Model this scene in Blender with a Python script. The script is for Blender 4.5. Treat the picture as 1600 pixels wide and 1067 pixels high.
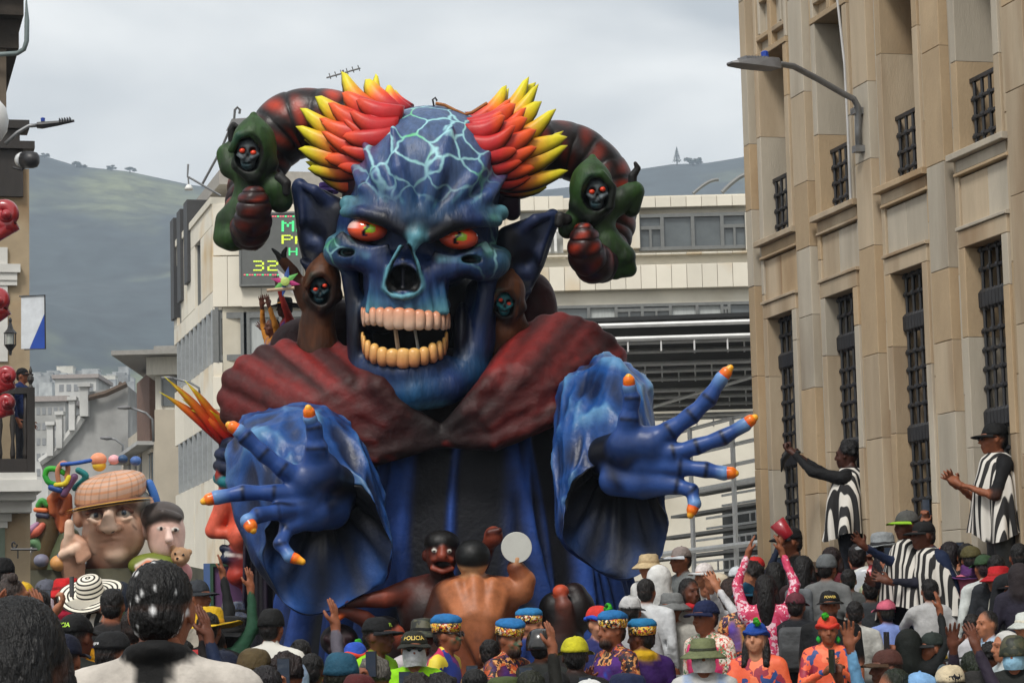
import os
for _k in ('OMP_NUM_THREADS', 'OPENBLAS_NUM_THREADS'): os.environ.setdefault(_k, '1')
import bpy, bmesh, math, random
import numpy as np
from mathutils import Matrix, Vector
sc = bpy.context.scene
for o in list(bpy.data.objects): bpy.data.objects.remove(o)
rnd = random.Random(7)
# ------------------------------------------------------------------ camera
FPX = 4000.0                                    # focal length in pixels of the 1600 px wide photograph
PITCH = math.atan(457 / 4000.0); ROLL = math.radians(-1.4); CAMH = 1.65
camd = bpy.data.cameras.new('camera'); cam = bpy.data.objects.new('camera', camd); sc.collection.objects.link(cam)
camd.sensor_width = 36.0; camd.lens = FPX / 1600 * 36; camd.clip_start = 0.1; camd.clip_end = 9000
cam.matrix_world = Matrix.Translation((0, 0, CAMH)) @ Matrix.Rotation(math.pi/2 + PITCH, 4, 'X') @ Matrix.Rotation(ROLL, 4, 'Z')
sc.camera = cam
# ------------------------------------------------------------------ sky, sun, exposure
SUN_EL, SUN_AZ = math.radians(52), math.radians(205)     # soft overcast sun, behind and left of the camera
wd = bpy.data.worlds.new('World'); sc.world = wd; wd.use_nodes = True
wn = wd.node_tree; wn.nodes.clear()
def wnode(t, **k):
    n = wn.nodes.new(t)
    for a, b in k.items(): setattr(n, a, b)
    return n
wo = wnode('ShaderNodeOutputWorld'); bg = wnode('ShaderNodeBackground'); sky = wnode('ShaderNodeTexSky')
sky.sky_type = 'NISHITA'; sky.sun_disc = False; sky.sun_elevation = SUN_EL; sky.sun_rotation = SUN_AZ
sky.air_density = 2.0; sky.dust_density = 4.0
skys = wnode('ShaderNodeVectorMath', operation='SCALE'); skys.inputs['Scale'].default_value = 0.10
wn.links.new(sky.outputs[0], skys.inputs[0])
tc = wnode('ShaderNodeTexCoord'); mp = wnode('ShaderNodeMapping'); mp.inputs['Scale'].default_value = (1.0, 1.0, 2.6)
mp.inputs['Location'].default_value = (0.35, 0.1, 0.22)
wn.links.new(tc.outputs['Generated'], mp.inputs[0])
cl = wnode('ShaderNodeTexNoise'); cl.inputs['Scale'].default_value = 4.2; cl.inputs['Detail'].default_value = 5; cl.inputs['Roughness'].default_value = 0.52
cl.inputs['Distortion'].default_value = 0.4
wn.links.new(mp.outputs[0], cl.inputs['Vector'])
cr = wnode('ShaderNodeValToRGB')
cr.color_ramp.elements[0].position = 0.38; cr.color_ramp.elements[0].color = (0.46, 0.475, 0.49, 1)
cr.color_ramp.elements[1].position = 0.66; cr.color_ramp.elements[1].color = (0.92, 0.91, 0.88, 1)
wn.links.new(cl.outputs['Fac'], cr.inputs[0])
mixw = wnode('ShaderNodeMix', data_type='RGBA'); mixw.inputs[0].default_value = 0.93
wn.links.new(skys.outputs[0], mixw.inputs[6]); wn.links.new(cr.outputs[0], mixw.inputs[7])
wn.links.new(mixw.outputs[2], bg.inputs[0]); bg.inputs[1].default_value = 0.86
wn.links.new(bg.outputs[0], wo.inputs[0])
sund = bpy.data.lights.new('sun', 'SUN'); sund.energy = 1.5; sund.angle = math.radians(14); sund.color = (1.0, 0.965, 0.91)
sun = bpy.data.objects.new('sun', sund); sc.collection.objects.link(sun)
sdir = Vector((math.sin(SUN_AZ)*math.cos(SUN_EL), math.cos(SUN_AZ)*math.cos(SUN_EL), math.sin(SUN_EL)))  # towards the sun
sun.rotation_euler = (-sdir).to_track_quat('-Z', 'Y').to_euler(); sun.location = (-10, -10, 40)
vs = sc.view_settings; vs.view_transform = 'Standard'; vs.look = 'None'; vs.gamma = 1.0; vs.use_curve_mapping = False; vs.exposure = 0.82
sc.render.engine = 'CYCLES'
sc.cycles.use_denoising = True; sc.cycles.max_bounces = 5; sc.cycles.diffuse_bounces = 3; sc.cycles.glossy_bounces = 2
sc.cycles.transmission_bounces = 3; sc.cycles.volume_bounces = 0; sc.cycles.transparent_max_bounces = 6
sc.cycles.caustics_reflective = False; sc.cycles.caustics_refractive = False
# ------------------------------------------------------------------ pixel <-> world helpers
CR = np.array(cam.matrix_world.to_3x3()); CC = np.array([0, 0, CAMH])
def ray(px, py): return CR @ np.array([(px-800)/FPX, -(py-533.5)/FPX, -1.0])
def P(px, py, Y):
    d = ray(px, py); return CC + d*(Y/d[1])
class Frame:
    """orthonormal frame of a sculpted piece: (px, py, w) in photo pixels about an anchor at depth Y, w towards the viewer"""
    def __init__(s, px, py, Y):
        s.p0 = P(px, py, Y); s.a = np.array([px, py, 0.0]); s.s = float(((s.p0-CC) @ (-CR[:, 2]))/FPX)
        s.M = np.stack([CR[:, 0], -CR[:, 1], CR[:, 2]])*s.s
    def w(s, pts): return s.p0 + (np.asarray(pts, float)-s.a) @ s.M
# ------------------------------------------------------------------ objects
COL = sc.collection
def tag(o, label=None, cat=None, group=None, kind=None):
    if label: o['label'] = label
    if cat: o['category'] = cat
    if group: o['group'] = group
    if kind: o['kind'] = kind
    return o
def root(name, loc, label=None, cat=None, group=None, kind=None):
    o = bpy.data.objects.new(name, None); COL.objects.link(o); o.location = [float(v) for v in loc]
    o.empty_display_size = 0.2
    return tag(o, label, cat, group, kind)
def top(o):
    while o.parent: o = o.parent
    return o
def wpos(o): return np.array(top(o).location) if top(o).type == 'EMPTY' else np.zeros(3)
def npmesh(name, V, Fc, col=None, mats=(), midx=None, smooth=True, parent=None):
    """V Nx3 world, Fc list of polygons or Nx4 / Nx3 int array"""
    V = np.asarray(V, np.float32)
    off = wpos(parent) if parent is not None else np.zeros(3)
    V = (V-off).astype(np.float32)
    me = bpy.data.meshes.new(name)
    if isinstance(Fc, np.ndarray):
        n, k = Fc.shape; lv = Fc.astype(np.int32).ravel(); ls = (np.arange(n)*k).astype(np.int32); nf = n
    else:
        cnt = np.array([len(f) for f in Fc], np.int32); ls = np.concatenate([[0], np.cumsum(cnt)[:-1]]).astype(np.int32)
        lv = np.concatenate([np.asarray(f, np.int32) for f in Fc]).astype(np.int32); nf = len(Fc)
    me.vertices.add(len(V)); me.vertices.foreach_set('co', V.ravel())
    me.loops.add(len(lv)); me.loops.foreach_set('vertex_index', lv)
    me.polygons.add(nf); me.polygons.foreach_set('loop_start', ls)
    if midx is not None: me.polygons.foreach_set('material_index', np.asarray(midx, np.int32))
    me.polygons.foreach_set('use_smooth', np.full(nf, bool(smooth)))
    if col is not None:
        col = np.asarray(col, np.float32)
        if col.shape[1] == 3: col = np.concatenate([col, np.ones((len(col), 1), np.float32)], 1)
        at = me.color_attributes.new('Col', 'FLOAT_COLOR', 'POINT'); at.data.foreach_set('color', col.ravel().astype(np.float32))
    me.update(calc_edges=True); me.validate()
    for m in (mats if isinstance(mats, (list, tuple)) else [mats]): me.materials.append(m)
    o = bpy.data.objects.new(name, me); COL.objects.link(o)
    if parent is not None: o.parent = parent
    return o
def share(name, mesh, loc, rot=None, scale=(1, 1, 1), parent=None):
    """an object sharing mesh data, placed in world coordinates"""
    o = bpy.data.objects.new(name, mesh); COL.objects.link(o)
    off = wpos(parent) if parent is not None else np.zeros(3)
    M = Matrix.Translation(Vector([float(a) for a in (np.asarray(loc)-off)]))
    if rot is not None: M = M @ rot.to_4x4()
    o.matrix_basis = M @ Matrix.Diagonal((*[float(a) for a in scale], 1))
    if parent is not None: o.parent = parent
    return o
# ------------------------------------------------------------------ materials
def srgb(r, g, b):
    def f(c):
        c = c/255.0
        return c/12.92 if c <= .04045 else ((c+.055)/1.055)**2.4
    return (f(r), f(g), f(b))
def c3(t): return np.array(srgb(*t))
_mc = {}
def mat(name, col=(.5, .5, .5), rough=.6, var=.12, scale=6.0, bump=.1, bscale=None, attr=False, metal=0.0, objrand=0.0, spec=.5,
        emit=None, stain=None, coat=0.0, stretch=(1, 1, 1), detail=5, gam=1.0):
    if name in _mc: return _mc[name]
    m = bpy.data.materials.new(name); m.use_nodes = True; nt = m.node_tree; L = nt.links
    b = nt.nodes['Principled BSDF']; b.inputs['Roughness'].default_value = rough; b.inputs['Metallic'].default_value = metal
    b.inputs['Specular IOR Level'].default_value = spec
    if coat: b.inputs['Coat Weight'].default_value = coat; b.inputs['Coat Roughness'].default_value = .15
    tcn = nt.nodes.new('ShaderNodeTexCoord'); mpn = nt.nodes.new('ShaderNodeMapping'); mpn.inputs['Scale'].default_value = stretch
    L.new(tcn.outputs['Object'], mpn.inputs[0])
    nz = nt.nodes.new('ShaderNodeTexNoise'); nz.inputs['Scale'].default_value = scale; nz.inputs['Detail'].default_value = detail
    nz.inputs['Roughness'].default_value = .6
    L.new(mpn.outputs[0], nz.inputs['Vector'])
    if attr:
        a = nt.nodes.new('ShaderNodeAttribute'); a.attribute_name = 'Col'; csrc = a.outputs['Color']
        if gam != 1:
            gn = nt.nodes.new('ShaderNodeGamma'); gn.inputs[1].default_value = gam; L.new(csrc, gn.inputs[0]); csrc = gn.outputs[0]
    else:
        a = nt.nodes.new('ShaderNodeRGB'); a.outputs[0].default_value = (*col, 1); csrc = a.outputs[0]
    mr = nt.nodes.new('ShaderNodeMapRange'); mr.inputs[1].default_value = .3; mr.inputs[2].default_value = .7
    mr.inputs[3].default_value = 1-var; mr.inputs[4].default_value = 1+var
    L.new(nz.outputs['Fac'], mr.inputs[0]); fac = mr.outputs[0]
    if objrand:
        oi = nt.nodes.new('ShaderNodeObjectInfo'); m2 = nt.nodes.new('ShaderNodeMapRange')
        m2.inputs[3].default_value = 1-objrand; m2.inputs[4].default_value = 1+objrand*.7
        L.new(oi.outputs['Random'], m2.inputs[0])
        mm = nt.nodes.new('ShaderNodeMath'); mm.operation = 'MULTIPLY'; L.new(fac, mm.inputs[0]); L.new(m2.outputs[0], mm.inputs[1]); fac = mm.outputs[0]
    if stain:      # second colour in large soft patches (weathering), per object offset
        n2 = nt.nodes.new('ShaderNodeTexNoise'); n2.inputs['Scale'].default_value = stain[1]; n2.inputs['Detail'].default_value = 6
        n2.noise_dimensions = '4D'
        oi2 = nt.nodes.new('ShaderNodeObjectInfo'); mw = nt.nodes.new('ShaderNodeMath'); mw.operation = 'MULTIPLY'; mw.inputs[1].default_value = 37.0
        L.new(oi2.outputs['Random'], mw.inputs[0]); L.new(mw.outputs[0], n2.inputs['W'])
        L.new(mpn.outputs[0], n2.inputs['Vector'])
        r2 = nt.nodes.new('ShaderNodeMapRange'); r2.inputs[1].default_value = stain[2]; r2.inputs[2].default_value = stain[3]
        L.new(n2.outputs['Fac'], r2.inputs[0])
        mx = nt.nodes.new('ShaderNodeMix'); mx.data_type = 'RGBA'; mx.inputs[7].default_value = (*stain[0], 1)
        L.new(r2.outputs[0], mx.inputs[0]); L.new(csrc, mx.inputs[6]); csrc = mx.outputs[2]
    sv = nt.nodes.new('ShaderNodeVectorMath'); sv.operation = 'SCALE'; L.new(csrc, sv.inputs[0]); L.new(fac, sv.inputs['Scale'])
    L.new(sv.outputs[0], b.inputs['Base Color'])
    if bump:
        nb = nt.nodes.new('ShaderNodeTexNoise'); nb.inputs['Scale'].default_value = bscale or scale*4; nb.inputs['Detail'].default_value = 4
        L.new(mpn.outputs[0], nb.inputs['Vector'])
        bp = nt.nodes.new('ShaderNodeBump'); bp.inputs['Strength'].default_value = bump; bp.inputs['Distance'].default_value = .02
        L.new(nb.outputs['Fac'], bp.inputs['Height']); L.new(bp.outputs[0], b.inputs['Normal'])
    if emit:
        b.inputs['Emission Color'].default_value = (*emit[0], 1); b.inputs['Emission Strength'].default_value = emit[1]
    _mc[name] = m
    return m
def glassmat(name, col, rough=.08):
    return mat(name, col, rough=rough, var=.25, scale=1.2, bump=.02, spec=.8)
# ------------------------------------------------------------------ boxes, tubes, lathes
CUBE_F = np.array([[0, 3, 2, 1], [4, 5, 6, 7], [0, 1, 5, 4], [1, 2, 6, 5], [2, 3, 7, 6], [3, 0, 4, 7]])
def cat_meshes(parts):
    Vs, Fs, n = [], [], 0
    for V, Fc in parts:
        Vs.append(np.asarray(V, float)); Fs += [[int(i)+n for i in f] for f in Fc]; n += len(V)
    return np.concatenate(Vs), Fs
def boxpart(o, ex, ey, ez, x, y, z):
    V = [np.asarray(o)+a*ex+b*ey+c*ez for c in z for a, b in ((x[0], y[0]), (x[1], y[0]), (x[1], y[1]), (x[0], y[1]))]
    return np.array(V), CUBE_F
def bevel_box(o, ex, ey, ez, x, y, z, bv):
    """box whose front (y[1]) edges are chamfered: 12 vertices, 10 faces"""
    x0, x1 = x; y0, y1 = y; z0, z1 = z
    R = [(x0, y0, z0), (x1, y0, z0), (x1, y0, z1), (x0, y0, z1), (x0, y1-bv, z0), (x1, y1-bv, z0), (x1, y1-bv, z1), (x0, y1-bv, z1),
         (x0+bv, y1, z0+bv), (x1-bv, y1, z0+bv), (x1-bv, y1, z1-bv), (x0+bv, y1, z1-bv)]
    V = np.array([np.asarray(o)+a*ex+b*ey+c*ez for a, b, c in R])
    Fc = [[3, 2, 1, 0], [8, 9, 10, 11]]
    for a in range(4):
        b = (a+1) % 4; Fc += [[a, b, 4+b, 4+a], [4+a, 4+b, 8+b, 8+a]]
    return V, Fc
def tube(path, rad, n=8, cap=True, flat=None):
    path = np.asarray(path, float); m = len(path); rad = np.broadcast_to(np.asarray(rad, float), (m,))
    T = np.gradient(path, axis=0); T /= np.linalg.norm(T, axis=1)[:, None]+1e-12
    up = np.array([0, 0, 1.0]) if abs(T[0][2]) < .9 else np.array([1.0, 0, 0])
    N = np.cross(T[0], up); N /= np.linalg.norm(N); V = []
    for i in range(m):
        N = N-T[i]*(N@T[i]); N /= np.linalg.norm(N)+1e-12; B = np.cross(T[i], N)
        for k in range(n):
            a = 2*math.pi*k/n; V.append(path[i]+rad[i]*(math.cos(a)*N+math.sin(a)*B*(flat if flat else 1)))
    Fc = [[i*n+k, i*n+(k+1) % n, (i+1)*n+(k+1) % n, (i+1)*n+k] for i in range(m-1) for k in range(n)]
    if cap: Fc += [list(range(n))[::-1], [(m-1)*n+k for k in range(n)]]
    return np.array(V), Fc
def lathe(o, prof, n=16, ex=(1, 0, 0), ey=(0, 1, 0), ez=(0, 0, 1), sx=1, sy=1):
    ex, ey, ez = map(np.asarray, (ex, ey, ez)); V = []
    for r, h in prof:
        for k in range(n):
            a = 2*math.pi*k/n; V.append(np.asarray(o)+r*math.cos(a)*sx*ex+r*math.sin(a)*sy*ey+h*ez)
    m = len(prof)
    Fc = [[i*n+k, i*n+(k+1) % n, (i+1)*n+(k+1) % n, (i+1)*n+k] for i in range(m-1) for k in range(n)]
    Fc += [list(range(n))[::-1], [(m-1)*n+k for k in range(n)]]
    return np.array(V), Fc
class Face:
    """a vertical facade plane: t along D, z up, o outwards along N"""
    def __init__(s, O, D, N):
        s.O = np.array([*O[:2], 0.0]); s.D = np.array([*D, 0.0]); s.N = np.array([*N, 0.0]); s.Z = np.array([0, 0, 1.0])
        s.D /= np.linalg.norm(s.D); s.N /= np.linalg.norm(s.N)
    def hit(s, px, py, o=0.0):
        d = ray(px, py); q = s.O+o*s.N; k = (s.N@(q-CC))/(s.N@d); p = CC+d*k
        return float((p-s.O)@s.D), float(p[2])
    def p(s, t, z, o=0.0): return s.O+t*s.D+o*s.N+z*s.Z
    def box(s, t, z, o): return boxpart(s.O, s.D, s.N, s.Z, t, o, z)
    def bbox(s, t, z, o, bv=.01): return bevel_box(s.O, s.D, s.N, s.Z, t, o, z, bv)
    def rect(s, x0, y0, x1, y1, o=0.0):
        a = s.hit(x0, y1, o); b = s.hit(x1, y0, o); return (min(a[0], b[0]), max(a[0], b[0])), (min(a[1], b[1]), max(a[1], b[1]))
def put(name, parts, m, parent=None, smooth=False):
    V, Fc = cat_meshes(parts); return npmesh(name, V, Fc, mats=[m], smooth=smooth, parent=parent)
def single(name, V, label, cat, group=None): pass
# ------------------------------------------------------------------ signed-distance sculpting kit
class Sculpt:
    def __init__(s): s.ops = []; s.lo = np.full(3, 1e9); s.hi = -s.lo
    def _bb(s, c, r):
        c = np.asarray(c, float); s.lo = np.minimum(s.lo, c-r); s.hi = np.maximum(s.hi, c+r)
    def e(s, c, r, col, k=.0, rot=None, lab=0, sub=False):
        r = np.broadcast_to(np.asarray(r, float), (3,)).copy()
        Rm = np.eye(3) if rot is None else np.array(Matrix.Rotation(math.radians(rot[0]), 3, rot[1]))
        if not sub: s._bb(c, r.max())
        s.ops.append(('e', np.asarray(c, float), r, Rm, k, np.asarray(col, float), lab, sub)); return s
    def c(s, pts, rad, col, k=.0, lab=0, sub=False, cols=None):
        pts = np.asarray(pts, float); rad = np.broadcast_to(np.asarray(rad, float), (len(pts),)).copy()
        if not sub:
            for q, r in zip(pts, rad): s._bb(q, r)
        s.ops.append(('c', pts, rad, cols if cols is None else np.asarray(cols, float), k, np.asarray(col, float), lab, sub)); return s
    def b(s, c, h, r, col, k=.0, lab=0, rot=None, sub=False):
        h = np.asarray(h, float); Rm = np.eye(3) if rot is None else np.array(Matrix.Rotation(math.radians(rot[0]), 3, rot[1]))
        if not sub: s._bb(c, np.linalg.norm(h) if rot is not None else h)
        s.ops.append(('b', np.asarray(c, float), h, Rm, k, np.asarray(col, float), lab, sub, r)); return s
    def paint(s, c, r, col, soft=.5, a=1.0, rot=None):
        Rm = np.eye(3) if rot is None else np.array(Matrix.Rotation(math.radians(rot[0]), 3, rot[1]))
        s.ops.append(('p', np.asarray(c, float), np.broadcast_to(np.asarray(r, float), (3,)), Rm, soft, np.asarray(col, float), a)); return s
    def line(s, pts, r, col, soft=.6, a=1.0):
        s.ops.append(('l', np.asarray(pts, float), float(r), None, soft, np.asarray(col, float), a)); return s
    @staticmethod
    def _chain(p, pts, rad):
        A = pts[:-1]; B = pts[1:]-A; bb = np.maximum((B*B).sum(1), 1e-12); q = p-pts[0]; A0 = A-pts[0]
        qb = q@B.T-(A0*B).sum(1); h = np.clip(qb/bb, 0, 1)
        d2 = (q*q).sum(1)[:, None]-2*(q@A0.T)+(A0*A0).sum(1)-2*h*qb+h*h*bb
        d = np.sqrt(np.maximum(d2, 0))-(rad[:-1]+np.diff(rad)*h)
        if d.shape[1] == 1: return d[:, 0], h[:, 0]
        i = d.argmin(1); r = np.arange(len(p)); return d[r, i], h[r, i]+i
    def _dist(s, op, p):
        t = op[0]
        if t == 'e':
            q = (p-op[1])@op[3]; q1 = q/op[2]; k0 = np.sqrt((q1*q1).sum(1)); q1 /= op[2]; k1 = np.sqrt((q1*q1).sum(1))
            return np.where(k0 < 1e-6, -op[2].min(), k0*(k0-1)/np.maximum(k1, 1e-9)), None
        if t == 'c': return s._chain(p, op[1], op[2])
        if t == 'b':
            q = np.abs((p-op[1])@op[3])-(op[2]-op[8])
            return np.linalg.norm(np.maximum(q, 0), axis=1)+np.minimum(q.max(1), 0)-op[8], None
        if t == 'p':
            q = ((p-op[1])@op[3])/op[2]; return np.sqrt((q*q).sum(1)), None
        return s._chain(p, op[1], np.zeros(len(op[1])))[0]/op[2], None
    def _ev(s, p, ops, full=False):
        D = np.full(len(p), 1e3); first = True
        if full: C = np.zeros((len(p), 3)); LB = np.zeros(len(p), int)
        for op in ops:
            t = op[0]
            if t in 'pl':
                if full:
                    w = np.clip((1-s._dist(op, p)[0])/max(op[4], 1e-6), 0, 1)*op[6]; C = C*(1-w[:, None])+op[5]*w[:, None]
                continue
            oc = op[5]; d, tt = s._dist(op, p)
            if t == 'c' and full and op[3] is not None:
                i = np.clip(tt.astype(int), 0, len(op[1])-2); fr = (tt-i)[:, None]; oc = op[3][i]*(1-fr)+op[3][i+1]*fr
            k = op[4]
            if op[7]:      # subtract
                if k > 0:
                    h = np.clip(.5-.5*(D+d)/k, 0, 1); D = D*(1-h)-d*h+k*h*(1-h)
                else:
                    h = (-d > D).astype(float); D = np.maximum(D, -d)
            else:
                if k > 0 and not first:
                    h = np.clip(.5+.5*(D-d)/k, 0, 1); D = D*(1-h)+d*h-k*h*(1-h)
                else:
                    h = (d < D).astype(float); D = np.minimum(D, d)
            first = False
            if full:
                C = C*(1-h[:, None])+oc*h[:, None]; LB = np.where(h > .5, op[6], LB)
        return (D, C, LB) if full else D
    def ev(s, p, full=False, bs=None):
        """evaluate block by block, each block with only the shapes that can reach it"""
        if bs is None or len(p) < 6000: return s._ev(p, s.ops, full)
        key = np.floor(p/bs).astype(np.int64); key -= key.min(0); n = key.max(0)+1
        lin = (key[:, 0]*n[1]+key[:, 1])*n[2]+key[:, 2]; order = np.argsort(lin, kind='stable'); cut = np.flatnonzero(np.diff(lin[order]))+1
        groups = np.split(order, cut); lo = np.array([p[g].min(0) for g in groups]); hi = np.array([p[g].max(0) for g in groups])
        cen = (lo+hi)/2; Rb = np.linalg.norm(hi-lo, axis=1)/2*1.25+1e-6; Dc = s._ev(cen, s.ops); use = []
        for op in s.ops:
            d = s._dist(op, cen)[0]
            if op[0] == 'p': use.append(d-Rb/op[2].min() < 1)
            elif op[0] == 'l': use.append(d-Rb/op[2] < 1)
            elif op[7]: use.append(-d+Rb+op[4] > Dc-Rb)
            else: use.append(d-Rb < np.maximum(Dc, 0)+Rb+op[4])
        use = np.array(use)
        D = np.empty(len(p)); C = np.zeros((len(p), 3)); LB = np.zeros(len(p), int)
        for gi, g in enumerate(groups):
            ops = [o for o, u in zip(s.ops, use[:, gi]) if u]
            r = s._ev(p[g], ops, full)
            if full: D[g], C[g], LB[g] = r
            else: D[g] = r
        return (D, C, LB) if full else D
    def build(s, h, grids=None, pad=2):
        if grids is None:
            hh = np.broadcast_to(np.asarray(h, float), (3,))
            grids = [np.arange(s.lo[i]-pad*hh[i], s.hi[i]+(pad+1)*hh[i], hh[i]) for i in range(3)]
        n = [len(g) for g in grids]; c = 4
        ci = [np.unique(np.r_[np.arange(0, m, c), m-1]) for m in n]
        G = np.stack(np.meshgrid(*[grids[i][ci[i]] for i in range(3)], indexing='ij'), -1)
        Dc = s.ev(G.reshape(-1, 3)).reshape(G.shape[:3])
        diag = math.sqrt(sum((np.diff(grids[i][ci[i]]).max())**2 for i in range(3)))
        sh = [len(q)-1 for q in ci]
        mn = np.full(sh, 1e9)
        for a in (0, 1):
            for b in (0, 1):
                for e in (0, 1):
                    mn = np.minimum(mn, np.abs(Dc[a:a+sh[0], b:b+sh[1], e:e+sh[2]]))
        act = mn < diag*.72
        D = np.where(Dc < 0, -1.0, 1.0)
        cell = [np.clip(np.searchsorted(ci[i], np.arange(n[i]), 'right')-1, 0, sh[i]) for i in range(3)]
        Df = D[np.ix_(cell[0], cell[1], cell[2])]
        mask = np.zeros(n, bool)
        lo = [np.minimum(q, sh[i]-1) for i, q in enumerate(cell)]
        hi = [np.where((np.isin(np.arange(n[i]), ci[i])) & (lo[i] > 0) & (np.arange(n[i]) < n[i]-1), lo[i]-1, lo[i]) for i in range(3)]
        for A in (lo[0], hi[0]):
            for B in (lo[1], hi[1]):
                for E in (lo[2], hi[2]): mask |= act[np.ix_(A, B, E)]
        I = np.argwhere(mask); pts = np.stack([grids[i][I[:, i]] for i in range(3)], 1)
        bs = max(float(np.diff(g).min()) for g in grids)*15; val = s.ev(pts, False, bs)
        Df[mask] = val
        # surface nets
        ins = Df < 0; N = [m-1 for m in n]
        cnt = np.zeros(N, np.int8)
        for a in (0, 1):
            for b in (0, 1):
                for e in (0, 1): cnt += ins[a:a+N[0], b:b+N[1], e:e+N[2]]
        A = np.argwhere((cnt > 0) & (cnt < 8)); idx = np.full(N, -1, np.int64); idx[A[:, 0], A[:, 1], A[:, 2]] = np.arange(len(A))
        acc = np.zeros((len(A), 3)); num = np.zeros(len(A))
        cor = [(a, b, e) for a in (0, 1) for b in (0, 1) for e in (0, 1)]
        cv = {q: Df[A[:, 0]+q[0], A[:, 1]+q[1], A[:, 2]+q[2]] for q in cor}
        for q in cor:
            for ax in range(3):
                if q[ax]: continue
                r = list(q); r[ax] = 1; r = tuple(r); d0, d1 = cv[q], cv[r]; x = (d0 < 0) != (d1 < 0)
                f = np.where(x, d0/np.where(x, d0-d1, 1), 0); pos = np.tile(np.array(q, float), (len(A), 1)); pos[:, ax] = f
                acc += pos*x[:, None]; num += x
        fr = acc/num[:, None]
        V = np.stack([grids[i][A[:, i]]+fr[:, i]*(grids[i][A[:, i]+1]-grids[i][A[:, i]]) for i in range(3)], 1)
        Fs = []
        for ax in range(3):
            u, v = (ax+1) % 3, (ax+2) % 3
            s0 = [slice(None)]*3; s1 = [slice(None)]*3; s0[ax] = slice(0, -1); s1[ax] = slice(1, None)
            x0 = ins[tuple(s0)]; x1 = ins[tuple(s1)]; E_ = np.argwhere(x0 != x1)
            ok = (E_[:, u] > 0) & (E_[:, v] > 0) & (E_[:, u] < N[u]) & (E_[:, v] < N[v]); E_ = E_[ok]
            flip = x0[E_[:, 0], E_[:, 1], E_[:, 2]]
            def cell_(du, dv):
                q = E_.copy(); q[:, u] += du; q[:, v] += dv; return idx[q[:, 0], q[:, 1], q[:, 2]]
            Q = np.stack([cell_(-1, -1), cell_(0, -1), cell_(0, 0), cell_(-1, 0)], 1)
            Q[~flip] = Q[~flip][:, ::-1]
            Fs.append(Q)
        Fq = np.concatenate(Fs); Fq = Fq[(Fq >= 0).all(1)]
        _, Cc, LB = s.ev(V, True, bs)
        return V, Fq, Cc, LB
    def obj(s, name, h, m, parent, frame=None, fn=None, grids=None):
        V, Fq, Cc, LB = s.build(h, grids)
        W = frame.w(V) if frame is not None else V
        if frame is not None: Fq = Fq[:, ::-1]      # the photo frame (x right, y down, w out) is right-handed the other way round
        if fn: W = fn(W)
        ms = m if isinstance(m, (list, tuple)) else [m]
        midx = np.clip(LB[Fq[:, 0]], 0, len(ms)-1) if len(ms) > 1 else None
        return npmesh(name, W, Fq, Cc, ms, midx, True, parent)
# ================================================================== THE SETTING
M_asph = mat('asphalt', (.05, .05, .052), .9, .25, 3, .3, 60)
M_pave = mat('paving_slab', (.26, .25, .23), .85, .15, 2, .2, 40, objrand=.12)
M_kerb = mat('kerb_stone', (.33, .32, .30), .8, .15, 4, .2)
g = npmesh('ground', [(-3000, -200, 0), (3000, -200, 0), (3000, 5000, 0), (-3000, 5000, 0)], [[0, 1, 2, 3]], mats=[mat('earth', (.10, .095, .08), .95, .3, .02, 0)], smooth=False)
tag(g, kind='structure')
SD = np.array([-.252, .968, 0]); SD /= np.linalg.norm(SD); SN = np.array([SD[1], -SD[0], 0])   # street direction, to its right
def strip(name, r0, r1, y0, y1, z0, z1, m):
    """prism running along the street, r = metres right of the camera line"""
    V, Fc = boxpart((0, 0, 0), SN, SD, np.array([0, 0, 1.0]), (r0, r1), (y0, y1), (z0, z1))
    return tag(npmesh(name, V, Fc, mats=[m], smooth=False), kind='structure')
RF = float(np.array([3.93, 20.7, 0])@SN)        # right facade line, metres right of the camera
strip('road', -4.2, RF-3.0, -12, 260, -.3, .004, M_asph)
strip('pavement_right', RF-2.88, RF+.6, -12, 260, -.3, .13, M_pave)
strip('kerb_right', RF-3.0, RF-2.882, -12, 260, -.3, .14, M_kerb)
strip('pavement_left', -7.5, -4.32, -12, 260, -.3, .13, M_pave)
strip('kerb_left', -4.318, -4.2, -12, 260, -.3, .14, M_kerb)
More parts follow.
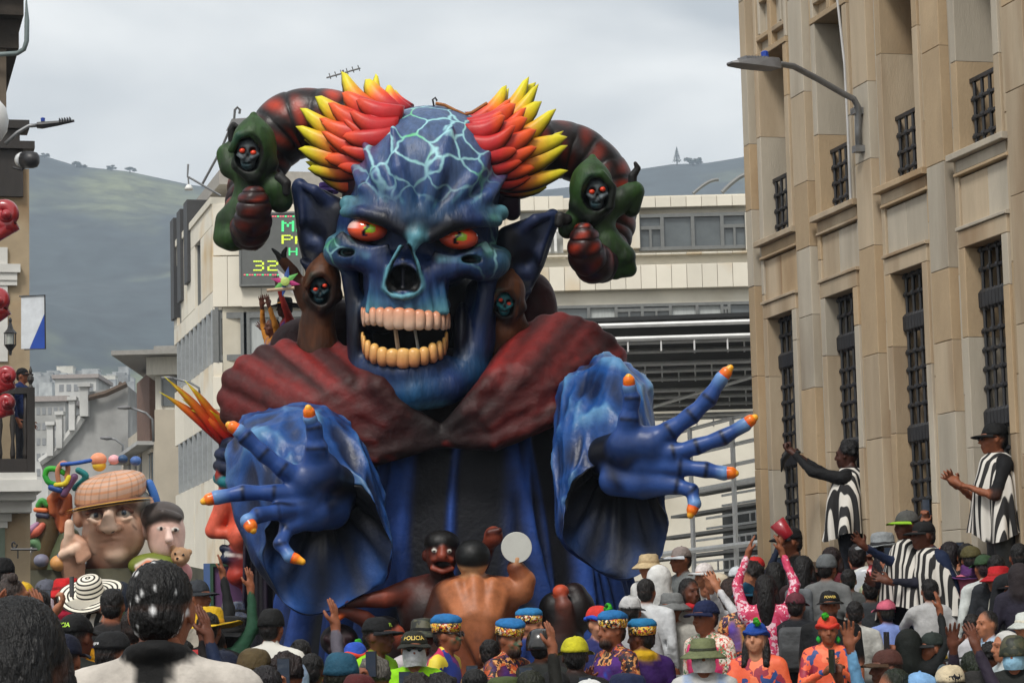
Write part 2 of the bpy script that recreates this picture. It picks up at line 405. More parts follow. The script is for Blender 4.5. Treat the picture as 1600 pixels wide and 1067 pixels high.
# ---- hills: one terrain, ridge heights read from the photograph's skyline
def hills():
    Y0, sky_pts = 2250.0, [(-900, 150), (-400, 205), (0, 222), (45, 236), (120, 256), (200, 262), (300, 283), (420, 292), (560, 300), (700, 300), (830, 296), (900, 288), (1000, 262), (1060, 252), (1110, 250), (1160, 242), (1300, 215), (1700, 150), (2300, 110)]
    xs = [p[0] for p in sky_pts]; ys = [p[1] for p in sky_pts]
    nx, ny = 320, 90; V = []
    r2 = np.random.RandomState(3); ph = r2.rand(24, 3)*6.28
    for j in range(ny):
        q = j/(ny-1); Y = 825+q*2500
        for i in range(nx):
            px = -900+3200*i/(nx-1); pr = np.interp(px, xs, ys); top_ = P(px, pr, Y0)[2]; X = P(px, 500, Y0)[0]*(.55+.45*Y/Y0)
            e = min(1, max(0, (Y-825)/(Y0-825))); prof = e**1.25 if Y <= Y0 else 1-.25*((Y-Y0)/1075)
            n = sum(math.sin(X*.0048*(1.6**k)+ph[k][0]+math.sin(Y*.004*(1.5**k)+ph[k][1])*1.4)*math.cos(Y*.0044*(1.6**k)+ph[k][2])/(1.55**k) for k in range(6))
            z = top_*prof+n*22*math.sin(math.pi*min(1, e))+(n*3 if e > .98 else 0)
            V.append((X, Y, max(z, -3)))
    Fc = np.array([[j*nx+i, j*nx+i+1, (j+1)*nx+i+1, (j+1)*nx+i] for j in range(ny-1) for i in range(nx-1)])
    m = mat('hill_vegetation', (.022, .031, .032), .95, .75, .045, .9, .1, stain=((.13, .145, .065), .005, .50, .62), detail=12)
    return tag(npmesh('hills', V, Fc, mats=[m]), kind='structure')
hills()
# ---- haze: the valley air between the street and the hills
def haze():
    V, Fc = boxpart((0, 0, 0), np.array([1.0, 0, 0]), np.array([0, 1.0, 0]), np.array([0, 0, 1.0]), (-2900, 2900), (-150, 3700), (-4, 660))
    m = bpy.data.materials.new('haze_air'); m.use_nodes = True; nt = m.node_tree; nt.nodes.clear()
    ou = nt.nodes.new('ShaderNodeOutputMaterial'); v = nt.nodes.new('ShaderNodeVolumePrincipled')
    v.inputs['Color'].default_value = (.70, .84, 1.0, 1); v.inputs['Density'].default_value = HAZE; v.inputs['Anisotropy'].default_value = .0
    nt.links.new(v.outputs[0], ou.inputs['Volume'])
    return tag(npmesh('haze', V, Fc, mats=[m], smooth=False), 'pale valley haze', None, None, 'stuff')
HAZE = .00028
haze()
# ridge trees on the skyline
M_leaf = mat('ridge_foliage', (.03, .045, .02), .9, .3, .5, 0)
M_bark = mat('bark', (.06, .045, .03), .9)
def ridge_tree(px, py, hpx, wpx, label, conif=False, Y=2240.0):
    b = P(px, py+(0 if conif else 3), Y); s = Y/FPX; h = hpx*s; w = wpx*s*(1 if conif else 1.7); r_ = np.random.RandomState(int(px))
    t = root('ridge_tree', b-np.array([0, 0, 4]), label, 'tree', 'trees on the ridge')
    put('trunk', [tube([b-np.array([0, 0, 6]), b+np.array([0, 0, h*.55])], [w*.10, w*.04], 6)], M_bark, t)
    n = 420; 
    if conif:
        hz = r_.rand(n)**1.3; rr = w*.5*(1-hz)*np.sqrt(r_.rand(n)); an = r_.rand(n)*6.28; pts = np.stack([rr*np.cos(an), rr*np.sin(an), h*(.12+.9*hz)], 1)
    else:
        cs = np.stack([(r_.rand(7)-.5)*w*.8, (r_.rand(7)-.5)*w*.8, h*(.2+.55*r_.rand(7))], 1); k = r_.randint(0, 7, n)
        v = r_.normal(size=(n, 3)); v /= np.linalg.norm(v, axis=1)[:, None]; pts = cs[k]+v*(r_.rand(n)**.33)[:, None]*np.array([w*.22, w*.22, h*.16])
    V = []; Fc = []
    for p in pts:
        a = r_.normal(size=3); a /= np.linalg.norm(a); c_ = np.cross(a, r_.normal(size=3)); c_ /= np.linalg.norm(c_); q = w*.07
        i = len(V); V += [b+p-a*q, b+p+c_*q*.6, b+p+a*q, b+p-c_*q*.6]; Fc.append([i, i+1, i+2, i+3])
    npmesh('crown', V, Fc, mats=[M_leaf], smooth=False, parent=t)
ridge_tree(1058, 256, 26, 15, 'pointed conifer standing tallest on the right-hand ridge', True)
ridge_tree(1083, 254, 13, 18, 'low round tree right of the pointed conifer on the ridge')
ridge_tree(70, 243, 8, 9, 'leftmost small tree on the left-hand ridge')
ridge_tree(120, 259, 9, 16, 'small spreading tree on the left ridge beside the lamp tip')
ridge_tree(174, 263, 8, 9, 'small round tree midway along the left-hand ridge')
ridge_tree(203, 265, 9, 10, 'small tree on the left ridge nearest the cream building')
# ================================================================== stone building on the right
FR = Face((3.93, 20.7), (-.252, .968), (-.968, -.252))
M_core = mat('stone_core', (.16, .13, .095), .9, .2, 3, .2)
M_stone = mat('sandstone', (.45, .36, .25), .85, .14, 2.5, .2, 60, objrand=.13, stain=((.26, .165, .085), .8, .50, .70), stretch=(1.6, 1.6, .30))
M_stone2 = mat('sandstone_tan', (.42, .31, .19), .85, .14, 2.5, .2, 60, objrand=.14, stain=((.30, .185, .09), .9, .56, .74), stretch=(1, 1, .45))
M_stone3 = mat('sandstone_grey', (.44, .39, .31), .85, .14, 2.5, .2, 60, objrand=.10, stain=((.20, .15, .10), .7, .53, .70), stretch=(1.6, 1.6, .28))
M_iron = mat('window_iron', (.018, .018, .02), .45, .2, 20, .1)
M_dark = mat('dark_glass', (.012, .012, .014), .15, .3, 1, 0)
bld = root('stone_building', FR.p(2.5, 0, -3), 'tan sandstone building with tall barred windows on the right', 'building')
T0, T1, ZT = -9.2, 5.82, 11.5
put('wall', [FR.box((T0, T1-.02), (0, ZT), (-9, -.62))], M_core, bld)
_sm = {}
def stone(t, z, o, mm=None, bv=.005, name='stone'):
    """one stone of the facade: bevelled block of its own"""
    mm = mm or rnd.choices([M_stone, M_stone2, M_stone3], [5, 3, 4])[0]
    V, Fc = FR.bbox((t[0]+.0012, t[1]-.0012), (z[0]+.002, z[1]-.002), (o[0], o[1]+rnd.uniform(-.002, .002)), bv)
    return npmesh(name, V, Fc, mats=[mm], smooth=False, parent=bld)
def courses(z0, z1, lo=.55, hi=1.0):
    out = [z0]
    while out[-1] < z1-hi: out.append(out[-1]+rnd.uniform(lo, hi))
    return out+[z1]
def column(t, z0, z1, o, lo=.42, hi=.75, mm=None):
    c_ = courses(z0, z1, lo, hi)
    for a, b in zip(c_[:-1], c_[1:]): stone(t, (a, b), o, mm)
BC = [.225+1.6*k for k in range(-5, 4)]
iron = []
near = []
for k, c in enumerate(BC):
    far_out = c < -2      # bays outside the frame, kept coarse
    lo, hi = (.6, 1.05) if not far_out else (2, 3)
    # pilaster on the far side of the bay
    pt = (c+.615, c+.985) if k < len(BC)-1 else (c+.615, T1)
    column(pt, 1.45, ZT, (-.62, 0), lo, hi)
    # wall strips either side of the window frame (recessed), in stones
    for s in (-1, 1):
        a, b = sorted((c+s*.615, c+s*.47)); a2, b2 = sorted((c+s*.55, c+s*.47))
        column((a, b), 1.45, ZT, (-.62, -.085), lo, hi)
        column((a2-.0, b2), 1.45, 8.6, (-.084, -.055), lo*1.3, hi*1.3)
    # lower window frame
    for s in (-1, 1):
        a, b = sorted((c+s*.47, c+s*.355)); column((a, b), 1.45, 4.78, (-.62, -.03), lo, hi*1.2)
    stone((c-.47, c+.47), (4.78, 4.93), (-.62, -.03))
    stone((c-.49, c+.49), (4.93, 4.965), (-.3, -.012))
    # panel between the storeys, in two stones
    m = c+rnd.uniform(-.1, .1)
    stone((c-.47, m), (4.97, 5.39), (-.62, -.075)); stone((m, c+.47), (4.97, 5.39), (-.62, -.075))
    # sill, three profiles
    stone((c-.52, c+.52), (5.40, 5.43), (-.4, -.03)); stone((c-.49, c+.49), (5.43, 5.535), (-.4, -.045)); stone((c-.55, c+.55), (5.535, 5.595), (-.4, .02))
    stone((c-.13, c+.13), (5.40, 5.60), (-.05, .03)) if False else None
    # upper window
    for s in (-1, 1):
        a, b = sorted((c+s*.47, c+s*.355)); column((a, b), 5.595, 7.47, (-.62, -.03), lo, hi*1.3)
    stone((c-.47, c+.47), (7.47, 7.53), (-.62, -.02))
    # fret of raised fillets above the upper window
    stone((c-.47, c+.47), (7.53, 8.45), (-.62, -.10))
    for a, b, z0, z1 in ((-.47, -.40, 7.53, 8.45), (.40, .47, 7.53, 8.45), (-.40, .40, 8.37, 8.45), (-.05, .05, 7.53, 8.1), (-.40, -.05, 7.66, 7.72), (.05, .40, 7.66, 7.72), (.28, .34, 7.72, 8.1), (-.34, -.28, 7.72, 8.1), (-.28, -.05, 8.04, 8.1), (.05, .28, 8.04, 8.1)):
        stone((c+a, c+b), (z0, z1), (-.12, -.035), bv=.008)
    stone((c-.47, c+.47), (8.45, 8.6), (-.62, -.03)); stone((c-.47, c+.47), (8.6, ZT), (-.62, -.07))
    # podium below the window
    stone((c-.615, c+.985 if k < len(BC)-1 else T1), (.75, 1.45), (-.62, .05)); stone((c-.615, c+.985 if k < len(BC)-1 else T1), (.0, .75), (-.62, .09))
    # each window: glass, iron grille with collars
    for z0, z1, gt in ((1.47, 4.78, 4.78), (5.6, 7.46, 6.2)):
        w = root  # noqa
        gl = put('window', [FR.box((c-.357, c+.357), (z0, z1), (-.61, -.50))], M_dark, bld)
        if far_out: continue
        parts = []
        for i in range(5):
            t = c-.30+.15*i; parts.append(tube([FR.p(t, z0, -.165), FR.p(t, gt, -.165)], .017, 6))
        zz = z0+.12; j = 0
        while zz < gt:
            parts.append(FR.box((c-.355, c+.355), (zz-.012, zz+.012), (-.18, -.15)))
            for i in range(5):
                t = c-.30+.15*i; parts.append(lathe(FR.p(t, zz, -.165), [(.026, -.022), (.031, 0), (.026, .022)], 6))
            j += 1; zz += .16 if j % 4 else .52
            if j % 4 == 0:
                for i in range(11): parts.append(lathe(FR.p(c-.33+.066*i, zz-.26, -.165), [(.012, -.09), (.034, -.06), (.036, .06), (.012, .09)], 6))
        if gt < z1:
            parts.append(FR.box((c-.355, c+.355), (gt-.015, gt+.02), (-.185, -.145)))
        put('window_grille', parts, M_iron, gl)
put('cornice', [FR.box((T0, T1+.15), (ZT, ZT+.4), (-9, .25)), FR.box((T0, T1+.3), (ZT+.4, ZT+.6), (-9, .45))], M_stone, bld)
put('end_wall', [FR.box((T1-.02, T1), (0, ZT), (-9, -.62))], M_stone, bld)
# cable hanging down a window reveal
cb = put('hanging_cable', [tube([FR.p(3.1, 8.7, -.02), FR.p(3.12, 7.6, -.01), FR.p(3.02, 6.9, -.02), FR.p(3.0, 6.3, -.02), FR.p(3.0, 5.6, -.02)], .012, 6)], mat('cable_grey', (.45, .45, .45), .6), None)
tag(cb, 'pale cable hanging down beside an upper window of the stone building', 'cable')
# steps along the foot of the stone building
M_step = mat('step_stone', (.36, .33, .28), .85, .15, 3, .3)
tag(put('steps', [FR.box((-6, 7.5), (.1, .42), (.09, 2.4)), FR.box((-6, 7.5), (.42, .72), (.09, 1.6))], M_step), kind='structure')
# ---- wall lamp with LED head on the stone building
M_galv = mat('galvanised_steel', (.22, .225, .23), .45, .15, 12, .05, metal=.6)
M_lamp = mat('lamp_housing', (.17, .17, .175), .5, .1, 10, .05)
M_blue = mat('blue_sensor', (.01, .05, .35), .4)
def lamp_wall():
    t, z0 = FR.hit(1342, 235, .04); z1 = FR.hit(1341, 165, .04)[1]
    b = FR.p(t, z0, .04); L = root('street_lamp', b, 'grey curved-arm street lamp bracketed to the stone building', 'street lamp')
    hp = lambda px, py, o: FR.p(FR.hit(px, py, o)[0], FR.hit(px, py, o)[1], o)
    path = [b, FR.p(t, (z0+z1)/2, .04), hp(1341, 168, .05), hp(1334, 155, .10), hp(1318, 147, .2), hp(1280, 125, .45), hp(1240, 104, .72), hp(1222, 101, .85), hp(1205, 103, .98)]
    put('arm', [tube(path, [.03]*7+[.028, .028], 10)], M_galv, L, True)
    put('bracket', [FR.box((t-.05, t+.05), (z0-.02, z0+.04), (.0, .09))], M_galv, L); put('bracket', [FR.box((t-.05, t+.05), (z1-.08, z1-.02), (0, .09))], M_galv, L)
    a, e = hp(1216, 101, .9), hp(1140, 99, 1.42); d = (e-a)/np.linalg.norm(e-a); u = np.array([0, 0, 1.0]); u = u-d*(u@d); u /= np.linalg.norm(u); s_ = np.cross(d, u); ln = np.linalg.norm(e-a)
    V = []
    for q, w_, h0, h1 in ((0, .05, -.03, .04), (.06, .075, -.05, .05), (.22, .10, -.045, .05), (.6, .11, -.03, .035), (.92, .09, -.012, .018), (1, .05, -.004, .01)):
        for sx, hh in ((-1, h0), (1, h0), (.8, h1), (-.8, h1)): V.append(a+d*ln*q+s_*w_*sx+u*hh)
    Fc = [[i*4+k, i*4+(k+1) % 4, i*4+4+(k+1) % 4, i*4+4+k] for i in range(5) for k in range(4)]+[[3, 2, 1, 0], [20, 21, 22, 23]]
    h = npmesh('lamp_head', V, Fc, mats=[M_lamp], smooth=False, parent=L)
    put('cooling_fin', [boxpart(a+d*ln*(.3+.06*i), d, s_, u, (0, .01), (-.07, .07), (.03, .06)) for i in range(8)], M_lamp, h)
    put('sensor', [lathe(a+d*ln*.26, [(.035, .05), (.035, .11), (.02, .12)], 10, d, s_, u)], M_blue, h)
lamp_wall()
# ================================================================== cream building behind the float
FM = Face((0, 85.0), (1, 0), (0, -1))
xc = FM.hit(333, 500)[0]
FL = Face((xc, 85.0), (-.252, .968), (-.968, -.252))      # its street side: t grows away from the camera
M_cream = mat('cream_render', (.68, .64, .54), .8, .1, .8, .1, 20, stain=((.42, .36, .25), .25, .52, .75))
M_panel = mat('cream_panel', (.74, .69, .58), .75, .06, .7, .05, 30, objrand=.08, stain=((.60, .44, .24), .35, .54, .72))
M_frame = mat('window_frame_grey', (.16, .165, .16), .5)
M_glass = glassmat('window_glass', (.10, .115, .12))
M_curt = mat('pale_curtain', (.42, .44, .43), .8, .12, 1.5, 0, stretch=(8, 8, 1))
M_white = mat('white_paint', (.74, .74, .71), .55, .08, 3, .05)
mid = root('cream_building', (xc+8, 88, 0), 'cream panelled office building with window bands behind the demon float', 'building')
zt = FM.hit(340, 318)[1]; x_end = FM.hit(1240, 400)[0]
zr = FM.hit(1080, 302)[1]
put('wall', [boxpart((0, 0, 0), np.array([1.0, 0, 0]), np.array([0, 1.0, 0]), np.array([0, 0, 1.0]), (xc+.02, x_end), (85.35, 100), (0, zt-.05))], M_cream, mid)
def fpanels(F, x0, x1, y0, y1, wpx, rows=1, par=mid, o=(-.3, .0), mm=None):
    (t0, t1), (z0, z1) = F.rect(x0, y0, x1, y1); n = max(1, round((x1-x0)/wpx))
    for i in range(n):
        for j in range(rows):
            a, b = t0+(t1-t0)*i/n, t0+(t1-t0)*(i+1)/n; c_, d = z0+(z1-z0)*j/rows, z0+(z1-z0)*(j+1)/rows
            V, Fc = F.bbox((a+.006, b-.006), (c_+.006, d-.006), (o[0], o[1]+rnd.uniform(-.006, .006)), .01)
            npmesh('panel', V, Fc, mats=[mm or M_panel], smooth=False, parent=par)
def windowband(F, x0, x1, y0, y1, mull, par=mid, fr=.09, depth=.25, trans=None, curt=(), gm=None):
    """a band of windows: each pane a window part with its own frame"""
    (t0, t1), (z0, z1) = F.rect(x0, y0, x1, y1)
    tt = [t0]+sorted(F.hit(x, (y0+y1)/2)[0] for x in mull)+[t1]
    for i, (a, b) in enumerate(zip(tt[:-1], tt[1:])):
        w = put('window', [F.box((a, b), (z0, z1), (-depth-.05, -depth))], (M_curt if i in curt else (gm or M_glass)), par)
        fp = [F.box((a, a+fr/2), (z0, z1), (-depth, -depth+.12)), F.box((b-fr/2, b), (z0, z1), (-depth, -depth+.12)), F.box((a+fr/2, b-fr/2), (z0, z0+fr), (-depth, -depth+.118)), F.box((a+fr/2, b-fr/2), (z1-fr, z1), (-depth, -depth+.118))]
        if trans and i in trans:
            zz = z0+(z1-z0)*.62; fp.append(F.box((a+fr/2, b-fr/2), (zz-fr/2, zz+fr/2), (-depth, -depth+.117)))
            mt = (a+b)/2; fp.append(F.box((mt-fr/3, mt+fr/3), (z0+fr, zz-fr/2), (-depth, -depth+.116)))
        put('frame', fp, M_frame, w)
# right part
fpanels(FM, 880, 1240, 302, 328, 24); fpanels(FM, 812, 880, 306, 330, 24)
windowband(FM, 999, 1166, 330, 391, (1035, 1083, 1129), trans=(0, 3), curt=(), fr=.12)
fpanels(FM, 880, 999, 330, 391, 24); fpanels(FM, 1166, 1240, 330, 391, 25)
fpanels(FM, 500, 1240, 393, 408, 24); fpanels(FM, 500, 1240, 408, 464, 24)
windowband(FM, 500, 1240, 468, 512, (560, 620, 680, 740, 800, 858, 870, 920, 963, 1004, 1048, 1090, 1129, 1140, 1180), trans=(6, 9, 10, 13), curt=(2, 4, 8, 11, 12), fr=.10)
fpanels(FM, 333, 1240, 566, 640, 40)
put('sunken_balcony', [FM.box(FM.rect(812, 330, 880, 395)[0], FM.rect(812, 330, 880, 395)[1], (-.34, -.3))], mat('balcony_shade', (.42, .43, .42), .8), mid)
(t0, t1), (z0, z1) = FM.rect(815, 362, 884, 394)
put('balcony_rail', [FM.box((t0+.22*i, t0+.22*i+.09), (z0, z1), (-.08, -.02)) for i in range(int((t1-t0)/.22))]+[FM.box((t0, t1), (z1, z1+.08), (-.1, 0))], M_white, mid)
fpanels(FM, 500, 812, 302, 392, 24, 2)
put('roof', [(np.array([FM.p(FM.hit(985, 300)[0], zr+.1, -1), FM.p(FM.hit(1240, 300)[0], zr+.1, -1), FM.p(FM.hit(1240, 260)[0], zr+.6, -5), FM.p(FM.hit(1160, 279)[0], zr+.75, -5), FM.p(FM.hit(985, 302)[0], zr+.1, -9), FM.p(FM.hit(1240, 300)[0], zr+.1, -9)]), [[0, 1, 2, 3], [4, 3, 2, 5], [0, 3, 4], [1, 5, 2]])], mat('roof_brown', (.16, .12, .09), .8), mid)
put('roof_arch', [tube([FM.p(FM.hit(1085+i*5, 298-22*math.sin(i/8*1.6))[0], FM.hit(1085+i*5, 298-22*math.sin(i/8*1.6))[1], -.6) for i in range(9)], .06, 6), tube([FM.p(FM.hit(1130+i*7, 297-35*math.sin(i/6*1.4))[0], FM.hit(1130+i*7, 297-30*math.sin(i/6*1.4))[1], -.5) for i in range(7)], .08, 6)], M_frame, mid)
# left part, front
fpanels(FM, 333, 378, 318, 400, 45); fpanels(FM, 333, 378, 400, 480, 22)
fpanels(FM, 378, 500, 318, 335, 60); fpanels(FM, 378, 500, 446, 480, 30); fpanels(FM, 470, 500, 335, 446, 30)
windowband(FM, 341, 500, 484, 563, (380, 385, 440), curt=(0, 2, 3), trans=None, fr=.2)
put('corner_post', [FM.box(FM.rect(333, 480, 341, 566)[0], FM.rect(333, 480, 341, 566)[1], (-.3, -.02))], M_frame, mid)
# left part, street side
zL = lambda y: FM.hit(333, y)[1]
Lt = 10.6
def lpanel(t0, t1, z0, z1, n):
    for i in range(n):
        a, b = t0+(t1-t0)*i/n, t0+(t1-t0)*(i+1)/n
        V, Fc = FL.bbox((a+.006, b-.006), (z0+.006, z1-.006), (-.3, rnd.uniform(-.005, .005)), .01); npmesh('panel', V, Fc, mats=[M_panel], smooth=False, parent=mid)
put('side_wall', [FL.box((.02, Lt), (0, zL(318)), (-6, -.32))], M_cream, mid)
lpanel(0, Lt, zL(352), zL(318), 3); lpanel(0, Lt, zL(484), zL(455), 3)
wt = [(3.0, 4.6), (8.4, 9.6)]
for a, b in wt:
    w = put('window', [FL.box((a, b), (zL(455), zL(352)), (-.3, -.2))], M_glass, mid); put('frame', [FL.box((a+(b-a)*f-.04, a+(b-a)*f+.04), (zL(455), zL(352)), (-.2, -.1)) for f in (.05, .5, .95)], M_frame, w)
for a, b, n in ((0, 3.0, 1), (4.6, 8.4, 2), (9.6, Lt, 1)): lpanel(a, b, zL(455), zL(352), n)
def sideband(z0, z1, n):
    for i in range(n):
        a, b = .1+(Lt-.2)*i/n, .1+(Lt-.2)*(i+1)/n
        w = put('window', [FL.box((a, b), (z0, z1), (-.3, -.22))], M_glass, mid)
        put('frame', [FL.box((a, a+.16), (z0, z1), (-.22, .04)), FL.box((a+.16, b), (z0+(z1-z0)*.7, z0+(z1-z0)*.7+.1), (-.22, -.1))], mat('frame_pale', (.34, .36, .37), .5), w)
sideband(zL(566), zL(484), 9); lpanel(0, Lt, zL(660), zL(566), 4); sideband(zL(745), zL(660), 8); lpanel(0, Lt, 0.2, zL(745), 4)
put('side_parapet', [FL.box((0, Lt), (zL(318)-.02, zL(318)+.22), (-.5, .06))], M_cream, mid)
# penthouse with dark piers
put('penthouse', [FL.box((3.4, Lt-.3), (zL(318), zL(300)+.7), (-6, -1.2)), FL.box((2.4, Lt+.4), (zL(300)+.7, zL(300)+1.2), (-7, -.6))], mat('penthouse_grey', (.33, .31, .28), .8), mid)
for a in (9.6, 7.6, 5.6):
    put('dark_pier', [FL.box((a, a+1.0), (zL(352)-.2*a, zL(300)+.7), (-1.0, .12))], mat('dark_cladding', (.045, .045, .047), .6), mid)
# ---- LED screen
M_led = mat('led_panel', (.11, .115, .11), .5, .1, 3, .3, 40)
(t0, t1), (z0, z1) = FM.rect(378, 335, 470, 446)
led = root('led_screen', FM.p((t0+t1)/2, z0, .1), 'grey LED display screen with green digits on the cream building', 'display screen')
put('housing', [FM.box((t0, t1), (z0, z1), (.02, .22))], M_led, led)
put('rim', [FM.box((t0-.06, t0), (z0-.06, z1+.06), (0, .26)), FM.box((t1, t1+.06), (z0-.06, z1+.06), (0, .26)), FM.box((t0, t1), (z0-.06, z0), (0, .259)), FM.box((t0, t1), (z1, z1+.06), (0, .259))], M_frame, led)
FONT = {'3': ('11110', '00001', '00001', '01110', '00001', '00001', '11110'), '2': ('11110', '00001', '00001', '01110', '10000', '10000', '11111'), 'M': ('10001', '11011', '10101', '10101', '10001', '10001', '10001'), 'P': ('11110', '10001', '10001', '11110', '10000', '10000', '10000'), 'A': ('01110', '10001', '10001', '11111', '10001', '10001', '10001'), 'H': ('10001', '10001', '10001', '11111', '10001', '10001', '10001'), 'T': ('11111', '00100', '00100', '00100', '00100', '00100', '00100')}
M_lg = mat('led_green', (.05, .5, .15), .5, emit=((.08, .85, .28), .55)); M_ly = mat('led_yellow', (.4, .5, .05), .5, emit=((.62, .8, .06), .6)); M_lr = mat('led_red', (.5, .1, .1), .5, emit=((.8, .15, .18), .5))
def ledglyph(ch, x0, y0, x1, y1, m):
    parts = []
    for r, row in enumerate(FONT[ch]):
        for q, v in enumerate(row):
            if v == '1':
                xa = x0+(x1-x0)*q/5; ya = y0+(y1-y0)*r/7
                (a, b), (c_, d) = FM.rect(xa, ya, xa+(x1-x0)/5*.88, ya+(y1-y0)/7*.85); parts.append(FM.box((a, b), (c_, d), (.22, .24)))
    put('led_character', parts, m, led)
ledglyph('M', 441, 347, 461, 364, M_lg); ledglyph('A', 464, 347, 482, 364, M_lg); ledglyph('P', 441, 369, 459, 383, M_ly); ledglyph('A', 462, 369, 480, 383, M_ly); ledglyph('T', 405, 347, 425, 364, M_lg)
ledglyph('H', 452, 389, 466, 401, M_lg); ledglyph('3', 397, 409, 414, 425, M_ly); ledglyph('2', 419, 409, 436, 425, M_ly)
for i, (yy, mm) in enumerate(((430, M_lr), (339, M_lr))):
    pr = []; pg = []
    for x in range(382, 468, 4):
        (a, b), (c_, d) = FM.rect(x, yy, x+3, yy+2); (pr if (x//4) % 3 else pg).append(FM.box((a, b), (c_, d), (.22, .235)))
    put('led_border', pr, M_lr, led); put('led_border', pg, M_lg, led)
# rooftop aerials
M_rod = mat('aerial_metal', (.12, .12, .12), .5, metal=.4)
A = root('rooftop_aerial', P(538, 300, 86), 'thin television aerial on the roof above the left flame hair', 'aerial')
put('mast', [tube([P(538, 300, 86), P(536, 110, 86)], .035, 6)], M_rod, A); put('boom', [tube([P(510, 122, 86), P(563, 107, 86)], .03, 6)]+[tube([P(x, 121-.28*(x-510)-5, 86), P(x+3, 121-.28*(x-510)+4, 86)], .018, 5) for x in range(514, 562, 9)], M_rod, A)
A = root('hooked_pole', P(315, 290, 84.5), 'slim leaning pole with a hooked top on the cream building roof', 'pole')
put('rod', [tube([P(315, 290, 84.5), P(345, 235, 84.5), P(366, 185, 84.5), P(367, 172, 84.5), P(371, 168, 84.5), P(375, 172, 84.5), P(374, 178, 84.5)], .045, 6)], M_rod, A)
A = root('roof_lamp', P(305, 300, 84), 'white dome lamp on a bent mast at the cream roof corner', 'roof lamp')
put('mast', [tube([P(345, 306, 84), P(293, 276, 84), P(294, 257, 84)], .04, 6), tube([P(294, 277, 84), P(295, 290, 84)], .03, 6)], M_galv, A); put('dome', [lathe(P(295, 297, 84), [(.14, 0), (.13, .08), (.08, .16), (.02, .19)], 12)], M_white, A, True)
A = root('roof_board', P(365, 200, 84), 'grey tilted panel on the roof behind the left horn', 'panel')
put('board', [(np.array([P(353, 205, 84), P(362, 186, 84), P(392, 184, 84), P(384, 208, 84), P(353, 205, 84.3), P(362, 186, 84.3), P(392, 184, 84.3), P(384, 208, 84.3)]), CUBE_F)], mat('board_grey', (.2, .2, .2), .7), A); put('leg', [tube([P(368, 200, 84.1), P(368, 320, 84.1)], .05, 6)], M_rod, A)
# ================================================================== houses down the street on the left
M_bei = mat('beige_render', (.46, .41, .33), .85, .12, .7, .1, stain=((.28, .25, .2), .2, .55, .8))
M_brn = mat('brown_brick', (.15, .085, .06), .9, .2, 4, .3)
M_wht = mat('weathered_white', (.55, .55, .53), .9, .15, .6, .2, stain=((.24, .24, .23), .12, .48, .66))
M_old = mat('old_grey_render', (.40, .40, .39), .95, .25, .5, .5, stain=((.17, .165, .155), .15, .45, .68))
h1 = root('beige_house', P(232, 980, 104), 'beige house with jutting eaves and bay window beside the cream building', 'building')
FB = Face(P(242, 700, 103)[:2], (1, 0), (0, -1)); FBs = Face(P(242, 700, 103)[:2], (-.252, .968), (-.968, -.252))
zb = lambda y: FB.hit(242, y)[1]
xe = FB.hit(292, 700)[0]; D_ = 9.0
put('wall', [FB.box((0.0, xe), (0, zb(640)), (-D_, 0))], M_bei, h1)
put('upper_wall', [FB.box((0.0, xe), (zb(640), zb(575)), (-D_, -.25)), FB.box((-.3, xe), (zb(586), zb(558)), (-D_, .15))], mat('slatted_cream', (.55, .53, .47), .8, .1, 2, .3, stretch=(9, 1, 1)), h1)
w = put('window', [FB.box((.25, xe-.05), (zb(634), zb(588)), (-.25, -.2))], M_glass, h1); put('frame', [FB.box((.25+i*.55, .31+i*.55), (zb(634), zb(588)), (-.2, -.12)) for i in range(4)], M_frame, w)
put('roof', [FB.box((-1.6, xe), (zb(557), zb(550)), (-D_, .9)), FB.box((.0, xe), (zb(550), zb(541)), (-D_, .1))], mat('eave_grey', (.30, .29, .27), .8), h1)
put('side_wall', [FBs.box((0, 13), (0, zb(690)), (-5, 0.02)), FBs.box((2.2, 13), (zb(690), zb(645)), (-5, -.3))], M_bei, h1)
put('brick_gable', [FBs.box((2.2, 7), (zb(700), zb(572)), (-4, -.05))], M_brn, h1)
for a, b, y0, y1 in ((.5, 1.8, 770, 705), (4.6, 5.6, 760, 700), (6.6, 7.6, 760, 700), (9, 10, 758, 700)):
    w = put('window', [FBs.box((a, b), (zb(y0), zb(y1)), (-.06, .035))], M_dark, h1); put('frame', [FBs.box((a-.08, b+.08), (zb(y1), zb(y1)+.15), (-.05, .12)), FBs.box(((a+b)/2-.03, (a+b)/2+.03), (zb(y0), zb(y1)), (.0, .06))], M_bei, w)
put('balcony_slab', [FBs.box((.2, 12), (zb(694), zb(688)), (-.1, .7))], M_old, h1)
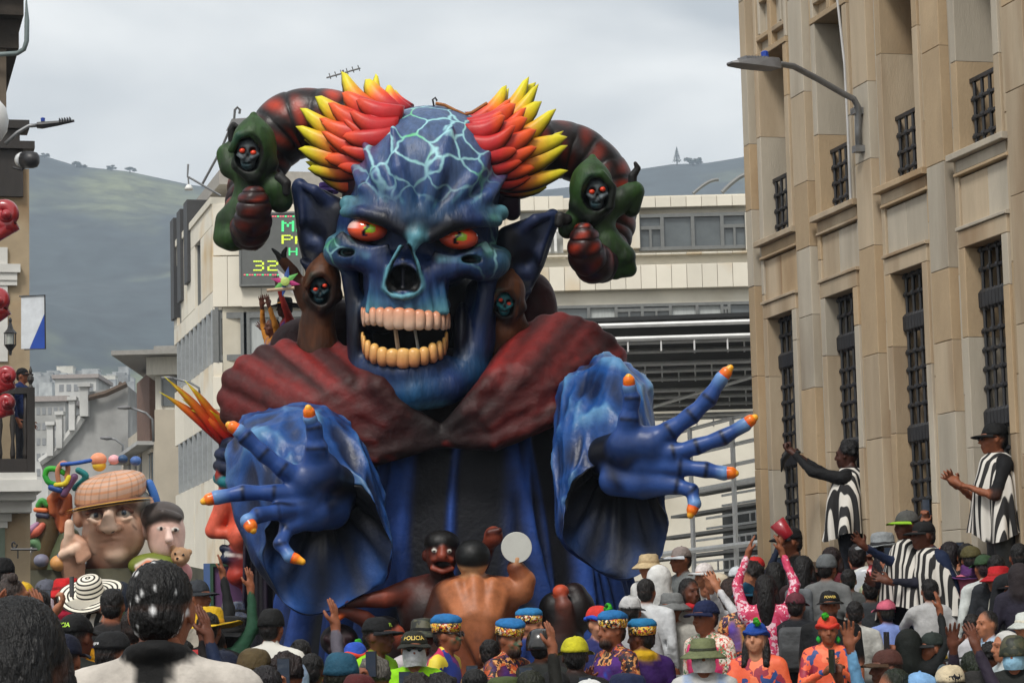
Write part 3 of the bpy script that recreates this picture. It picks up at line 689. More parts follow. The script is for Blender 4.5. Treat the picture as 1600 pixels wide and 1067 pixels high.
# ruined church-like facade
h2 = root('ruined_house', P(150, 980, 128), 'grey roofless ruin with stepped gable and chimney posts down the street', 'building')
outline = [(75, 760), (62, 722), (88, 706), (100, 690), (104, 672), (116, 668), (118, 650), (125, 646), (127, 622), (140, 612), (200, 603), (200, 980), (75, 980)]
Y2 = 128.0; fr_ = np.array([P(x, y, Y2) for x, y in outline]); bk = np.array([P(x, y, Y2)+np.array([-.3, 9, 0]) for x, y in outline]); n = len(outline)
npmesh('gable_wall', np.concatenate([fr_, bk]), [list(range(n))[::-1], list(range(n, 2*n))]+[[i, (i+1) % n, n+(i+1) % n, n+i] for i in range(n)], mats=[M_old], smooth=False, parent=h2)
for (x, y0, y1, w_) in ((131, 604, 650, 7), (112, 625, 672, 5), (92, 648, 700, 5), (78, 664, 712, 5)):
    pp = [boxpart(P(x, y1, Y2-.6), np.array([1.0, 0, 0]), np.array([0, 1.0, 0]), np.array([0, 0, 1.0]), (-w_*.03, w_*.03), (0, .5), (0, (y1-y0)*.032)), boxpart(P(x, y0, Y2-.7), np.array([1.0, 0, 0]), np.array([0, 1.0, 0]), np.array([0, 0, 1.0]), (-w_*.045, w_*.045), (-.05, .7), (0, .18))]
    put('chimney_post', pp, M_wht, h2)
put('ridge_beam', [tube([P(133, 623, Y2-.4), P(165, 615, Y2-.4), P(198, 600, Y2-.4)], .16, 6), tube([P(186, 598, Y2-.4), P(194, 603, Y2-.4)], .1, 6)], mat('old_timber', (.10, .07, .05), .9), h2)
put('stepped_cornice', [tube([P(x, y, Y2-.25) for x, y in ((63, 722), (88, 704), (100, 690), (118, 668), (128, 652))], .22, 6)], M_wht, h2)
# pale blocks further away
for i, (x0, x1, y0, Yd, lab) in enumerate(((52, 102, 628, 190, 'pale flat-roofed block far down the street behind the ruin'), (86, 150, 592, 260, 'small white distant block under the hillside left of the ruin'), (30, 75, 640, 235, 'hazy white distant house beside the wooden balcony'))):
    a, b = P(x0, y0, Yd), P(x1, y0, Yd); hb = root('distant_block', ((a[0]+b[0])/2, Yd+4, 0), lab, 'building', 'distant pale blocks')
    put('wall', [boxpart((0, 0, 0), np.array([1.0, 0, 0]), np.array([0, 1.0, 0]), np.array([0, 0, 1.0]), (a[0], b[0]), (Yd, Yd+9), (0, a[2]))], M_wht, hb)
    s_ = Yd/4000
    for r_ in range(5):
        for q in range(5):
            xx = a[0]+(b[0]-a[0])*(.1+.18*q); zz = a[2]-(9+r_*24)*s_
            w = put('window', [boxpart((0, 0, 0), np.array([1.0, 0, 0]), np.array([0, 1.0, 0]), np.array([0, 0, 1.0]), (xx, xx+(b[0]-a[0])*.11), (Yd-.04, Yd+.1), (zz-11*s_, zz))], mat('far_window', (.25, .26, .27), .4), hb)
    put('roof', [boxpart((0, 0, 0), np.array([1.0, 0, 0]), np.array([0, 1.0, 0]), np.array([0, 0, 1.0]), (a[0]-.3, b[0]+.3), (Yd-.3, Yd+9.2), (a[2], a[2]+.4))], mat('far_roof', (.35, .31, .29), .8), hb)
# scattered distant town on the lower slopes
for i in range(34):
    px = rnd.uniform(48, 215); Yd = rnd.uniform(1130, 1290); py = 595-(Yd-1130)*.14+rnd.uniform(-4, 10); s_ = Yd/4000; wq = rnd.uniform(8, 26)*s_; hq = rnd.uniform(6, 20)*s_
    p = P(px, py, Yd)
    o = put('distant_house', [boxpart(p, np.array([1.0, 0, 0]), np.array([0, 1.0, 0]), np.array([0, 0, 1.0]), (-wq/2, wq/2), (0, wq), (-60, 0)), boxpart(p, np.array([1.0, 0, 0]), np.array([0, 1.0, 0]), np.array([0, 0, 1.0]), (-wq*.54, wq*.54), (-.1, wq*1.05), (0, .08*hq))], rnd.choice([M_wht, M_old, M_cream]), None)
    tag(o, 'small hazy house in the distant town below the hill', 'house', 'houses of the distant town')
# ---- lamps down the street
def far_lamp(pts, head, Y, label):
    b = P(pts[0][0], pts[0][1], Y); L = root('street_lamp', b, label, 'street lamp')
    put('arm', [tube([P(x, y, Y) for x, y in pts], .05*Y/100, 6)], M_galv, L, True)
    a, e = P(*head[0], Y), P(*head[1], Y); put('lamp_head', [tube([a, a*.6+e*.4, e], [.10*Y/100, .16*Y/100, .09*Y/100], 8, True, .5)], M_lamp, L, True)
far_lamp([(240, 690), (238, 655), (228, 645), (205, 637)], [(205, 637), (184, 637)], 100, 'grey street lamp arching before the beige house')
far_lamp([(192, 720), (192, 695), (180, 686), (172, 685)], [(174, 685), (157, 684)], 122, 'small grey street lamp in front of the ruined house')
far_lamp([(312, 616), (311, 606), (296, 597), (270, 591)], [(270, 591), (252, 590)], 83, 'street lamp over the feather headdress on the cream building')
# ================================================================== covered stand (bleachers) on the right
M_pipe = mat('white_pipe', (.80, .81, .80), .45, .1, 6, .05)
M_canv = mat('black_canopy', (.03, .032, .034), .8, .2, 1.5, .3)
st = root('covered_grandstand', P(1080, 985, 40), 'white tube grandstand under a black canopy behind the stone building', 'grandstand')
zc = P(1050, 500, 33)[2]
def Xat(px, Y): return P(px, 600, Y)[0]
put('canopy', [(np.array([(Xat(905, 33), 33, zc+.0), (Xat(1300, 33), 33, zc+.04), (Xat(1300, 33)+6, 47, zc+.04), (Xat(840, 47), 47, zc+.0), (Xat(905, 33), 33, zc+.05), (Xat(1300, 33), 33, zc+.09), (Xat(1300, 33)+6, 47, zc+.09), (Xat(840, 47), 47, zc+.05)]), CUBE_F)], M_canv, st)
for i, Y in enumerate((33, 34.3, 36.2, 38.2, 40.3, 42.6, 45, 47)):
    for dz in ((-.04, -.22) if i % 2 == 0 else (-.12,)):
        put('truss_pipe', [tube([(Xat(880, Y), Y, zc+dz-.02), (Xat(1290, Y), Y, zc+dz)], .035, 6)]+([tube([(Xat(905+26*k, Y), Y, zc+dz-.18), (Xat(905+26*k, Y), Y, zc+dz)], .012, 5) for k in range(12) if rnd.random() < .6] if dz < -.1 else []), M_pipe, st)
FG = Face((3.93+3.2*.968, 20.7+3.2*.252), (-.252, .968), (-.968, -.252))      # stand front, set back from the street
def rail(pxr, pyr, rr=.03, o=0, t1=24):
    t, z = FG.hit(pxr, pyr, o); put('rail', [tube([FG.p(t-1, z, o), FG.p(t1, z, o)], rr, 6)], M_pipe, st); return z
zs_ = [rail(1165, y, r, o) for y, r, o in ((592, .025, 0), (648, .03, 0), (690, .03, 0), (722, .03, .0), (752, .045, 0), (850, .045, .2))]
for k in range(7):
    t = FG.hit(1165, 700)[0]+.4+k*1.9
    put('upright', [tube([FG.p(t, .1, .05), FG.p(t, zs_[1], .05)], .04, 6)], M_pipe, st)
    put('brace', [tube([FG.p(t, .6, .02), FG.p(t+1.9, 2.2, .02)], .022, 5), tube([FG.p(t, 2.2, .03), FG.p(t+1.9, .6, .03)], .022, 5)], M_pipe, st)
for k in range(10):
    z = .5+.40*k
    put('seat_plank', [FG.box((4, 26), (z, z+.05), (-.4-.3*k, -.05-.3*k))], mat('plank_grey', (.30, .30, .29), .7), st)
    put('ladder_beam', [FG.box((4, 24), (z-.3, z-.26), (-.07-.3*k, -.05-.3*k)), FG.box((4, 24), (z-.12, z-.08), (-.07-.3*k, -.05-.3*k))]+[FG.box((4+.3*j, 4.04+.3*j), (z-.26, z-.12), (-.07-.3*k, -.05-.3*k)) for j in range(60)], M_pipe, st)
put('stand_backing', [FG.box((4, 27), (0, 3.9), (-3.9, -3.8))], mat('stand_shade', (.06, .062, .06), .9, .3, 2, .2), st)  # dark panel added for the shade beneath the stand
put('back_sheet', [FG.box((2, 30), (3.9, 5.0), (-9.2, -9.1))], mat('pale_sheeting', (.55, .56, .55), .7, .12, .6, .1), st)
for k in range(8): put('back_post', [tube([FG.p(4+3*k, .1, -9.0), FG.p(4+3*k, 5.6, -9.0)], .06, 6)], mat('post_grey', (.3, .3, .3), .6), st)
# ================================================================== near building on the left edge
FE = Face(P(46, 400, 41)[:2], (.968, .252), (.252, -.968))     # end wall of the block, facing the crossing; t=0 at its street corner
E_ = root('balcony_house', FE.p(-3, 0, -3), 'old plastered house with dark wooden balcony at the left edge', 'building')
M_tan = mat('tan_plaster', (.36, .28, .18), .85, .15, 2, .2, stain=((.25, .15, .07), .8, .5, .7)); M_dkw = mat('dark_wood', (.022, .017, .014), .55, .25, 8, .2, stretch=(1, 1, .2)); M_plw = mat('white_plaster', (.62, .61, .57), .8, .1, 2, .1)
ze = lambda y, px=40: P(px, y, 40.5)[2]
put('wall', [FE.box((-22, 0), (0, ze(470)), (-8, 0)), FE.box((-22, -.0), (ze(470), ze(255)), (-8, -.03))], M_tan, E_)
put('pale_wall', [FE.box((-22, -.35), (ze(560), ze(380)), (-.5, .03))], M_plw, E_)
put('moulding', [FE.box((-22, -.15), (ze(420), ze(407)), (-.2, .1)), FE.box((-22, -.2), (ze(432), ze(420)), (-.2, .07)), FE.box((-22, -.2), (ze(440), ze(432)), (-.2, .05))], M_plw, E_)
put('dark_pier', [FE.box((-1.2, -.1), (ze(300), ze(215)), (-.5, .06)), FE.box((-1.35, .08), (ze(226), ze(214)), (-.5, .16)), FE.box((-1.25, 0), (ze(193), ze(180)), (-.5, .1)), FE.box((-1.1, -.15), (ze(214), ze(193)), (-.5, .03))], M_dkw, E_)
put('upper_pier', [FE.box((-22, -.36), (ze(300), ze(60, 10)), (-8, -.05))], mat('brown_pier', (.13, .10, .07), .8), E_)
put('eave', [FE.box((-22, -.16), (ze(66, 20), ze(20, 20)), (-8, .02)), FE.box((-22, -.1), (ze(20, 20), ze(-60, 20)), (-8, .30))], mat('eave_dark', (.035, .027, .02), .9, .3, 6, .3), E_)
put('gutter', [tube([FE.p(-14, ze(-14, 20), .38), FE.p(-.07, ze(-14, 20), .38), FE.p(-.055, ze(30, 40), .38), FE.p(-.06, ze(62, 40), .38), FE.p(-.10, ze(74, 36), .34), FE.p(-.2, ze(79, 20), .24), FE.p(-.6, ze(80, 10), .1), FE.p(-4, ze(80, 10), .06)], .04, 8)], mat('gutter_metal', (.15, .19, .19), .5), E_, True)
# balcony
zb0, zb1 = ze(740, 50), ze(618, 50)
put('balcony_floor', [FE.box((-9, .05), (zb0-.12, zb0), (-.1, .86)), FE.box((-9, .12), (zb0-.3, zb0-.12), (-.1, .95)), FE.box((-9, .05), (zb0-.42, zb0-.3), (-.1, .7)), FE.box((-9, 0), (zb0-.6, zb0-.42), (-.1, .4))], M_plw, E_)
put('balcony_rail', [FE.box((-9, 0), (zb1, zb1+.1), (.71, .84)), FE.box((-9, 0), (zb0, zb0+.22), (.72, .82))], M_dkw, E_)
for i in range(22): put('baluster', [lathe(FE.p(-.12-.2*i, zb0+.2, .77), [(.03, 0), (.045, .1), (.025, .3), (.05, .55), (.03, .75), (.035, zb1-zb0-.2)], 8)], M_dkw, E_, True)
put('newel_post', [FE.box((-.1, .02), (zb0, zb1+.1), (.70, .86)), lathe(FE.p(-.04, zb1+.1, .78), [(.05, 0), (.02, .05), (.055, .12), (.05, .17), (.015, .21), (.03, .26), (.005, .34)], 10)], M_dkw, E_)
put('shop_wall', [FE.box((-9, -.4), (0, ze(800)), (-.2, .04))], mat('green_paint', (.15, .19, .14), .6, .15, 2, .1), E_); put('shop_cornice', [FE.box((-9, -.3), (ze(812), ze(800)), (-.2, .12)), FE.box((-9, -.36), (ze(822), ze(812)), (-.2, .07))], M_plw, E_)
put('awning_shade', [FE.box((-9, -.2), (ze(800), ze(775)), (-.1, .1))], M_dkw, E_)
# lantern, lamp, floodlight, flag, signs on that house
def onE(px, py, o=0.0):
    t, z = FE.hit(px, py, o); return FE.p(t, z, o)
A = root('wall_lantern', P(18, 555, 39.5), 'small black wrought iron lantern beside the wooden balcony', 'lantern')
q = P(16, 530, 39.5); put('cage', [boxpart(q, np.array([1.0, 0, 0]), np.array([0, 1.0, 0]), np.array([0, 0, 1.0]), (x-.008, x+.008), (y-.008, y+.008), (-.09, .09)) for x in (-.07, .07) for y in (-.07, .07)]+[lathe(q, [(.11, .09), (.05, .16), (.02, .26), (.03, .3), (.01, .34)], 8), lathe(q, [(.02, -.25), (.03, -.18), (.09, -.1), (.1, -.09)], 8)], M_iron, A)
put('glass', [lathe(q, [(.06, -.08), (.065, .08)], 8)], mat('lantern_glass', (.42, .44, .40), .3), A)
A = root('street_lamp', P(20, 206, 38), 'dark flat street lamp silhouetted on the left edge against the sky', 'street lamp')
put('arm', [tube([P(8, 225, 38), P(28, 207, 38), P(45, 197, 38), P(60, 196, 38)], .03, 8)], M_galv, A, True)
put('lamp_head', [tube([P(58, 196, 38), P(66, 196, 38), P(90, 193, 38), P(116, 189, 38)], [.06, .07, .05, .025], 8, True, .8)]+[boxpart(P(93+4*i, 191-.4*i, 38), np.array([1.0, 0, 0]), np.array([0, 1.0, 0]), np.array([0, 0, 1.0]), (0, .012), (-.06, .06), (0, .05)) for i in range(5)], M_iron, A); put('sensor', [lathe(P(67, 190, 38), [(.03, 0), (.035, .05), (.01, .06)], 10)], M_blue, A)
A = root('floodlight', P(38, 262, 38), 'round black floodlight bracketed to the left edge pier', 'floodlight')
put('housing', [tube([P(37, 250, 38), P(39, 250, 38), P(50, 250, 37.9), P(58, 250, 37.9), P(61, 250, 37.9)], [.12, .135, .13, .11, .06], 12)], M_iron, A, True); put('lens', [tube([P(30, 250, 38.05), P(36.5, 250, 38)], [.10, .125], 12)], mat('lens_white', (.6, .62, .63), .2), A, True); put('bracket', [tube([P(20, 262, 38), P(34, 266, 38), P(38, 262, 38)], .02, 6)], M_iron, A)
A = root('framed_banner', P(40, 545, 39), 'white and blue triangular banner in a thin black frame at the balcony', 'banner')
put('frame', [tube([P(30, 463, 39), P(70, 461, 39), P(71, 545, 39), P(38, 546, 39)], .012, 6)], M_iron, A)
def slab(pts, Y, th, mm, name, par): 
    f_ = np.array([P(x, y, Y) for x, y in pts]); b_ = f_+np.array([0, th, 0]); n = len(pts)
    return npmesh(name, np.concatenate([f_, b_]), [list(range(n))[::-1], list(range(n, 2*n))]+[[i, (i+1) % n, n+(i+1) % n, n+i] for i in range(n)], mats=[mm], smooth=False, parent=par)
slab([(33, 464), (69.5, 462), (69.5, 490), (46, 545), (33, 545)], 39.01, .015, mat('banner_white', (.62, .65, .68), .7), 'white_cloth', A); slab([(69.6, 490), (70, 544.5), (46, 545)], 39.01, .015, mat('banner_blue', (.01, .06, .35), .7), 'blue_cloth', A)
for nm, (x, y), lab in (('bracket_sign', (52, 858), 'wrought iron scroll bracket on the left shopfront'),):
    A = root(nm, P(x, y+10, 36), lab, 'bracket'); put('bar', [tube([P(17, 858, 36), P(58, 858, 36)], .018, 6), tube([P(28, 858, 36), P(28, 872, 36)], .01, 5)], M_iron, A)
    put('scroll', [tube([P(22+5*math.cos(a)*(1-a/9), 850+7*math.sin(a)*(1-a/9), 36) for a in np.linspace(0, 6.5, 24)], .012, 5)], M_iron, A)
A = root('white_globe', P(2, 232, 30), 'large white round balloon cut off by the left edge', 'balloon')
put('balloon', [lathe(P(-14, 226, 30), [(.01, 0), (.12, .05), (.19, .16), (.21, .3), (.18, .44), (.09, .55), (.01, .58)], 20)], mat('balloon_white', (.66, .66, .64), .35, .05, 3, 0), A, True); put('string', [tube([P(-14, 226, 30), P(-16, 620, 30), P(-18, 1000, 30)], .004, 5)], M_rod, A)
# red scroll ornaments of a carnival frame at the left edge
M_redp = mat('red_lacquer', (.30, .012, .018), .3, .15, 6, .05, coat=.5, stain=((.03, .004, .004), 2.2, .55, .75))
A = root('scroll_frame', P(-30, 985, 24), 'dark red carved scroll ornaments on a carnival frame at the left edge', 'ornament')
put('post', [tube([P(-42, 1040, 24), P(-42, 260, 24)], .06, 8), tube([P(-42, 1044, 24), P(-42, 1038, 24)], [.3, .3], 12)], M_redp, A)
for (x, y, R) in ((12, 335, 27), (0, 470, 24), (14, 588, 18), (14, 630, 16)):
    sp = np.linspace(0, 1, 40); aa = 5.6-sp*9.4; rr = R*(1-sp*.86)
    path = [P(-42, y+R*2.2, 24), P(-30, y+R*1.7, 24)]+[P(x-3+rr[i]*.62*math.cos(aa[i])*1.15, y+rr[i]*.62*math.sin(aa[i])*-1.15, 24-.06*sp[i]) for i in range(40)]
    put('scroll', [tube(path, [R*.0026, R*.0028]+[R*.006*.40*(1-.5*q)+.02 for q in sp], 10)], M_redp, A, True)
    put('scroll_eye', [lathe(P(x-3, y, 23.86), [(R*.0018, -.03), (R*.0018, .0), (.006, .03)], 12, (1, 0, 0), (0, 0, 1), (0, -1, 0))], M_redp, A, True)
    put('scroll_disc', [lathe(P(x-3, y, 23.99), [(R*.0030, -.05), (R*.0046, -.02), (R*.0040, .03), (R*.002, .05)], 20, (1, 0, 0), (0, 0, 1), (0, -1, 0))], M_redp, A, True)
# ================================================================== THE DEMON FLOAT
flo = root('demon_float', (P(700, 900, 29)[0], 29.0, 0), 'giant blue horned skull demon float with outstretched clawed hands', 'carnival float')
def paintmat(name, rough=.5, var=.2, scale=5, bump=.12, bscale=30, coat=.0, **k): return mat(name, rough=rough, var=var, scale=scale, bump=bump, bscale=bscale, attr=True, coat=coat, spec=.35, gam=k.pop('gam', 1.34), **k)
M_fp = paintmat('float_paint', var=.3, scale=8, bump=.25, bscale=18, gam=1.14); M_cloth = paintmat('float_cloth', .6, .35, 5, 1.0, 7); M_silk = paintmat('float_silk', .40, .2, 9, .25, 30, gam=1.15)
M_robe = paintmat('float_robe', .62, .3, 4, .5, 16, gam=1.08)
# skull paint: cracked forehead veins where the alpha of Col is set
def skullmat():
    m = paintmat('skull_paint', .44, .30, 6, .55, 9, gam=1.16, stretch=(2.4, 2.4, .55)); nt = m.node_tree; L = nt.links
    if nt.nodes.get('veins'): return m
    b = nt.nodes['Principled BSDF']; src = b.inputs['Base Color'].links[0].from_socket
    at = [n for n in nt.nodes if n.type == 'ATTRIBUTE'][0]
    tcn = nt.nodes.new('ShaderNodeTexCoord'); nz = nt.nodes.new('ShaderNodeTexNoise'); nz.inputs['Scale'].default_value = 3.5
    L.new(tcn.outputs['Object'], nz.inputs['Vector'])
    mx = nt.nodes.new('ShaderNodeMix'); mx.data_type = 'RGBA'; mx.blend_type = 'LINEAR_LIGHT'; mx.inputs[0].default_value = .10
    L.new(tcn.outputs['Object'], mx.inputs[6]); L.new(nz.outputs['Color'], mx.inputs[7])
    vo = nt.nodes.new('ShaderNodeTexVoronoi'); vo.name = 'veins'; vo.feature = 'DISTANCE_TO_EDGE'; vo.inputs['Scale'].default_value = 3.3
    L.new(mx.outputs[2], vo.inputs['Vector'])
    r1 = nt.nodes.new('ShaderNodeMapRange'); r1.inputs[1].default_value = .006; r1.inputs[2].default_value = .075; r1.inputs[3].default_value = 1; r1.inputs[4].default_value = 0
    r1.interpolation_type = 'SMOOTHSTEP'
    L.new(vo.outputs['Distance'], r1.inputs[0])
    mu = nt.nodes.new('ShaderNodeMath'); mu.operation = 'MULTIPLY'; L.new(r1.outputs[0], mu.inputs[0]); L.new(at.outputs['Alpha'], mu.inputs[1])
    n2 = nt.nodes.new('ShaderNodeTexNoise'); n2.inputs['Scale'].default_value = 2.6; L.new(tcn.outputs['Object'], n2.inputs['Vector'])
    cr_ = nt.nodes.new('ShaderNodeValToRGB'); cr_.color_ramp.elements[0].color = (*srgb(160, 215, 222), 1); cr_.color_ramp.elements[1].color = (*srgb(100, 200, 130), 1)
    cr_.color_ramp.elements[0].position = .5; cr_.color_ramp.elements[1].position = .68
    L.new(n2.outputs['Fac'], cr_.inputs[0])
    m2 = nt.nodes.new('ShaderNodeMix'); m2.data_type = 'RGBA'; L.new(mu.outputs[0], m2.inputs[0]); L.new(src, m2.inputs[6]); L.new(cr_.outputs[0], m2.inputs[7]); L.new(m2.outputs[2], b.inputs['Base Color'])
    return m
def uvgrid(nu, nv, fn, closed_u=True, cap=False):
    V = []; C = []
    for j in range(nv):
        for i in range(nu):
            a = fn(i/(nu if closed_u else nu-1), j/(nv-1)); V.append(a[0]); C.append(a[1])
    Fc = [[j*nu+i, j*nu+(i+1) % nu, (j+1)*nu+(i+1) % nu, (j+1)*nu+i] for j in range(nv-1) for i in range(nu if closed_u else nu-1)]
    if cap: Fc += [list(range(nu))[::-1], [(nv-1)*nu+i for i in range(nu)]]
    return np.array(V), np.array(C), Fc
def blob(name, fr, c, r, m, parent, rot=0, e=2.6, nu=16, nv=10, colfn=None):
    """super-ellipsoid piece in a photo frame"""
    V = []; C = []; ca, sa = math.cos(math.radians(rot)), math.sin(math.radians(rot))
    sg = lambda v: math.copysign(abs(v)**(2/e), v)
    for j in range(nv+1):
        ph = -math.pi/2+math.pi*j/nv
        for i in range(nu):
            th = 2*math.pi*i/nu; q = np.array([sg(math.cos(ph))*sg(math.cos(th)), sg(math.sin(ph)), sg(math.cos(ph))*sg(math.sin(th))]); x, y, z = q*np.asarray(r)
            V.append((c[0]+x*ca-y*sa, c[1]+x*sa+y*ca, c[2]+z)); C.append(colfn(q) if colfn else (1, 1, 1))
    Fc = [[j*nu+i, j*nu+(i+1) % nu, (j+1)*nu+(i+1) % nu, (j+1)*nu+i] for j in range(nv) for i in range(nu)]
    return npmesh(name, fr.w(V), Fc, np.array(C) if colfn else None, [m], None, True, parent)
FH = Frame(650, 420, 27.4)
BL, NV, CY, TE, GR, BK = c3((38, 60, 104)), c3((13, 19, 38)), c3((104, 158, 172)), c3((38, 86, 124)), c3((105, 180, 120)), c3((5, 6, 9))
BL2 = c3((60, 84, 130)); RD = c3((150, 50, 60))
def build_skull():
    S = Sculpt()
    S.e((672, 268, -40), (122, 106, 140), c3((82, 104, 138)))
    S.e((665, 290, 40), (104, 74, 68), c3((72, 94, 132)), 30)
    S.e((655, 365, 0), (112, 84, 88), BL, 25)
    S.e((651, 358, -8), (127, 88, 84), BL, 20); S.e((655, 500, -66), (108, 110, 60), c3((16, 10, 12)), 10)
    # brows
    S.c([(548, 322, 68), (600, 334, 98), (642, 354, 112)], [13, 18, 15], BL, 12, cols=[CY*.7, BL, NV]); S.c([(782, 336, 62), (730, 344, 98), (682, 360, 112)], [13, 18, 15], BL, 12, cols=[CY*.7, BL, NV])
    for a in ([(640, 346, 108), (596, 285, 98), (572, 225, 55)], [(650, 342, 113), (628, 272, 109), (618, 208, 78)], [(668, 342, 113), (690, 272, 109), (706, 206, 78)], [(684, 350, 111), (738, 288, 94), (768, 238, 52)], [(700, 354, 106), (762, 312, 82), (790, 275, 40)], [(625, 345, 104), (575, 300, 86), (556, 265, 50)]):
        S.c(a, [13, 11, 5], BL2, 12, cols=[TE*.8, BL2, BL2])
    S.e((660, 358, 112), (20, 13, 13), NV, 8)
    # sockets
    S.e((576, 366, 122), (40, 26, 44), BK, 8, sub=True); S.e((717, 378, 120), (42, 26, 44), BK, 8, sub=True)
    for q in (0, 1):
        S.c([(540-q*5, 368+q*6, 86), (556, 389+q*7, 96), (584, 395+q*8, 102), (612, 388+q*7, 104)], [3, 5, 5, 3], BL2, 4, cols=[NV, TE, BL2, NV])
        S.c([(682, 398+q*6, 104), (712, 408+q*8, 102), (740, 402+q*7, 95), (758, 384+q*6, 82)], [3, 5, 5, 3], BL2, 4, cols=[NV, BL2, TE, NV])
    S.c([(544, 336, 82), (572, 338, 104), (606, 348, 116), (642, 370, 120)], [8, 11, 12, 9], NV, 7, cols=[CY*.6, BL, NV, NV]); S.c([(778, 350, 78), (746, 349, 102), (708, 356, 116), (676, 376, 120)], [8, 11, 12, 9], NV, 7, cols=[CY*.6, BL, NV, NV])
    # nose bridge and rim
    S.c([(659, 356, 110), (655, 376, 124), (650, 388, 124)], [15, 13, 9], CY, 9, cols=[NV*2, CY, CY])
    # cheekbones
    S.e((556, 398, 62), (42, 24, 36), BL, 22); S.e((746, 412, 56), (44, 26, 36), BL, 22)
    S.c([(524, 384, 26), (530, 396, 62), (560, 410, 88), (600, 418, 100)], [14, 14, 13, 12], TE, 22, cols=[CY*.7, CY*.8, BL, BL]); S.c([(784, 403, 20), (778, 414, 56), (742, 426, 86), (690, 428, 100)], [15, 15, 14, 12], TE, 22, cols=[CY*.7, CY*.8, BL, BL])
    # upper jaw
    S.e((637, 448, 66), (66, 52, 54), BL, 20); S.e((637, 478, 68), (69, 22, 50), c3((60, 100, 135)), 12)
    S.e((552, 466, 104), (22, 40, 40), NV, 14, sub=True); S.e((730, 474, 100), (22, 40, 40), NV, 14, sub=True)
    for x0, x1, y0 in ((588, 582, 428), (598, 596, 432), (606, 611, 440), (617, 628, 458), (645, 645, 460), (660, 662, 452), (668, 676, 440), (680, 690, 434), (692, 699, 430)):
        z0 = 118-abs(x0-640)*.28; S.c([(x0, y0, z0-4), ((x0+x1)/2, (y0+488)/2, z0-1), (x1, 488, z0-2)], [3.5, 4.5, 6], TE, 5, cols=[BL, TE, CY])
    S.c([(607, 452, 114), (620, 464, 122), (635, 467, 124), (650, 463, 122), (663, 450, 113), (657, 418, 119), (645, 390, 124), (631, 391, 122), (613, 424, 117), (607, 452, 114)], 4.2, CY, 4)
    S.c([(640, 394, 128), (631, 418, 128), (621, 446, 124)], [8, 14, 14], BK, 2, sub=True); S.c([(640, 394, 128), (642, 418, 128), (649, 445, 124)], [8, 14, 14], BK, 2, sub=True)
    S.e((635, 436, 122), (22, 20, 34), BK, 2, sub=True)
    S.c([(634, 408, 100), (634, 452, 100)], 3, NV, 2)
    S.e((548, 398, 100), (14, 6, 16), BK, 3, sub=True); S.e((738, 409, 100), (16, 6, 16), BK, 3, sub=True)
    # jaw
    S.c([(563, 445, 5), (563, 520, 22), (574, 588, 45)], [21, 19, 24], BL, 10, cols=[NV, NV*1.5, TE*.6]); S.c([(752, 458, 2), (748, 530, 18), (734, 582, 40)], [25, 27, 28], BL, 10, cols=[NV*1.4, BL, TE*.8])
    S.c([(546, 415, 40), (555, 470, 44), (562, 530, 46), (574, 580, 58)], [13, 13, 14, 17], BL, 14, cols=[BL, NV*1.3, NV*1.5, BL]); S.c([(764, 428, 36), (756, 480, 40), (746, 540, 44), (726, 582, 56)], [14, 15, 17, 19], BL, 14, cols=[BL, BL*.7, BL*.8, TE*.7])
    S.c([(574, 588, 45), (602, 604, 84), (650, 612, 98), (702, 604, 82), (734, 582, 40)], [23, 25, 27, 26, 27], BL, 14, cols=[BL*.8, BL, TE, BL, TE])
    S.c([(578, 572, 66), (604, 580, 94), (637, 584, 102), (670, 580, 94), (697, 570, 64)], [16, 17, 18, 17, 16], c3((35, 55, 92)), 12)
    S.e((561, 520, 40), (13, 62, 34), NV*1.1, 10); S.e((722, 528, 34), (13, 56, 32), NV*1.1, 10); S.e((604, 500, 40), (36, 24, 30), NV, 10)
    S.c([(600, 622, 92), (625, 631, 100), (655, 628, 104), (690, 626, 94), (715, 610, 70)], [5, 7, 8, 7, 5], CY*.7, 10)
    S.e((637, 532, 92), (60, 23, 84), c3((30, 14, 14)), 4, sub=True)
    S.line([(640, 396, 118), (634, 424, 112)], 9, BK, .4, 1)
    # airbrushed colour
    for x0, y0, x1, y1, w0 in ((600, 300, 640, 340, 108), (572, 290, 612, 335, 96), (626, 286, 648, 335, 112), (716, 296, 680, 342, 108), (745, 296, 702, 344, 98), (700, 282, 672, 336, 112), (770, 318, 726, 346, 84), (556, 305, 590, 336, 84)): S.line([(x0, y0, w0-6), ((x0+x1)/2, (y0+y1)/2, w0+4), (x1, y1, w0+4)], 6, NV, 1, .75)
    for x0, y0, x1, y1, w0 in ((586, 296, 624, 338, 106), (612, 290, 644, 336, 114), (704, 292, 676, 338, 114), (732, 296, 692, 342, 106), (758, 306, 716, 344, 94)): S.line([(x0, y0, w0), ((x0+x1)/2, (y0+y1)/2, w0+8), (x1, y1, w0+4)], 4, CY*.8, 1, .6)
    S.line([(552, 330, 78), (536, 352, 76), (532, 378, 78), (548, 394, 94), (580, 404, 106)], 9, CY, 1, .8); S.line([(772, 342, 70), (768, 372, 76), (764, 396, 82), (735, 412, 100), (690, 408, 108)], 9, CY, 1, .8)
    S.paint((530, 385, 70), (14, 14, 40), GR, 1, .55); S.paint((765, 395, 70), (14, 18, 40), GR, 1, .5); S.paint((770, 345, 70), (14, 10, 40), GR, 1, .5)
    S.paint((576, 364, 100), (44, 31, 60), BK, .35, .95); S.paint((717, 376, 100), (46, 31, 60), BK, .35, .95)
    S.line([(600, 344, 110), (652, 362, 120), (710, 352, 112)], 10, BK, 1, .8)
    for x in range(575, 705, 13): S.line([(x, 574, 100-abs(x-637)*.5), (x+1, 592, 100-abs(x-637)*.5)], 4, TE, 1, .7)
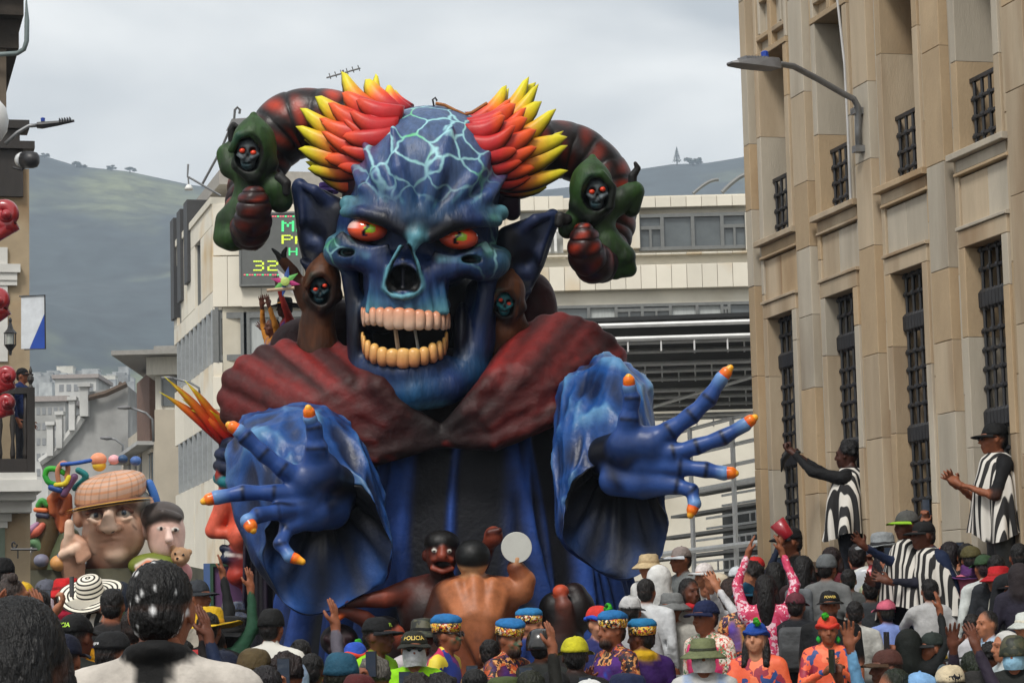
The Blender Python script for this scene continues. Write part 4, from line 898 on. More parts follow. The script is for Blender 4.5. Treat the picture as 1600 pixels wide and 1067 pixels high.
    for x in range(572, 704, 11): S.line([(x, 482, 120-abs(x-637)*.6), (x+4, 490, 120-abs(x-637)*.6)], 4, CY, 1, .6)
    S.paint((562, 232, 40), (45, 60, 70), RD, 1, .75); S.paint((785, 245, 30), (40, 60, 70), RD, 1, .75)
    S.line([(738, 470, 40), (752, 520, 44), (742, 575, 66)], 9, TE, 1, .8); S.line([(570, 470, 30), (572, 560, 50)], 6, TE*.7, 1, .6)
    V, Fq, Cc, LB = S.build(2.9)
    m = np.clip((325-V[:, 1])/70, 0, 1)*np.clip((V[:, 2]+60)/40, 0, 1)*.85*np.clip(1.6-((V[:, 0]-665)/95)**2, .1, 1)
    ck = np.exp(-(((V[:, 0]-527)/22)**2+((V[:, 1]-395)/24)**2))+np.exp(-(((V[:, 0]-772)/24)**2+((V[:, 1]-400)/34)**2))
    al = np.clip(m+ck*.6, 0, 1)
    return npmesh('skull', FH.w(V), Fq[:, ::-1], np.concatenate([Cc, al[:, None]], 1), [skullmat()], None, True, flo)
skull = build_skull()
# eyes
M_eye = paintmat('eye_paint', .12, .05, 4, 0, coat=1.0, gam=1.0)
def eyecol(q):
    x, y, z = q; c = c3((250, 92, 50))
    r = math.hypot(x, y)
    if r > .62: c = c*(1-(r-.62)*1.7)+c3((110, 25, 20))*min(1, (r-.62)*1.7)
    if ((x-.16)/.27)**2+((y+.05)/.36)**2 < 1 and z > 0: c = c3((150, 200, 40))
    if z > 0 and (abs(x+.05+.10*math.sin(y*6)) < .085+.08*max(0, y) and -.5 < y < .55): c = c3((12, 8, 8))
    if x < -.35 and y < -.05 and z > 0: c = c*.45+c3((235, 225, 220))*.55*min(1, (-x-.35)*5)+c*.55*(1-min(1, (-x-.35)*5))  # white glint painted on the upper left of the eye
    return c
blob('eye', FH, (579, 363, 86), (31, 19, 23), M_eye, skull, 3, 2, 64, 40, eyecol); blob('eye', FH, (718, 375, 86), (31, 19, 23), M_eye, skull, 5, 2, 64, 40, eyecol)
# teeth
M_tooth = paintmat('tooth_enamel', .3, .12, 9, .1, gam=1.0)
def toothcol(up):
    def f(q):
        t = (q[1]*(1 if up else -1)+1)/2; e = abs(q[0])
        c = c3((206, 130, 92))*(1-t)+c3((246, 216, 190) if up else (226, 178, 100))*t
        return c*(1-.7*max(0, e-.5)/.5)
    return f
ang = np.linspace(-86, 86, 14)
for i, a in enumerate(ang):
    r_ = math.radians(a); w_ = 12.6-3.6*abs(a)/86; x = 637+66*math.sin(r_); z = 66+56*math.cos(r_); h = 17.5-4.5*abs(a)/86
    blob('tooth', FH, (x, 499+.055*(x-637)+rnd.uniform(-1, 1), z), (max(3.2, (w_*abs(math.cos(r_))**.8+.6)*rnd.uniform(.86, 1.02)), h*rnd.uniform(.92, 1.08), 8+5*abs(math.sin(r_))), M_tooth, skull, rnd.uniform(-5, 5), 2.35, 14, 10, toothcol(True))
for i, a in enumerate(np.linspace(-88, 88, 13)):
    r_ = math.radians(a); w_ = 12.6-3.4*abs(a)/88; x = 635+64*math.sin(r_); z = 62+54*math.cos(r_); h = 15
    blob('tooth', FH, (x, 560-27*(abs(a)/88)**1.7+rnd.uniform(-1, 1), z), (max(3.4, (w_*abs(math.cos(r_))**.8+.6)*rnd.uniform(.86, 1.02)), h*rnd.uniform(.9, 1.08), 8+6*abs(math.sin(r_))), M_tooth, skull, rnd.uniform(-4, 4), 2.35, 14, 10, toothcol(False))
M_strut = mat('raw_timber', (.55, .40, .27), .8, .2, 8, .1)
for a, b, r_ in (((621, 508, 90), (627, 552, 92), 3.2), ((650, 512, 60), (657, 552, 66), 2.2), ((606, 548, 80), (642, 547, 84), 2.6)):
    put('mouth_strut', [tube(FH.w([a, b]), r_*FH.s, 4)], M_strut if r_ > 3 else M_white, skull)
# ears
def ear(pts_tip, base_a, base_b, mid, sgn):
    S = Sculpt(); tip = np.array(pts_tip, float); a = np.array(base_a, float); b = np.array(base_b, float); m_ = np.array(mid, float)
    col = c3((28, 40, 66))
    for k in range(9):
        t = k/8; p = a*(1-t)+b*t; q = tip*(1-.25*abs(t-.4))+m_*(.25*abs(t-.4)); S.c([p, (p+q)/2+np.array([0, 0, -10]), q], [20, 19, 7], col, 9, cols=[NV, col, c3((52, 70, 106))])
    S.c([a, a*.4+tip*.6+np.array([0, -6, 22]), tip+np.array([0, 0, 8])], [9, 9, 4], c3((50, 62, 96)), 5); S.c([b, b*.5+m_*.5+np.array([0, 0, 20]), tip+np.array([0, 0, 8])], [10, 10, 4], c3((40, 52, 84)), 5)
    ce = (a+b)/2*.5+m_*.5; S.e(ce+np.array([0, 0, 34]), (24, 34, 30), NV*.8, 10, sub=True); S.c([(a+b)/2, ce+np.array([0, 0, 4]), ce+np.array([sgn*12, -20, 4])], [12, 9, 4], c3((70, 84, 120)), 8)
    return S.obj('ear', 2.6, M_fp, flo, FH)
ear((468, 287, -10), (528, 330, -10), (500, 440, -10), (456, 372, -15), -1); ear((864, 334, -20), (795, 372, -10), (800, 470, -20), (850, 430, -30), 1)
# flame hair
M_fl = paintmat('flame_paint', .42, .15, 6, .1, gam=1.1)
def lock(fr, base, tip, wd, c0, c1, c2, bend, parent):
    base, tip = np.array(base, float), np.array(tip, float); d = tip-base; L_ = np.linalg.norm(d); d /= L_; side = np.array([-d[1], d[0], 0]); side /= np.linalg.norm(side)+1e-9; up = np.cross(d, side)
    if up[2] < 0: up = -up
    V = []; C = []; n, m = 12, 13
    for j in range(m):
        t = j/(m-1); p = base+d*L_*t+side*bend*L_*(1.5*t**2.2-.75*math.sin(math.pi*t))+up*6*math.sin(t*3.14); r = wd*1.75*((t+.22)**.5*(1-t)**.55*1.15+.02)
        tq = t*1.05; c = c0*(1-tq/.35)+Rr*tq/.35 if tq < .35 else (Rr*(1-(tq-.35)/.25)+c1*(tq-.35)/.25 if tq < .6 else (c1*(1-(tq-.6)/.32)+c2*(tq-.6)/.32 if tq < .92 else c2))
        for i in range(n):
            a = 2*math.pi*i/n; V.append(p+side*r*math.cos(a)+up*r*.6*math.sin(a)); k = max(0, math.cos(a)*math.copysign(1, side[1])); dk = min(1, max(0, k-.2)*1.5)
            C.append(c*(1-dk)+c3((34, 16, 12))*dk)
    Fc = [[j*n+i, j*n+(i+1) % n, (j+1)*n+(i+1) % n, (j+1)*n+i] for j in range(m-1) for i in range(n)]+[list(range(n))[::-1], [(m-1)*n+i for i in range(n)]]
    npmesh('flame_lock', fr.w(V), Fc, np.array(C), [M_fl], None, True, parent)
Rr, Oo, Yy, Cr = c3((196, 44, 48)), c3((236, 104, 50)), c3((222, 212, 50)), c3((120, 28, 42))
locksL = [((600, 175, -30), (517, 133, -50), 17), ((610, 165, -40), (560, 128, -60), 16), ((625, 165, -40), (594, 138, -55), 13), ((580, 190, -10), (486, 176, -30), 20), ((575, 205, 5), (468, 206, -10), 19), ((570, 220, 10), (466, 232, 0), 18), ((566, 240, 10), (470, 255, 0), 17), ((566, 258, 6), (484, 278, 0), 15), ((560, 275, -5), (498, 292, -10), 15),
          ((598, 180, 10), (530, 158, 0), 17), ((592, 195, 22), (512, 190, 15), 18), ((590, 212, 30), (505, 214, 25), 18), ((586, 228, 32), (508, 238, 28), 16), ((580, 245, 30), (512, 262, 25), 15), ((612, 180, 30), (556, 172, 25), 15), ((605, 200, 42), (548, 198, 42), 15), ((602, 218, 48), (540, 228, 48), 15), ((596, 236, 48), (540, 252, 46), 13), ((590, 255, 40), (535, 276, 35), 13)]
locksR = [((735, 185, -35), (803, 152, -55), 15), ((740, 195, -25), (842, 160, -45), 19), ((748, 205, -5), (852, 185, -20), 19), ((755, 220, 5), (872, 212, -5), 18), ((760, 235, 12), (886, 236, 5), 18), ((768, 252, 10), (884, 262, 5), 17), ((774, 268, 6), (880, 296, 0), 15), ((780, 282, -5), (850, 306, -10), 14),
          ((742, 198, 15), (810, 180, 8), 16), ((750, 214, 26), (826, 204, 20), 17), ((758, 230, 32), (838, 228, 28), 17), ((762, 246, 34), (836, 254, 30), 15), ((768, 262, 30), (832, 278, 26), 14), ((745, 208, 40), (792, 200, 38), 14), ((752, 226, 48), (806, 224, 46), 14), ((758, 242, 48), (806, 250, 46), 13), ((766, 258, 42), (812, 270, 40), 12), ((774, 276, 25), (822, 296, 20), 12)]
for LL in (locksL, locksR):
    LQ = []
    for i, (a, b, w_) in enumerate(LL):
        outer = i < (9 if LL is locksL else 8); LQ.append((a, b, w_, outer, i)); a, b = np.array(a, float), np.array(b, float)
        LQ.append((a+np.array([rnd.uniform(-8, 8), rnd.uniform(-9, 9), -10]), b+np.array([rnd.uniform(-8, 8), rnd.uniform(-13, 13), -12])+(b-a)*rnd.uniform(-.16, .05), w_*.85, outer, i))
    for a, b, w_, outer, i in LQ:
        a, b = np.array(a, float), np.array(b, float); a = a-(b-a)*.34
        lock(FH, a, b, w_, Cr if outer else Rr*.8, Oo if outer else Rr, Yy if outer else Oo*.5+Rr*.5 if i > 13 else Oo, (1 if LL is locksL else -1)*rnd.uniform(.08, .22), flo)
S = Sculpt(); S.e((572, 228, -20), (46, 66, 60), c3((95, 22, 36)), 5); S.c([(560, 290, -10), (545, 330, -15)], [26, 14], c3((60, 26, 45)), 14); S.obj('hair_root', 3.4, M_fp, flo, FH)
S = Sculpt(); S.e((768, 240, -25), (40, 60, 58), c3((95, 22, 36)), 10); S.c([(790, 295, -20), (800, 330, -25)], [24, 14], c3((50, 26, 50)), 14); S.obj('hair_root', 3.4, M_fp, flo, FH)
# horns
M_horn = paintmat('horn_paint', .4, .3, 7, .2, 20)
def spl(pts, n):
    pts = np.asarray(pts, float); m = len(pts); out = []
    for k in range(n):
        t = k/(n-1)*(m-1); i = min(int(t), m-2); f = t-i; p0, p1, p2, p3 = pts[max(i-1, 0)], pts[i], pts[i+1], pts[min(i+2, m-1)]
        out.append(.5*((2*p1)+(-p0+p2)*f+(2*p0-5*p1+4*p2-p3)*f*f+(-p0+3*p1-3*p2+p3)*f**3))
    return np.array(out)
def horn(ctrl, rings, seed, out_sign):
    n, m = 30, 260; pr = spl(ctrl, m); path = pr[:, :3]; rad = pr[:, 3]; T = np.gradient(path, axis=0); ds = np.linalg.norm(T, axis=1); T /= ds[:, None]
    N = np.array([0, 0, 1.0]); V = []; C = []; L_ = np.cumsum(ds)/ds.sum(); rs = np.random.RandomState(seed); am = rs.rand(rings+2)
    # ring phase advances with length relative to radius, so rings shorten towards the tip
    ph = np.cumsum(ds/np.maximum(rad, 6)); ph = ph/ph[-1]*rings
    for j in range(m):
        N = N-T[j]*(N@T[j]); N /= np.linalg.norm(N); B = np.cross(T[j], N); f = ph[j] % 1; k = int(ph[j])
        bq = min(1, max(.25, (L_[j]-.35)*3)); bul = 1-bq*(.12-.14*(1-(2*f-1)**2)**.5) if j < m-6 else .92
        for i in range(n):
            a = 2*math.pi*i/n; r = rad[j]*bul*(1+.02*math.sin(a*5+k*2)); V.append(path[j]+r*(math.cos(a)*N+math.sin(a)*B))
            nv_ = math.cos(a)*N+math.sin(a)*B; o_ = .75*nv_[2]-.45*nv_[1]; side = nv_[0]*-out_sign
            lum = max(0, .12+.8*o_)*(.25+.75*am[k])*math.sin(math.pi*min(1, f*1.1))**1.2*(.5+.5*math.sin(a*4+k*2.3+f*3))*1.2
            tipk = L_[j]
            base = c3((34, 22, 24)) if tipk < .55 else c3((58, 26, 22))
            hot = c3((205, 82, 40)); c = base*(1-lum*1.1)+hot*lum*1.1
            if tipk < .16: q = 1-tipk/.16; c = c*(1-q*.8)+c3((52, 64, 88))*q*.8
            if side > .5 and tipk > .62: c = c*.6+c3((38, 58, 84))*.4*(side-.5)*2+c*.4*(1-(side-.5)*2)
            C.append(np.clip(c, 0, 1))
    Fc = [[j*n+i, j*n+(i+1) % n, (j+1)*n+(i+1) % n, (j+1)*n+i] for j in range(m-1) for i in range(n)]+[list(range(n))[::-1], [(m-1)*n+i for i in range(n)]]
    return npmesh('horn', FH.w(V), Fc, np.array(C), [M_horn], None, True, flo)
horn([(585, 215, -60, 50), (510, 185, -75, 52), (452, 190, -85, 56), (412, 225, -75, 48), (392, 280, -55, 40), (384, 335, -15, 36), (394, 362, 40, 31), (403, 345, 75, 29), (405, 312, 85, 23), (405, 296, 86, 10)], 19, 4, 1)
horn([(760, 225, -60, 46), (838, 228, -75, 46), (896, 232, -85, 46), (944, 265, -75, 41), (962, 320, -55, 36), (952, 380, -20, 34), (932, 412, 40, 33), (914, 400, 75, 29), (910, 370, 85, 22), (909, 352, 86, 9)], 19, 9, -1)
# ---- hooded reapers
M_reap = paintmat('reaper_paint', .55, .42, 11, .6, 16, stretch=(1, 1, .35))
GD, GL, GT = c3((20, 34, 20)), c3((60, 92, 44)), c3((36, 84, 84))
def reaper(hood, face, tilt, cloth, robes, hands, dark, light, eyes, name='reaper', fs=1.0, bone=c3((92, 100, 104))):
    S = Sculpt(); hx, hy, hz = hood
    S.e((hx, hy, hz), (30*fs, 37*fs, 30*fs), light, 4, (tilt, 'Z')); S.c([(hx, hy-18*fs, hz), (hx+tilt*.3, hy-42*fs, hz-6)], [20*fs, 5*fs], light, 12)
    S.c([(hx-20*fs, hy+25*fs, hz+6), (hx, hy+42*fs, hz+8), (hx+22*fs, hy+24*fs, hz+4)], 11*fs, dark, 10)
    for pts, rad, cc in robes: S.c(pts, rad, dark, 10, cols=[light*(.55+.45*((q+cc) % 2)) for q in range(len(pts))])
    fx, fy, fz = face; S.e((fx, fy, fz+8*fs), (21*fs, 27*fs, 24*fs), c3((6, 7, 7)), 3, (tilt, 'Z'), sub=True)
    S.c([(fx-22*fs, fy-4, fz+3), (fx-12*fs, fy-22*fs, fz+8), (fx+6*fs, fy-25*fs, fz+8), (fx+22*fs, fy-6*fs, fz+3), (fx+18*fs, fy+20*fs, fz)], 5*fs, light, 4, cols=[light, GT*.6+light*.4, light, dark, dark])
    for a, b, w_ in cloth: S.line([a, b], w_, light*1.25, 1, .7)
    S2 = Sculpt(); S2.e((fx, fy-4*fs, fz-8*fs), (16*fs, 16*fs, 14*fs), bone); S2.e((fx-1, fy+13*fs, fz-6*fs), (10*fs, 11*fs, 12*fs), bone, 6)
    for sx in (-1, 1): S2.e((fx+sx*7.5*fs, fy-2*fs, fz+6*fs), (5.2*fs, 4.6*fs, 6*fs), BK, 2, sub=True); S2.c([(fx+sx*13*fs, fy+3*fs, fz), (fx+sx*6*fs, fy+8*fs, fz+6*fs)], 3*fs, bone*1.4, 3)
    S2.e((fx, fy+5*fs, fz+8*fs), (2.6*fs, 4*fs, 5*fs), BK, 1, sub=True); S2.c([(fx-8*fs, fy+15*fs, fz+4*fs), (fx+8*fs, fy+15*fs, fz+4*fs)], 1.5*fs, BK, 1, sub=True)
    S2.paint((fx-4, fy+18*fs, fz), (10*fs, 8*fs, 14*fs), c3((60, 120, 130)), 1, .6)
    o = S.obj(name, 2.1*fs, M_reap, flo, FH); S2.obj('skull_face', 1.35*fs, M_reap, o, FH)
    for sx, ey in zip((-1, 1), eyes): blob('eye', FH, (fx+sx*7.5*fs, fy-2*fs+ey, fz+3*fs), (4.2*fs, 3.4*fs, 4*fs), mat('ember_eye', (.75, .06, .02), .3, .2, 30, 0), o, 0, 2, 12, 8)
    for pts, rad in hands:
        S3 = Sculpt(); S3.c(pts, rad, c3((52, 52, 52))); S3.obj('claw_hand', 1.6, M_reap, o, FH)
reaper((402, 232, 45), (394, 243, 62), -6, [((375, 360, 60), (368, 320, 60), 5), ((420, 270, 60), (400, 330, 60), 4)],
       [([(402, 270, 20), (392, 320, 15), (376, 350, 20), (366, 372, 30)], [26, 30, 30, 22], 0), ([(385, 272, 20), (362, 262, 10), (356, 242, 0), (366, 225, 0)], [20, 18, 18, 10], 1), ([(412, 278, 25), (436, 298, 40), (442, 316, 40)], [20, 22, 19], 0), ([(380, 330, 25), (356, 345, 20), (350, 372, 20)], [20, 17, 15], 1), ([(372, 372, 25), (400, 385, 20)], [16, 8], 1)],
       [([(364, 226, 2), (362, 204, 6), (366, 196, 8), (374, 200, 10)], [7, 6, 5, 3]), ([(442, 282, 52), (452, 290, 56), (452, 304, 56)], [9, 8, 6])], GD, GL, (0, 3), fs=1.15)
reaper((922, 296, 45), (931, 304, 62), 8, [((975, 330, 50), (940, 350, 60), 5), ((905, 300, 60), (902, 275, 60), 4)],
       [([(930, 330, 20), (936, 365, 20), (944, 392, 28), (958, 408, 30)], [24, 27, 27, 18], 0), ([(945, 332, 18), (972, 312, 12), (990, 300, 6), (986, 326, 6)], [20, 20, 17, 14], 1), ([(915, 332, 24), (894, 346, 40), (886, 360, 40)], [16, 16, 15], 0), ([(950, 380, 30), (974, 402, 34), (982, 420, 30)], [20, 18, 11], 1), ([(936, 400, 30), (960, 424, 30), (982, 424, 26)], [16, 14, 8], 0)],
       [([(988, 296, 6), (988, 276, 8), (996, 264, 10), (992, 256, 12)], [7, 7, 5, 3]), ([(884, 346, 56), (874, 342, 60), (872, 352, 62)], [9, 8, 7])], GD, GL, (2, -2), fs=1.12)
BD, BLt = c3((44, 27, 18)), c3((112, 74, 46))
reaper((506, 440, 20), (503, 452, 34), -4, [((480, 470, 30), (495, 420, 40), 5), ((490, 540, 30), (500, 480, 40), 5)],
       [([(500, 478, 5), (495, 510, 0), (496, 545, -5)], [24, 28, 34], 0), ([(478, 470, 5), (458, 425, 15), (444, 408, 22)], [14, 10, 8], 1)], [([(444, 410, 22), (436, 398, 26), (428, 390, 28)], [7, 4, 2]), ([(444, 408, 22), (446, 396, 26), (450, 388, 28)], [6, 4, 2])], BD, BLt, (3, -3), fs=.95, bone=c3((30, 62, 70)))
reaper((795, 460, 20), (789, 474, 34), 14, [((800, 520, 30), (810, 480, 40), 5)], [([(795, 495, 5), (790, 520, 5), (780, 545, 0)], [22, 24, 22], 0), ([(806, 500, 10), (818, 512, 8)], [14, 10], 1)], [], BD, BLt*1.1, (-3, 3), fs=.85, bone=c3((60, 120, 125)))
# ---- cape
def cape():
    S = Sculpt(); dk, rd, br = c3((40, 16, 19)), c3((124, 46, 44)), c3((92, 36, 38))  # shading painted into the cloth colour: red ridges, dark hollows
    S.e((468, 612, -60), (116, 66, 95), c3((96, 38, 38))); S.e((872, 580, -60), (88, 68, 90), c3((92, 42, 46)), 10); S.e((690, 615, -20), (190, 72, 95), dk, 20); S.e((470, 545, -120), (60, 50, 50), c3((70, 22, 28)), 20); S.e((838, 490, -120), (36, 66, 36), c3((84, 26, 30)), 14); S.e((520, 505, -110), (44, 40, 40), c3((64, 22, 26)), 16)
    cn = np.array([692., 690, 104]); k5 = np.random.RandomState(12)
    for sh, sg in (([(362, 648, 0), (356, 622, -8), (364, 594, -6), (384, 572, -4), (414, 557, -4), (446, 548, -8), (482, 542, -14), (516, 546, -10), (548, 560, 10)], 1), ([(964, 580, 0), (962, 558, -8), (946, 538, -6), (924, 522, -6), (900, 512, -8), (876, 506, -12), (850, 510, -10), (826, 524, -4), (800, 548, 12)], -1)):
        for i, q in enumerate(sh):
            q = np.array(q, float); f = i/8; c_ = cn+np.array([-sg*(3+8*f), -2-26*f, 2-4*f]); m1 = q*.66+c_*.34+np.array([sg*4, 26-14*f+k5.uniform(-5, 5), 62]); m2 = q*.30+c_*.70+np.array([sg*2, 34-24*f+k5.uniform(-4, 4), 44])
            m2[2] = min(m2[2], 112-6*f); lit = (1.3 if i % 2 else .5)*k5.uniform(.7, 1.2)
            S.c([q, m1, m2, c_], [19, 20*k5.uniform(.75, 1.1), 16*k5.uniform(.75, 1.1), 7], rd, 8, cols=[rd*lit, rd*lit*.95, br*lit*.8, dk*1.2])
            if i % 2 == 0: S.c([q*.8+m1*.2+np.array([0, 0, 16]), m1*.9+q*.1+np.array([0, 3, 17]), m2+np.array([0, 2, 12])], [4, 5, 3], rd*1.1, 6)
    for (p, a) in (([(420, 590, 60), (480, 610, 80), (550, 660, 110)], .8), ([(560, 690, 112), (620, 712, 118)], .5), ([(800, 700, 118), (850, 672, 108), (900, 628, 80)], .8), ([(700, 690, 118), (730, 712, 122)], .8), ([(900, 560, 60), (850, 620, 95)], .5)): S.line(p, 8, c3((172, 66, 58)), 1, a)  # painted highlights along the cape ridges
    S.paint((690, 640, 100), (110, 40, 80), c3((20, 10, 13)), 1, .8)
    V, Fq, Cc, LB = S.build(3.6)
    r3 = np.random.RandomState(5); D3 = np.zeros(len(V)); 
    for k in range(14):      # crumple
        w_ = r3.normal(size=3); w_ /= np.linalg.norm(w_); fq = r3.uniform(.03, .12); D3 += (1-np.abs(np.sin(V@w_*fq+r3.rand()*6+1.2*np.sin(V@r3.normal(size=3)*.03))))*1.1
    D3 = (D3-7)*.75; V[:, 2] += D3; V[:, 1] += D3*.45; V[:, 0] += D3*.25
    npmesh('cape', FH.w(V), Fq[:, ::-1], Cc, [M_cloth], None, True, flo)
cape()
# ---- robe
def robe():
    r4 = np.random.RandomState(11); nf = 92; fc = r4.rand(nf)*2*math.pi; fa = r4.uniform(.25, 1.2, nf); fw = r4.uniform(.018, .05, nf)
    def fn(u, v):
        a = 2*math.pi*u; y = 640+v*460; q = min(1, v*1.4+.12)
        f = 0
        for i in range(nf):
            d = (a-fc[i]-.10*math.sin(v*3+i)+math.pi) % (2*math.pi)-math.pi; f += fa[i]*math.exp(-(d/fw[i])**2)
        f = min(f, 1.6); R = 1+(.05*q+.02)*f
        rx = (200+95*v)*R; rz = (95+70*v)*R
        c = c3((12, 15, 26))*(1-min(1, f*.9))+c3((46, 86, 166))*min(1, f*.9)*(.75+.25*math.sin(v*5+a*7))  # fold shading in the colour: blue ridges, near-black valleys
        if a > math.pi: pass
        return (714+rx*math.cos(a), y, -50+rz*math.sin(a)), c
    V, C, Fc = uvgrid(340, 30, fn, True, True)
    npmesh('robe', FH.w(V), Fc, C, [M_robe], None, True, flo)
robe()
# ---- sleeves
def sleeve(rings, inner, lowlit, seed, fr):
    rings = np.array(rings, float); n, m, mi = 190, 80, 24; pr = spl(rings, m); r5 = np.random.RandomState(seed); ph = r5.rand(12)*6.28
    a = 2*np.pi*np.arange(n)/n; t = np.linspace(0, 1, m)[:, None]; up = -np.sin(a)[None, :]*np.ones((m, 1))
    cx, cy, rx, ry, w = pr[:, 1:2], pr[:, 2:3], pr[:, 3:4], pr[:, 4:5], pr[:, 0:1]
    low = 1+.035*np.sin(a*3+t*4+ph[7])+.03*np.sin(a*5-t*3+ph[8])
    X = cx+rx*low*np.cos(a); Y = cy+ry*low*np.sin(a)+t**3*10*np.sin(a*2+ph[5]); Z = w+t*(9*np.sin(a*3+ph[0])+6*np.sin(a*7+ph[1]))
    V = np.stack([X, Y, Z], -1).reshape(-1, 3); nrm = np.stack([np.cos(a)*np.ones((m, 1)), np.sin(a)*np.ones((m, 1)), np.full((m, n), .35)], -1).reshape(-1, 3)
    rg = np.zeros((m, n)); A_ = a[None, :]+0*t
    for k in range(11):      # long creases running down the sleeve from shoulder to cuff
        kk_ = int(r5.choice([1, 2, 2, 3, 3, 4, 5])); c_ = r5.uniform(2, 8)*r5.choice((-1, 1)); p_ = r5.rand(3)*6.28
        rg += (1-np.abs(np.sin(A_*kk_+t*c_+p_[0]+.7*np.sin(t*6+A_*2+p_[1])+.35*np.sin(t*11+A_*3+p_[2]))))**2*r5.uniform(.5, 1.2)
    rg = rg.ravel()
    rg = (rg-rg.mean())/rg.std(); amp = np.clip(up*.6+.75, .25, 1).ravel()
    V = V+nrm*(rg*3.0*amp)[:, None]
    lt = (np.clip(up*1.0+.55, 0, 1)*(1-np.clip(t-.7, 0, 1)*1.6)).ravel()[:, None]; hl = np.clip(rg*.55-.38, 0, 1)[:, None]*lt; dk = np.clip(-rg*.6, 0, .85)[:, None]  # upper side and crease ridges painted lighter, valleys darker
    C = c3((26, 50, 98))*(1-lt)+c3((34, 82, 142))*lt; C = C*(1-dk)+c3((12, 24, 52))*dk; C = C*(1-hl*.42)+c3((140, 192, 220))*hl*.42  # highlights and shade of the creases put into the silk colour
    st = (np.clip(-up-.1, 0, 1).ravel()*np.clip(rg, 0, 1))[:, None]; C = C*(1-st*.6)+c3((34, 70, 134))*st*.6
    Fc = [[j*n+i, j*n+(i+1) % n, (j+1)*n+(i+1) % n, (j+1)*n+i] for j in range(m-1) for i in range(n)]; b0 = (m-1)*n
    pi_ = spl(np.array(inner, float), mi); t2 = np.linspace(0, 1, mi)[:, None]; rim = V[b0:].copy()
    f = 1+.10*np.sin(a*8+ph[2]+t2*2)*t2+.06*np.sin(a*13+t2*4+ph[3])*t2
    Q = np.stack([pi_[:, 1:2]+pi_[:, 3:4]*f*np.cos(a), pi_[:, 2:3]+pi_[:, 4:5]*f*np.sin(a), pi_[:, 0:1]+0*a], -1)
    bl = np.clip(1-t2*4, 0, 1)[..., None]; Q = Q*(1-bl)+(rim[None]+np.array([0, 0, -2.0]))*bl
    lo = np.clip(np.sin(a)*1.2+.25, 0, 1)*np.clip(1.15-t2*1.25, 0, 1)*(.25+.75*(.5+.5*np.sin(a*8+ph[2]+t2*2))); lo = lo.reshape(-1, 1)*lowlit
    C2 = c3((10, 12, 20))*(1-lo)+c3((48, 96, 168))*lo  # lining shade painted in, near black towards the arm hole
    V = np.concatenate([V, Q.reshape(-1, 3)]); C = np.concatenate([C, C2])
    for j in range(mi):
        p_, q_ = (b0 if j == 0 else m*n+(j-1)*n), m*n+j*n
        Fc += [[p_+i, p_+(i+1) % n, q_+(i+1) % n, q_+i] for i in range(n)]
    Fc.append([m*n+(mi-1)*n+i for i in range(n)])
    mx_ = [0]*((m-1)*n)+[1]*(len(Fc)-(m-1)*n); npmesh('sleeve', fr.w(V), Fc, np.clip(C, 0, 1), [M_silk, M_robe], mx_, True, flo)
FS = Frame(500, 780, 26.6); FS2 = Frame(950, 730, 26.6)
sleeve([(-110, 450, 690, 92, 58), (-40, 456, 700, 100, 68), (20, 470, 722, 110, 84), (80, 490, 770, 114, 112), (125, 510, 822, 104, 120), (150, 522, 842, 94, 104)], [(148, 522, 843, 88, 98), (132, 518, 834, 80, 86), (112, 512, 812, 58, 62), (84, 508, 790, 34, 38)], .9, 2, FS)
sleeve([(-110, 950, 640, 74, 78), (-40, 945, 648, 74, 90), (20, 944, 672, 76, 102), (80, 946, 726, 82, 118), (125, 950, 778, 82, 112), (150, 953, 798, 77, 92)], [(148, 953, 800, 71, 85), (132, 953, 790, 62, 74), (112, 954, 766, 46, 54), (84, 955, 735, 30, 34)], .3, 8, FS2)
# ---- hands
M_hand = paintmat('hand_paint', .4, .14, 6, .1); M_nail = paintmat('nail_paint', .3, .3, 14, .1, coat=.3, gam=1.0)
HB, HD, HL = c3((72, 104, 162)), c3((13, 18, 36)), c3((132, 166, 208))
def hand(fr, palm, fingers, creases):
    S = Sculpt()
    for p, r, c in palm: S.c(p, r, c, 16)
    for f in fingers:
        pts = np.array(f['p'], float); f['r'] = [v*(1 if q == 0 else .86) for q, v in enumerate(f['r'])]; r = f['r']; n = len(pts); chain = []; rad = []; cols = []
        for i in range(n-1):
            a, b = pts[i], pts[i+1]; chain += [a, a*.5+b*.5]; rad += [r[i]*(1.07 if i else 1.0), (r[i]+r[i+1])/2*.88]; cols += [HB*.9 if i else HB*.7, HB*1.12]
        chain.append(pts[-1]); rad.append(r[-1]); cols.append(HL)
        S.c(chain, rad, HB, 11, cols=cols)
        for i in range(1, n-1):       # dark joint creases
            d = pts[i+1]-pts[i-1]; d /= np.linalg.norm(d); sd = np.array([-d[1], d[0], 0]); S.line([pts[i]-sd*r[i]*.9+np.array([0, 0, r[i]*.7]), pts[i]+np.array([0, 0, r[i]*1.1]), pts[i]+sd*r[i]*.9+np.array([0, 0, r[i]*.7])], 5, HD, 1, .9)
    for p, w_, a in creases: S.line(p, w_, HD, 1, a)
    o = S.obj('hand', 2.5, M_hand, flo, fr)
    for f in fingers:
        pts = np.array(f['p'], float); x, y, z, rx, ry, rot = f['n']; d = np.array([x, y, z])-pts[-1]; d /= np.linalg.norm(d); r_ = f['r'][-1]; c = pts[-1]+d*r_*.95; S4 = Sculpt()
        tip_ = c+d*max(rx, ry)*.62+np.array([0, 1, 0]); S4.c([pts[-1]+d*r_*.35, c, tip_], [r_*.88, r_*.84, 5.5], c3((236, 104, 30)), 0, cols=[c3((226, 70, 24)), c3((240, 120, 30)), c3((246, 176, 50))]); S4.obj('nail', 1.6, M_nail, o, fr)
F1 = Frame(450, 750, 25.4); F2 = Frame(1050, 690, 25.4)
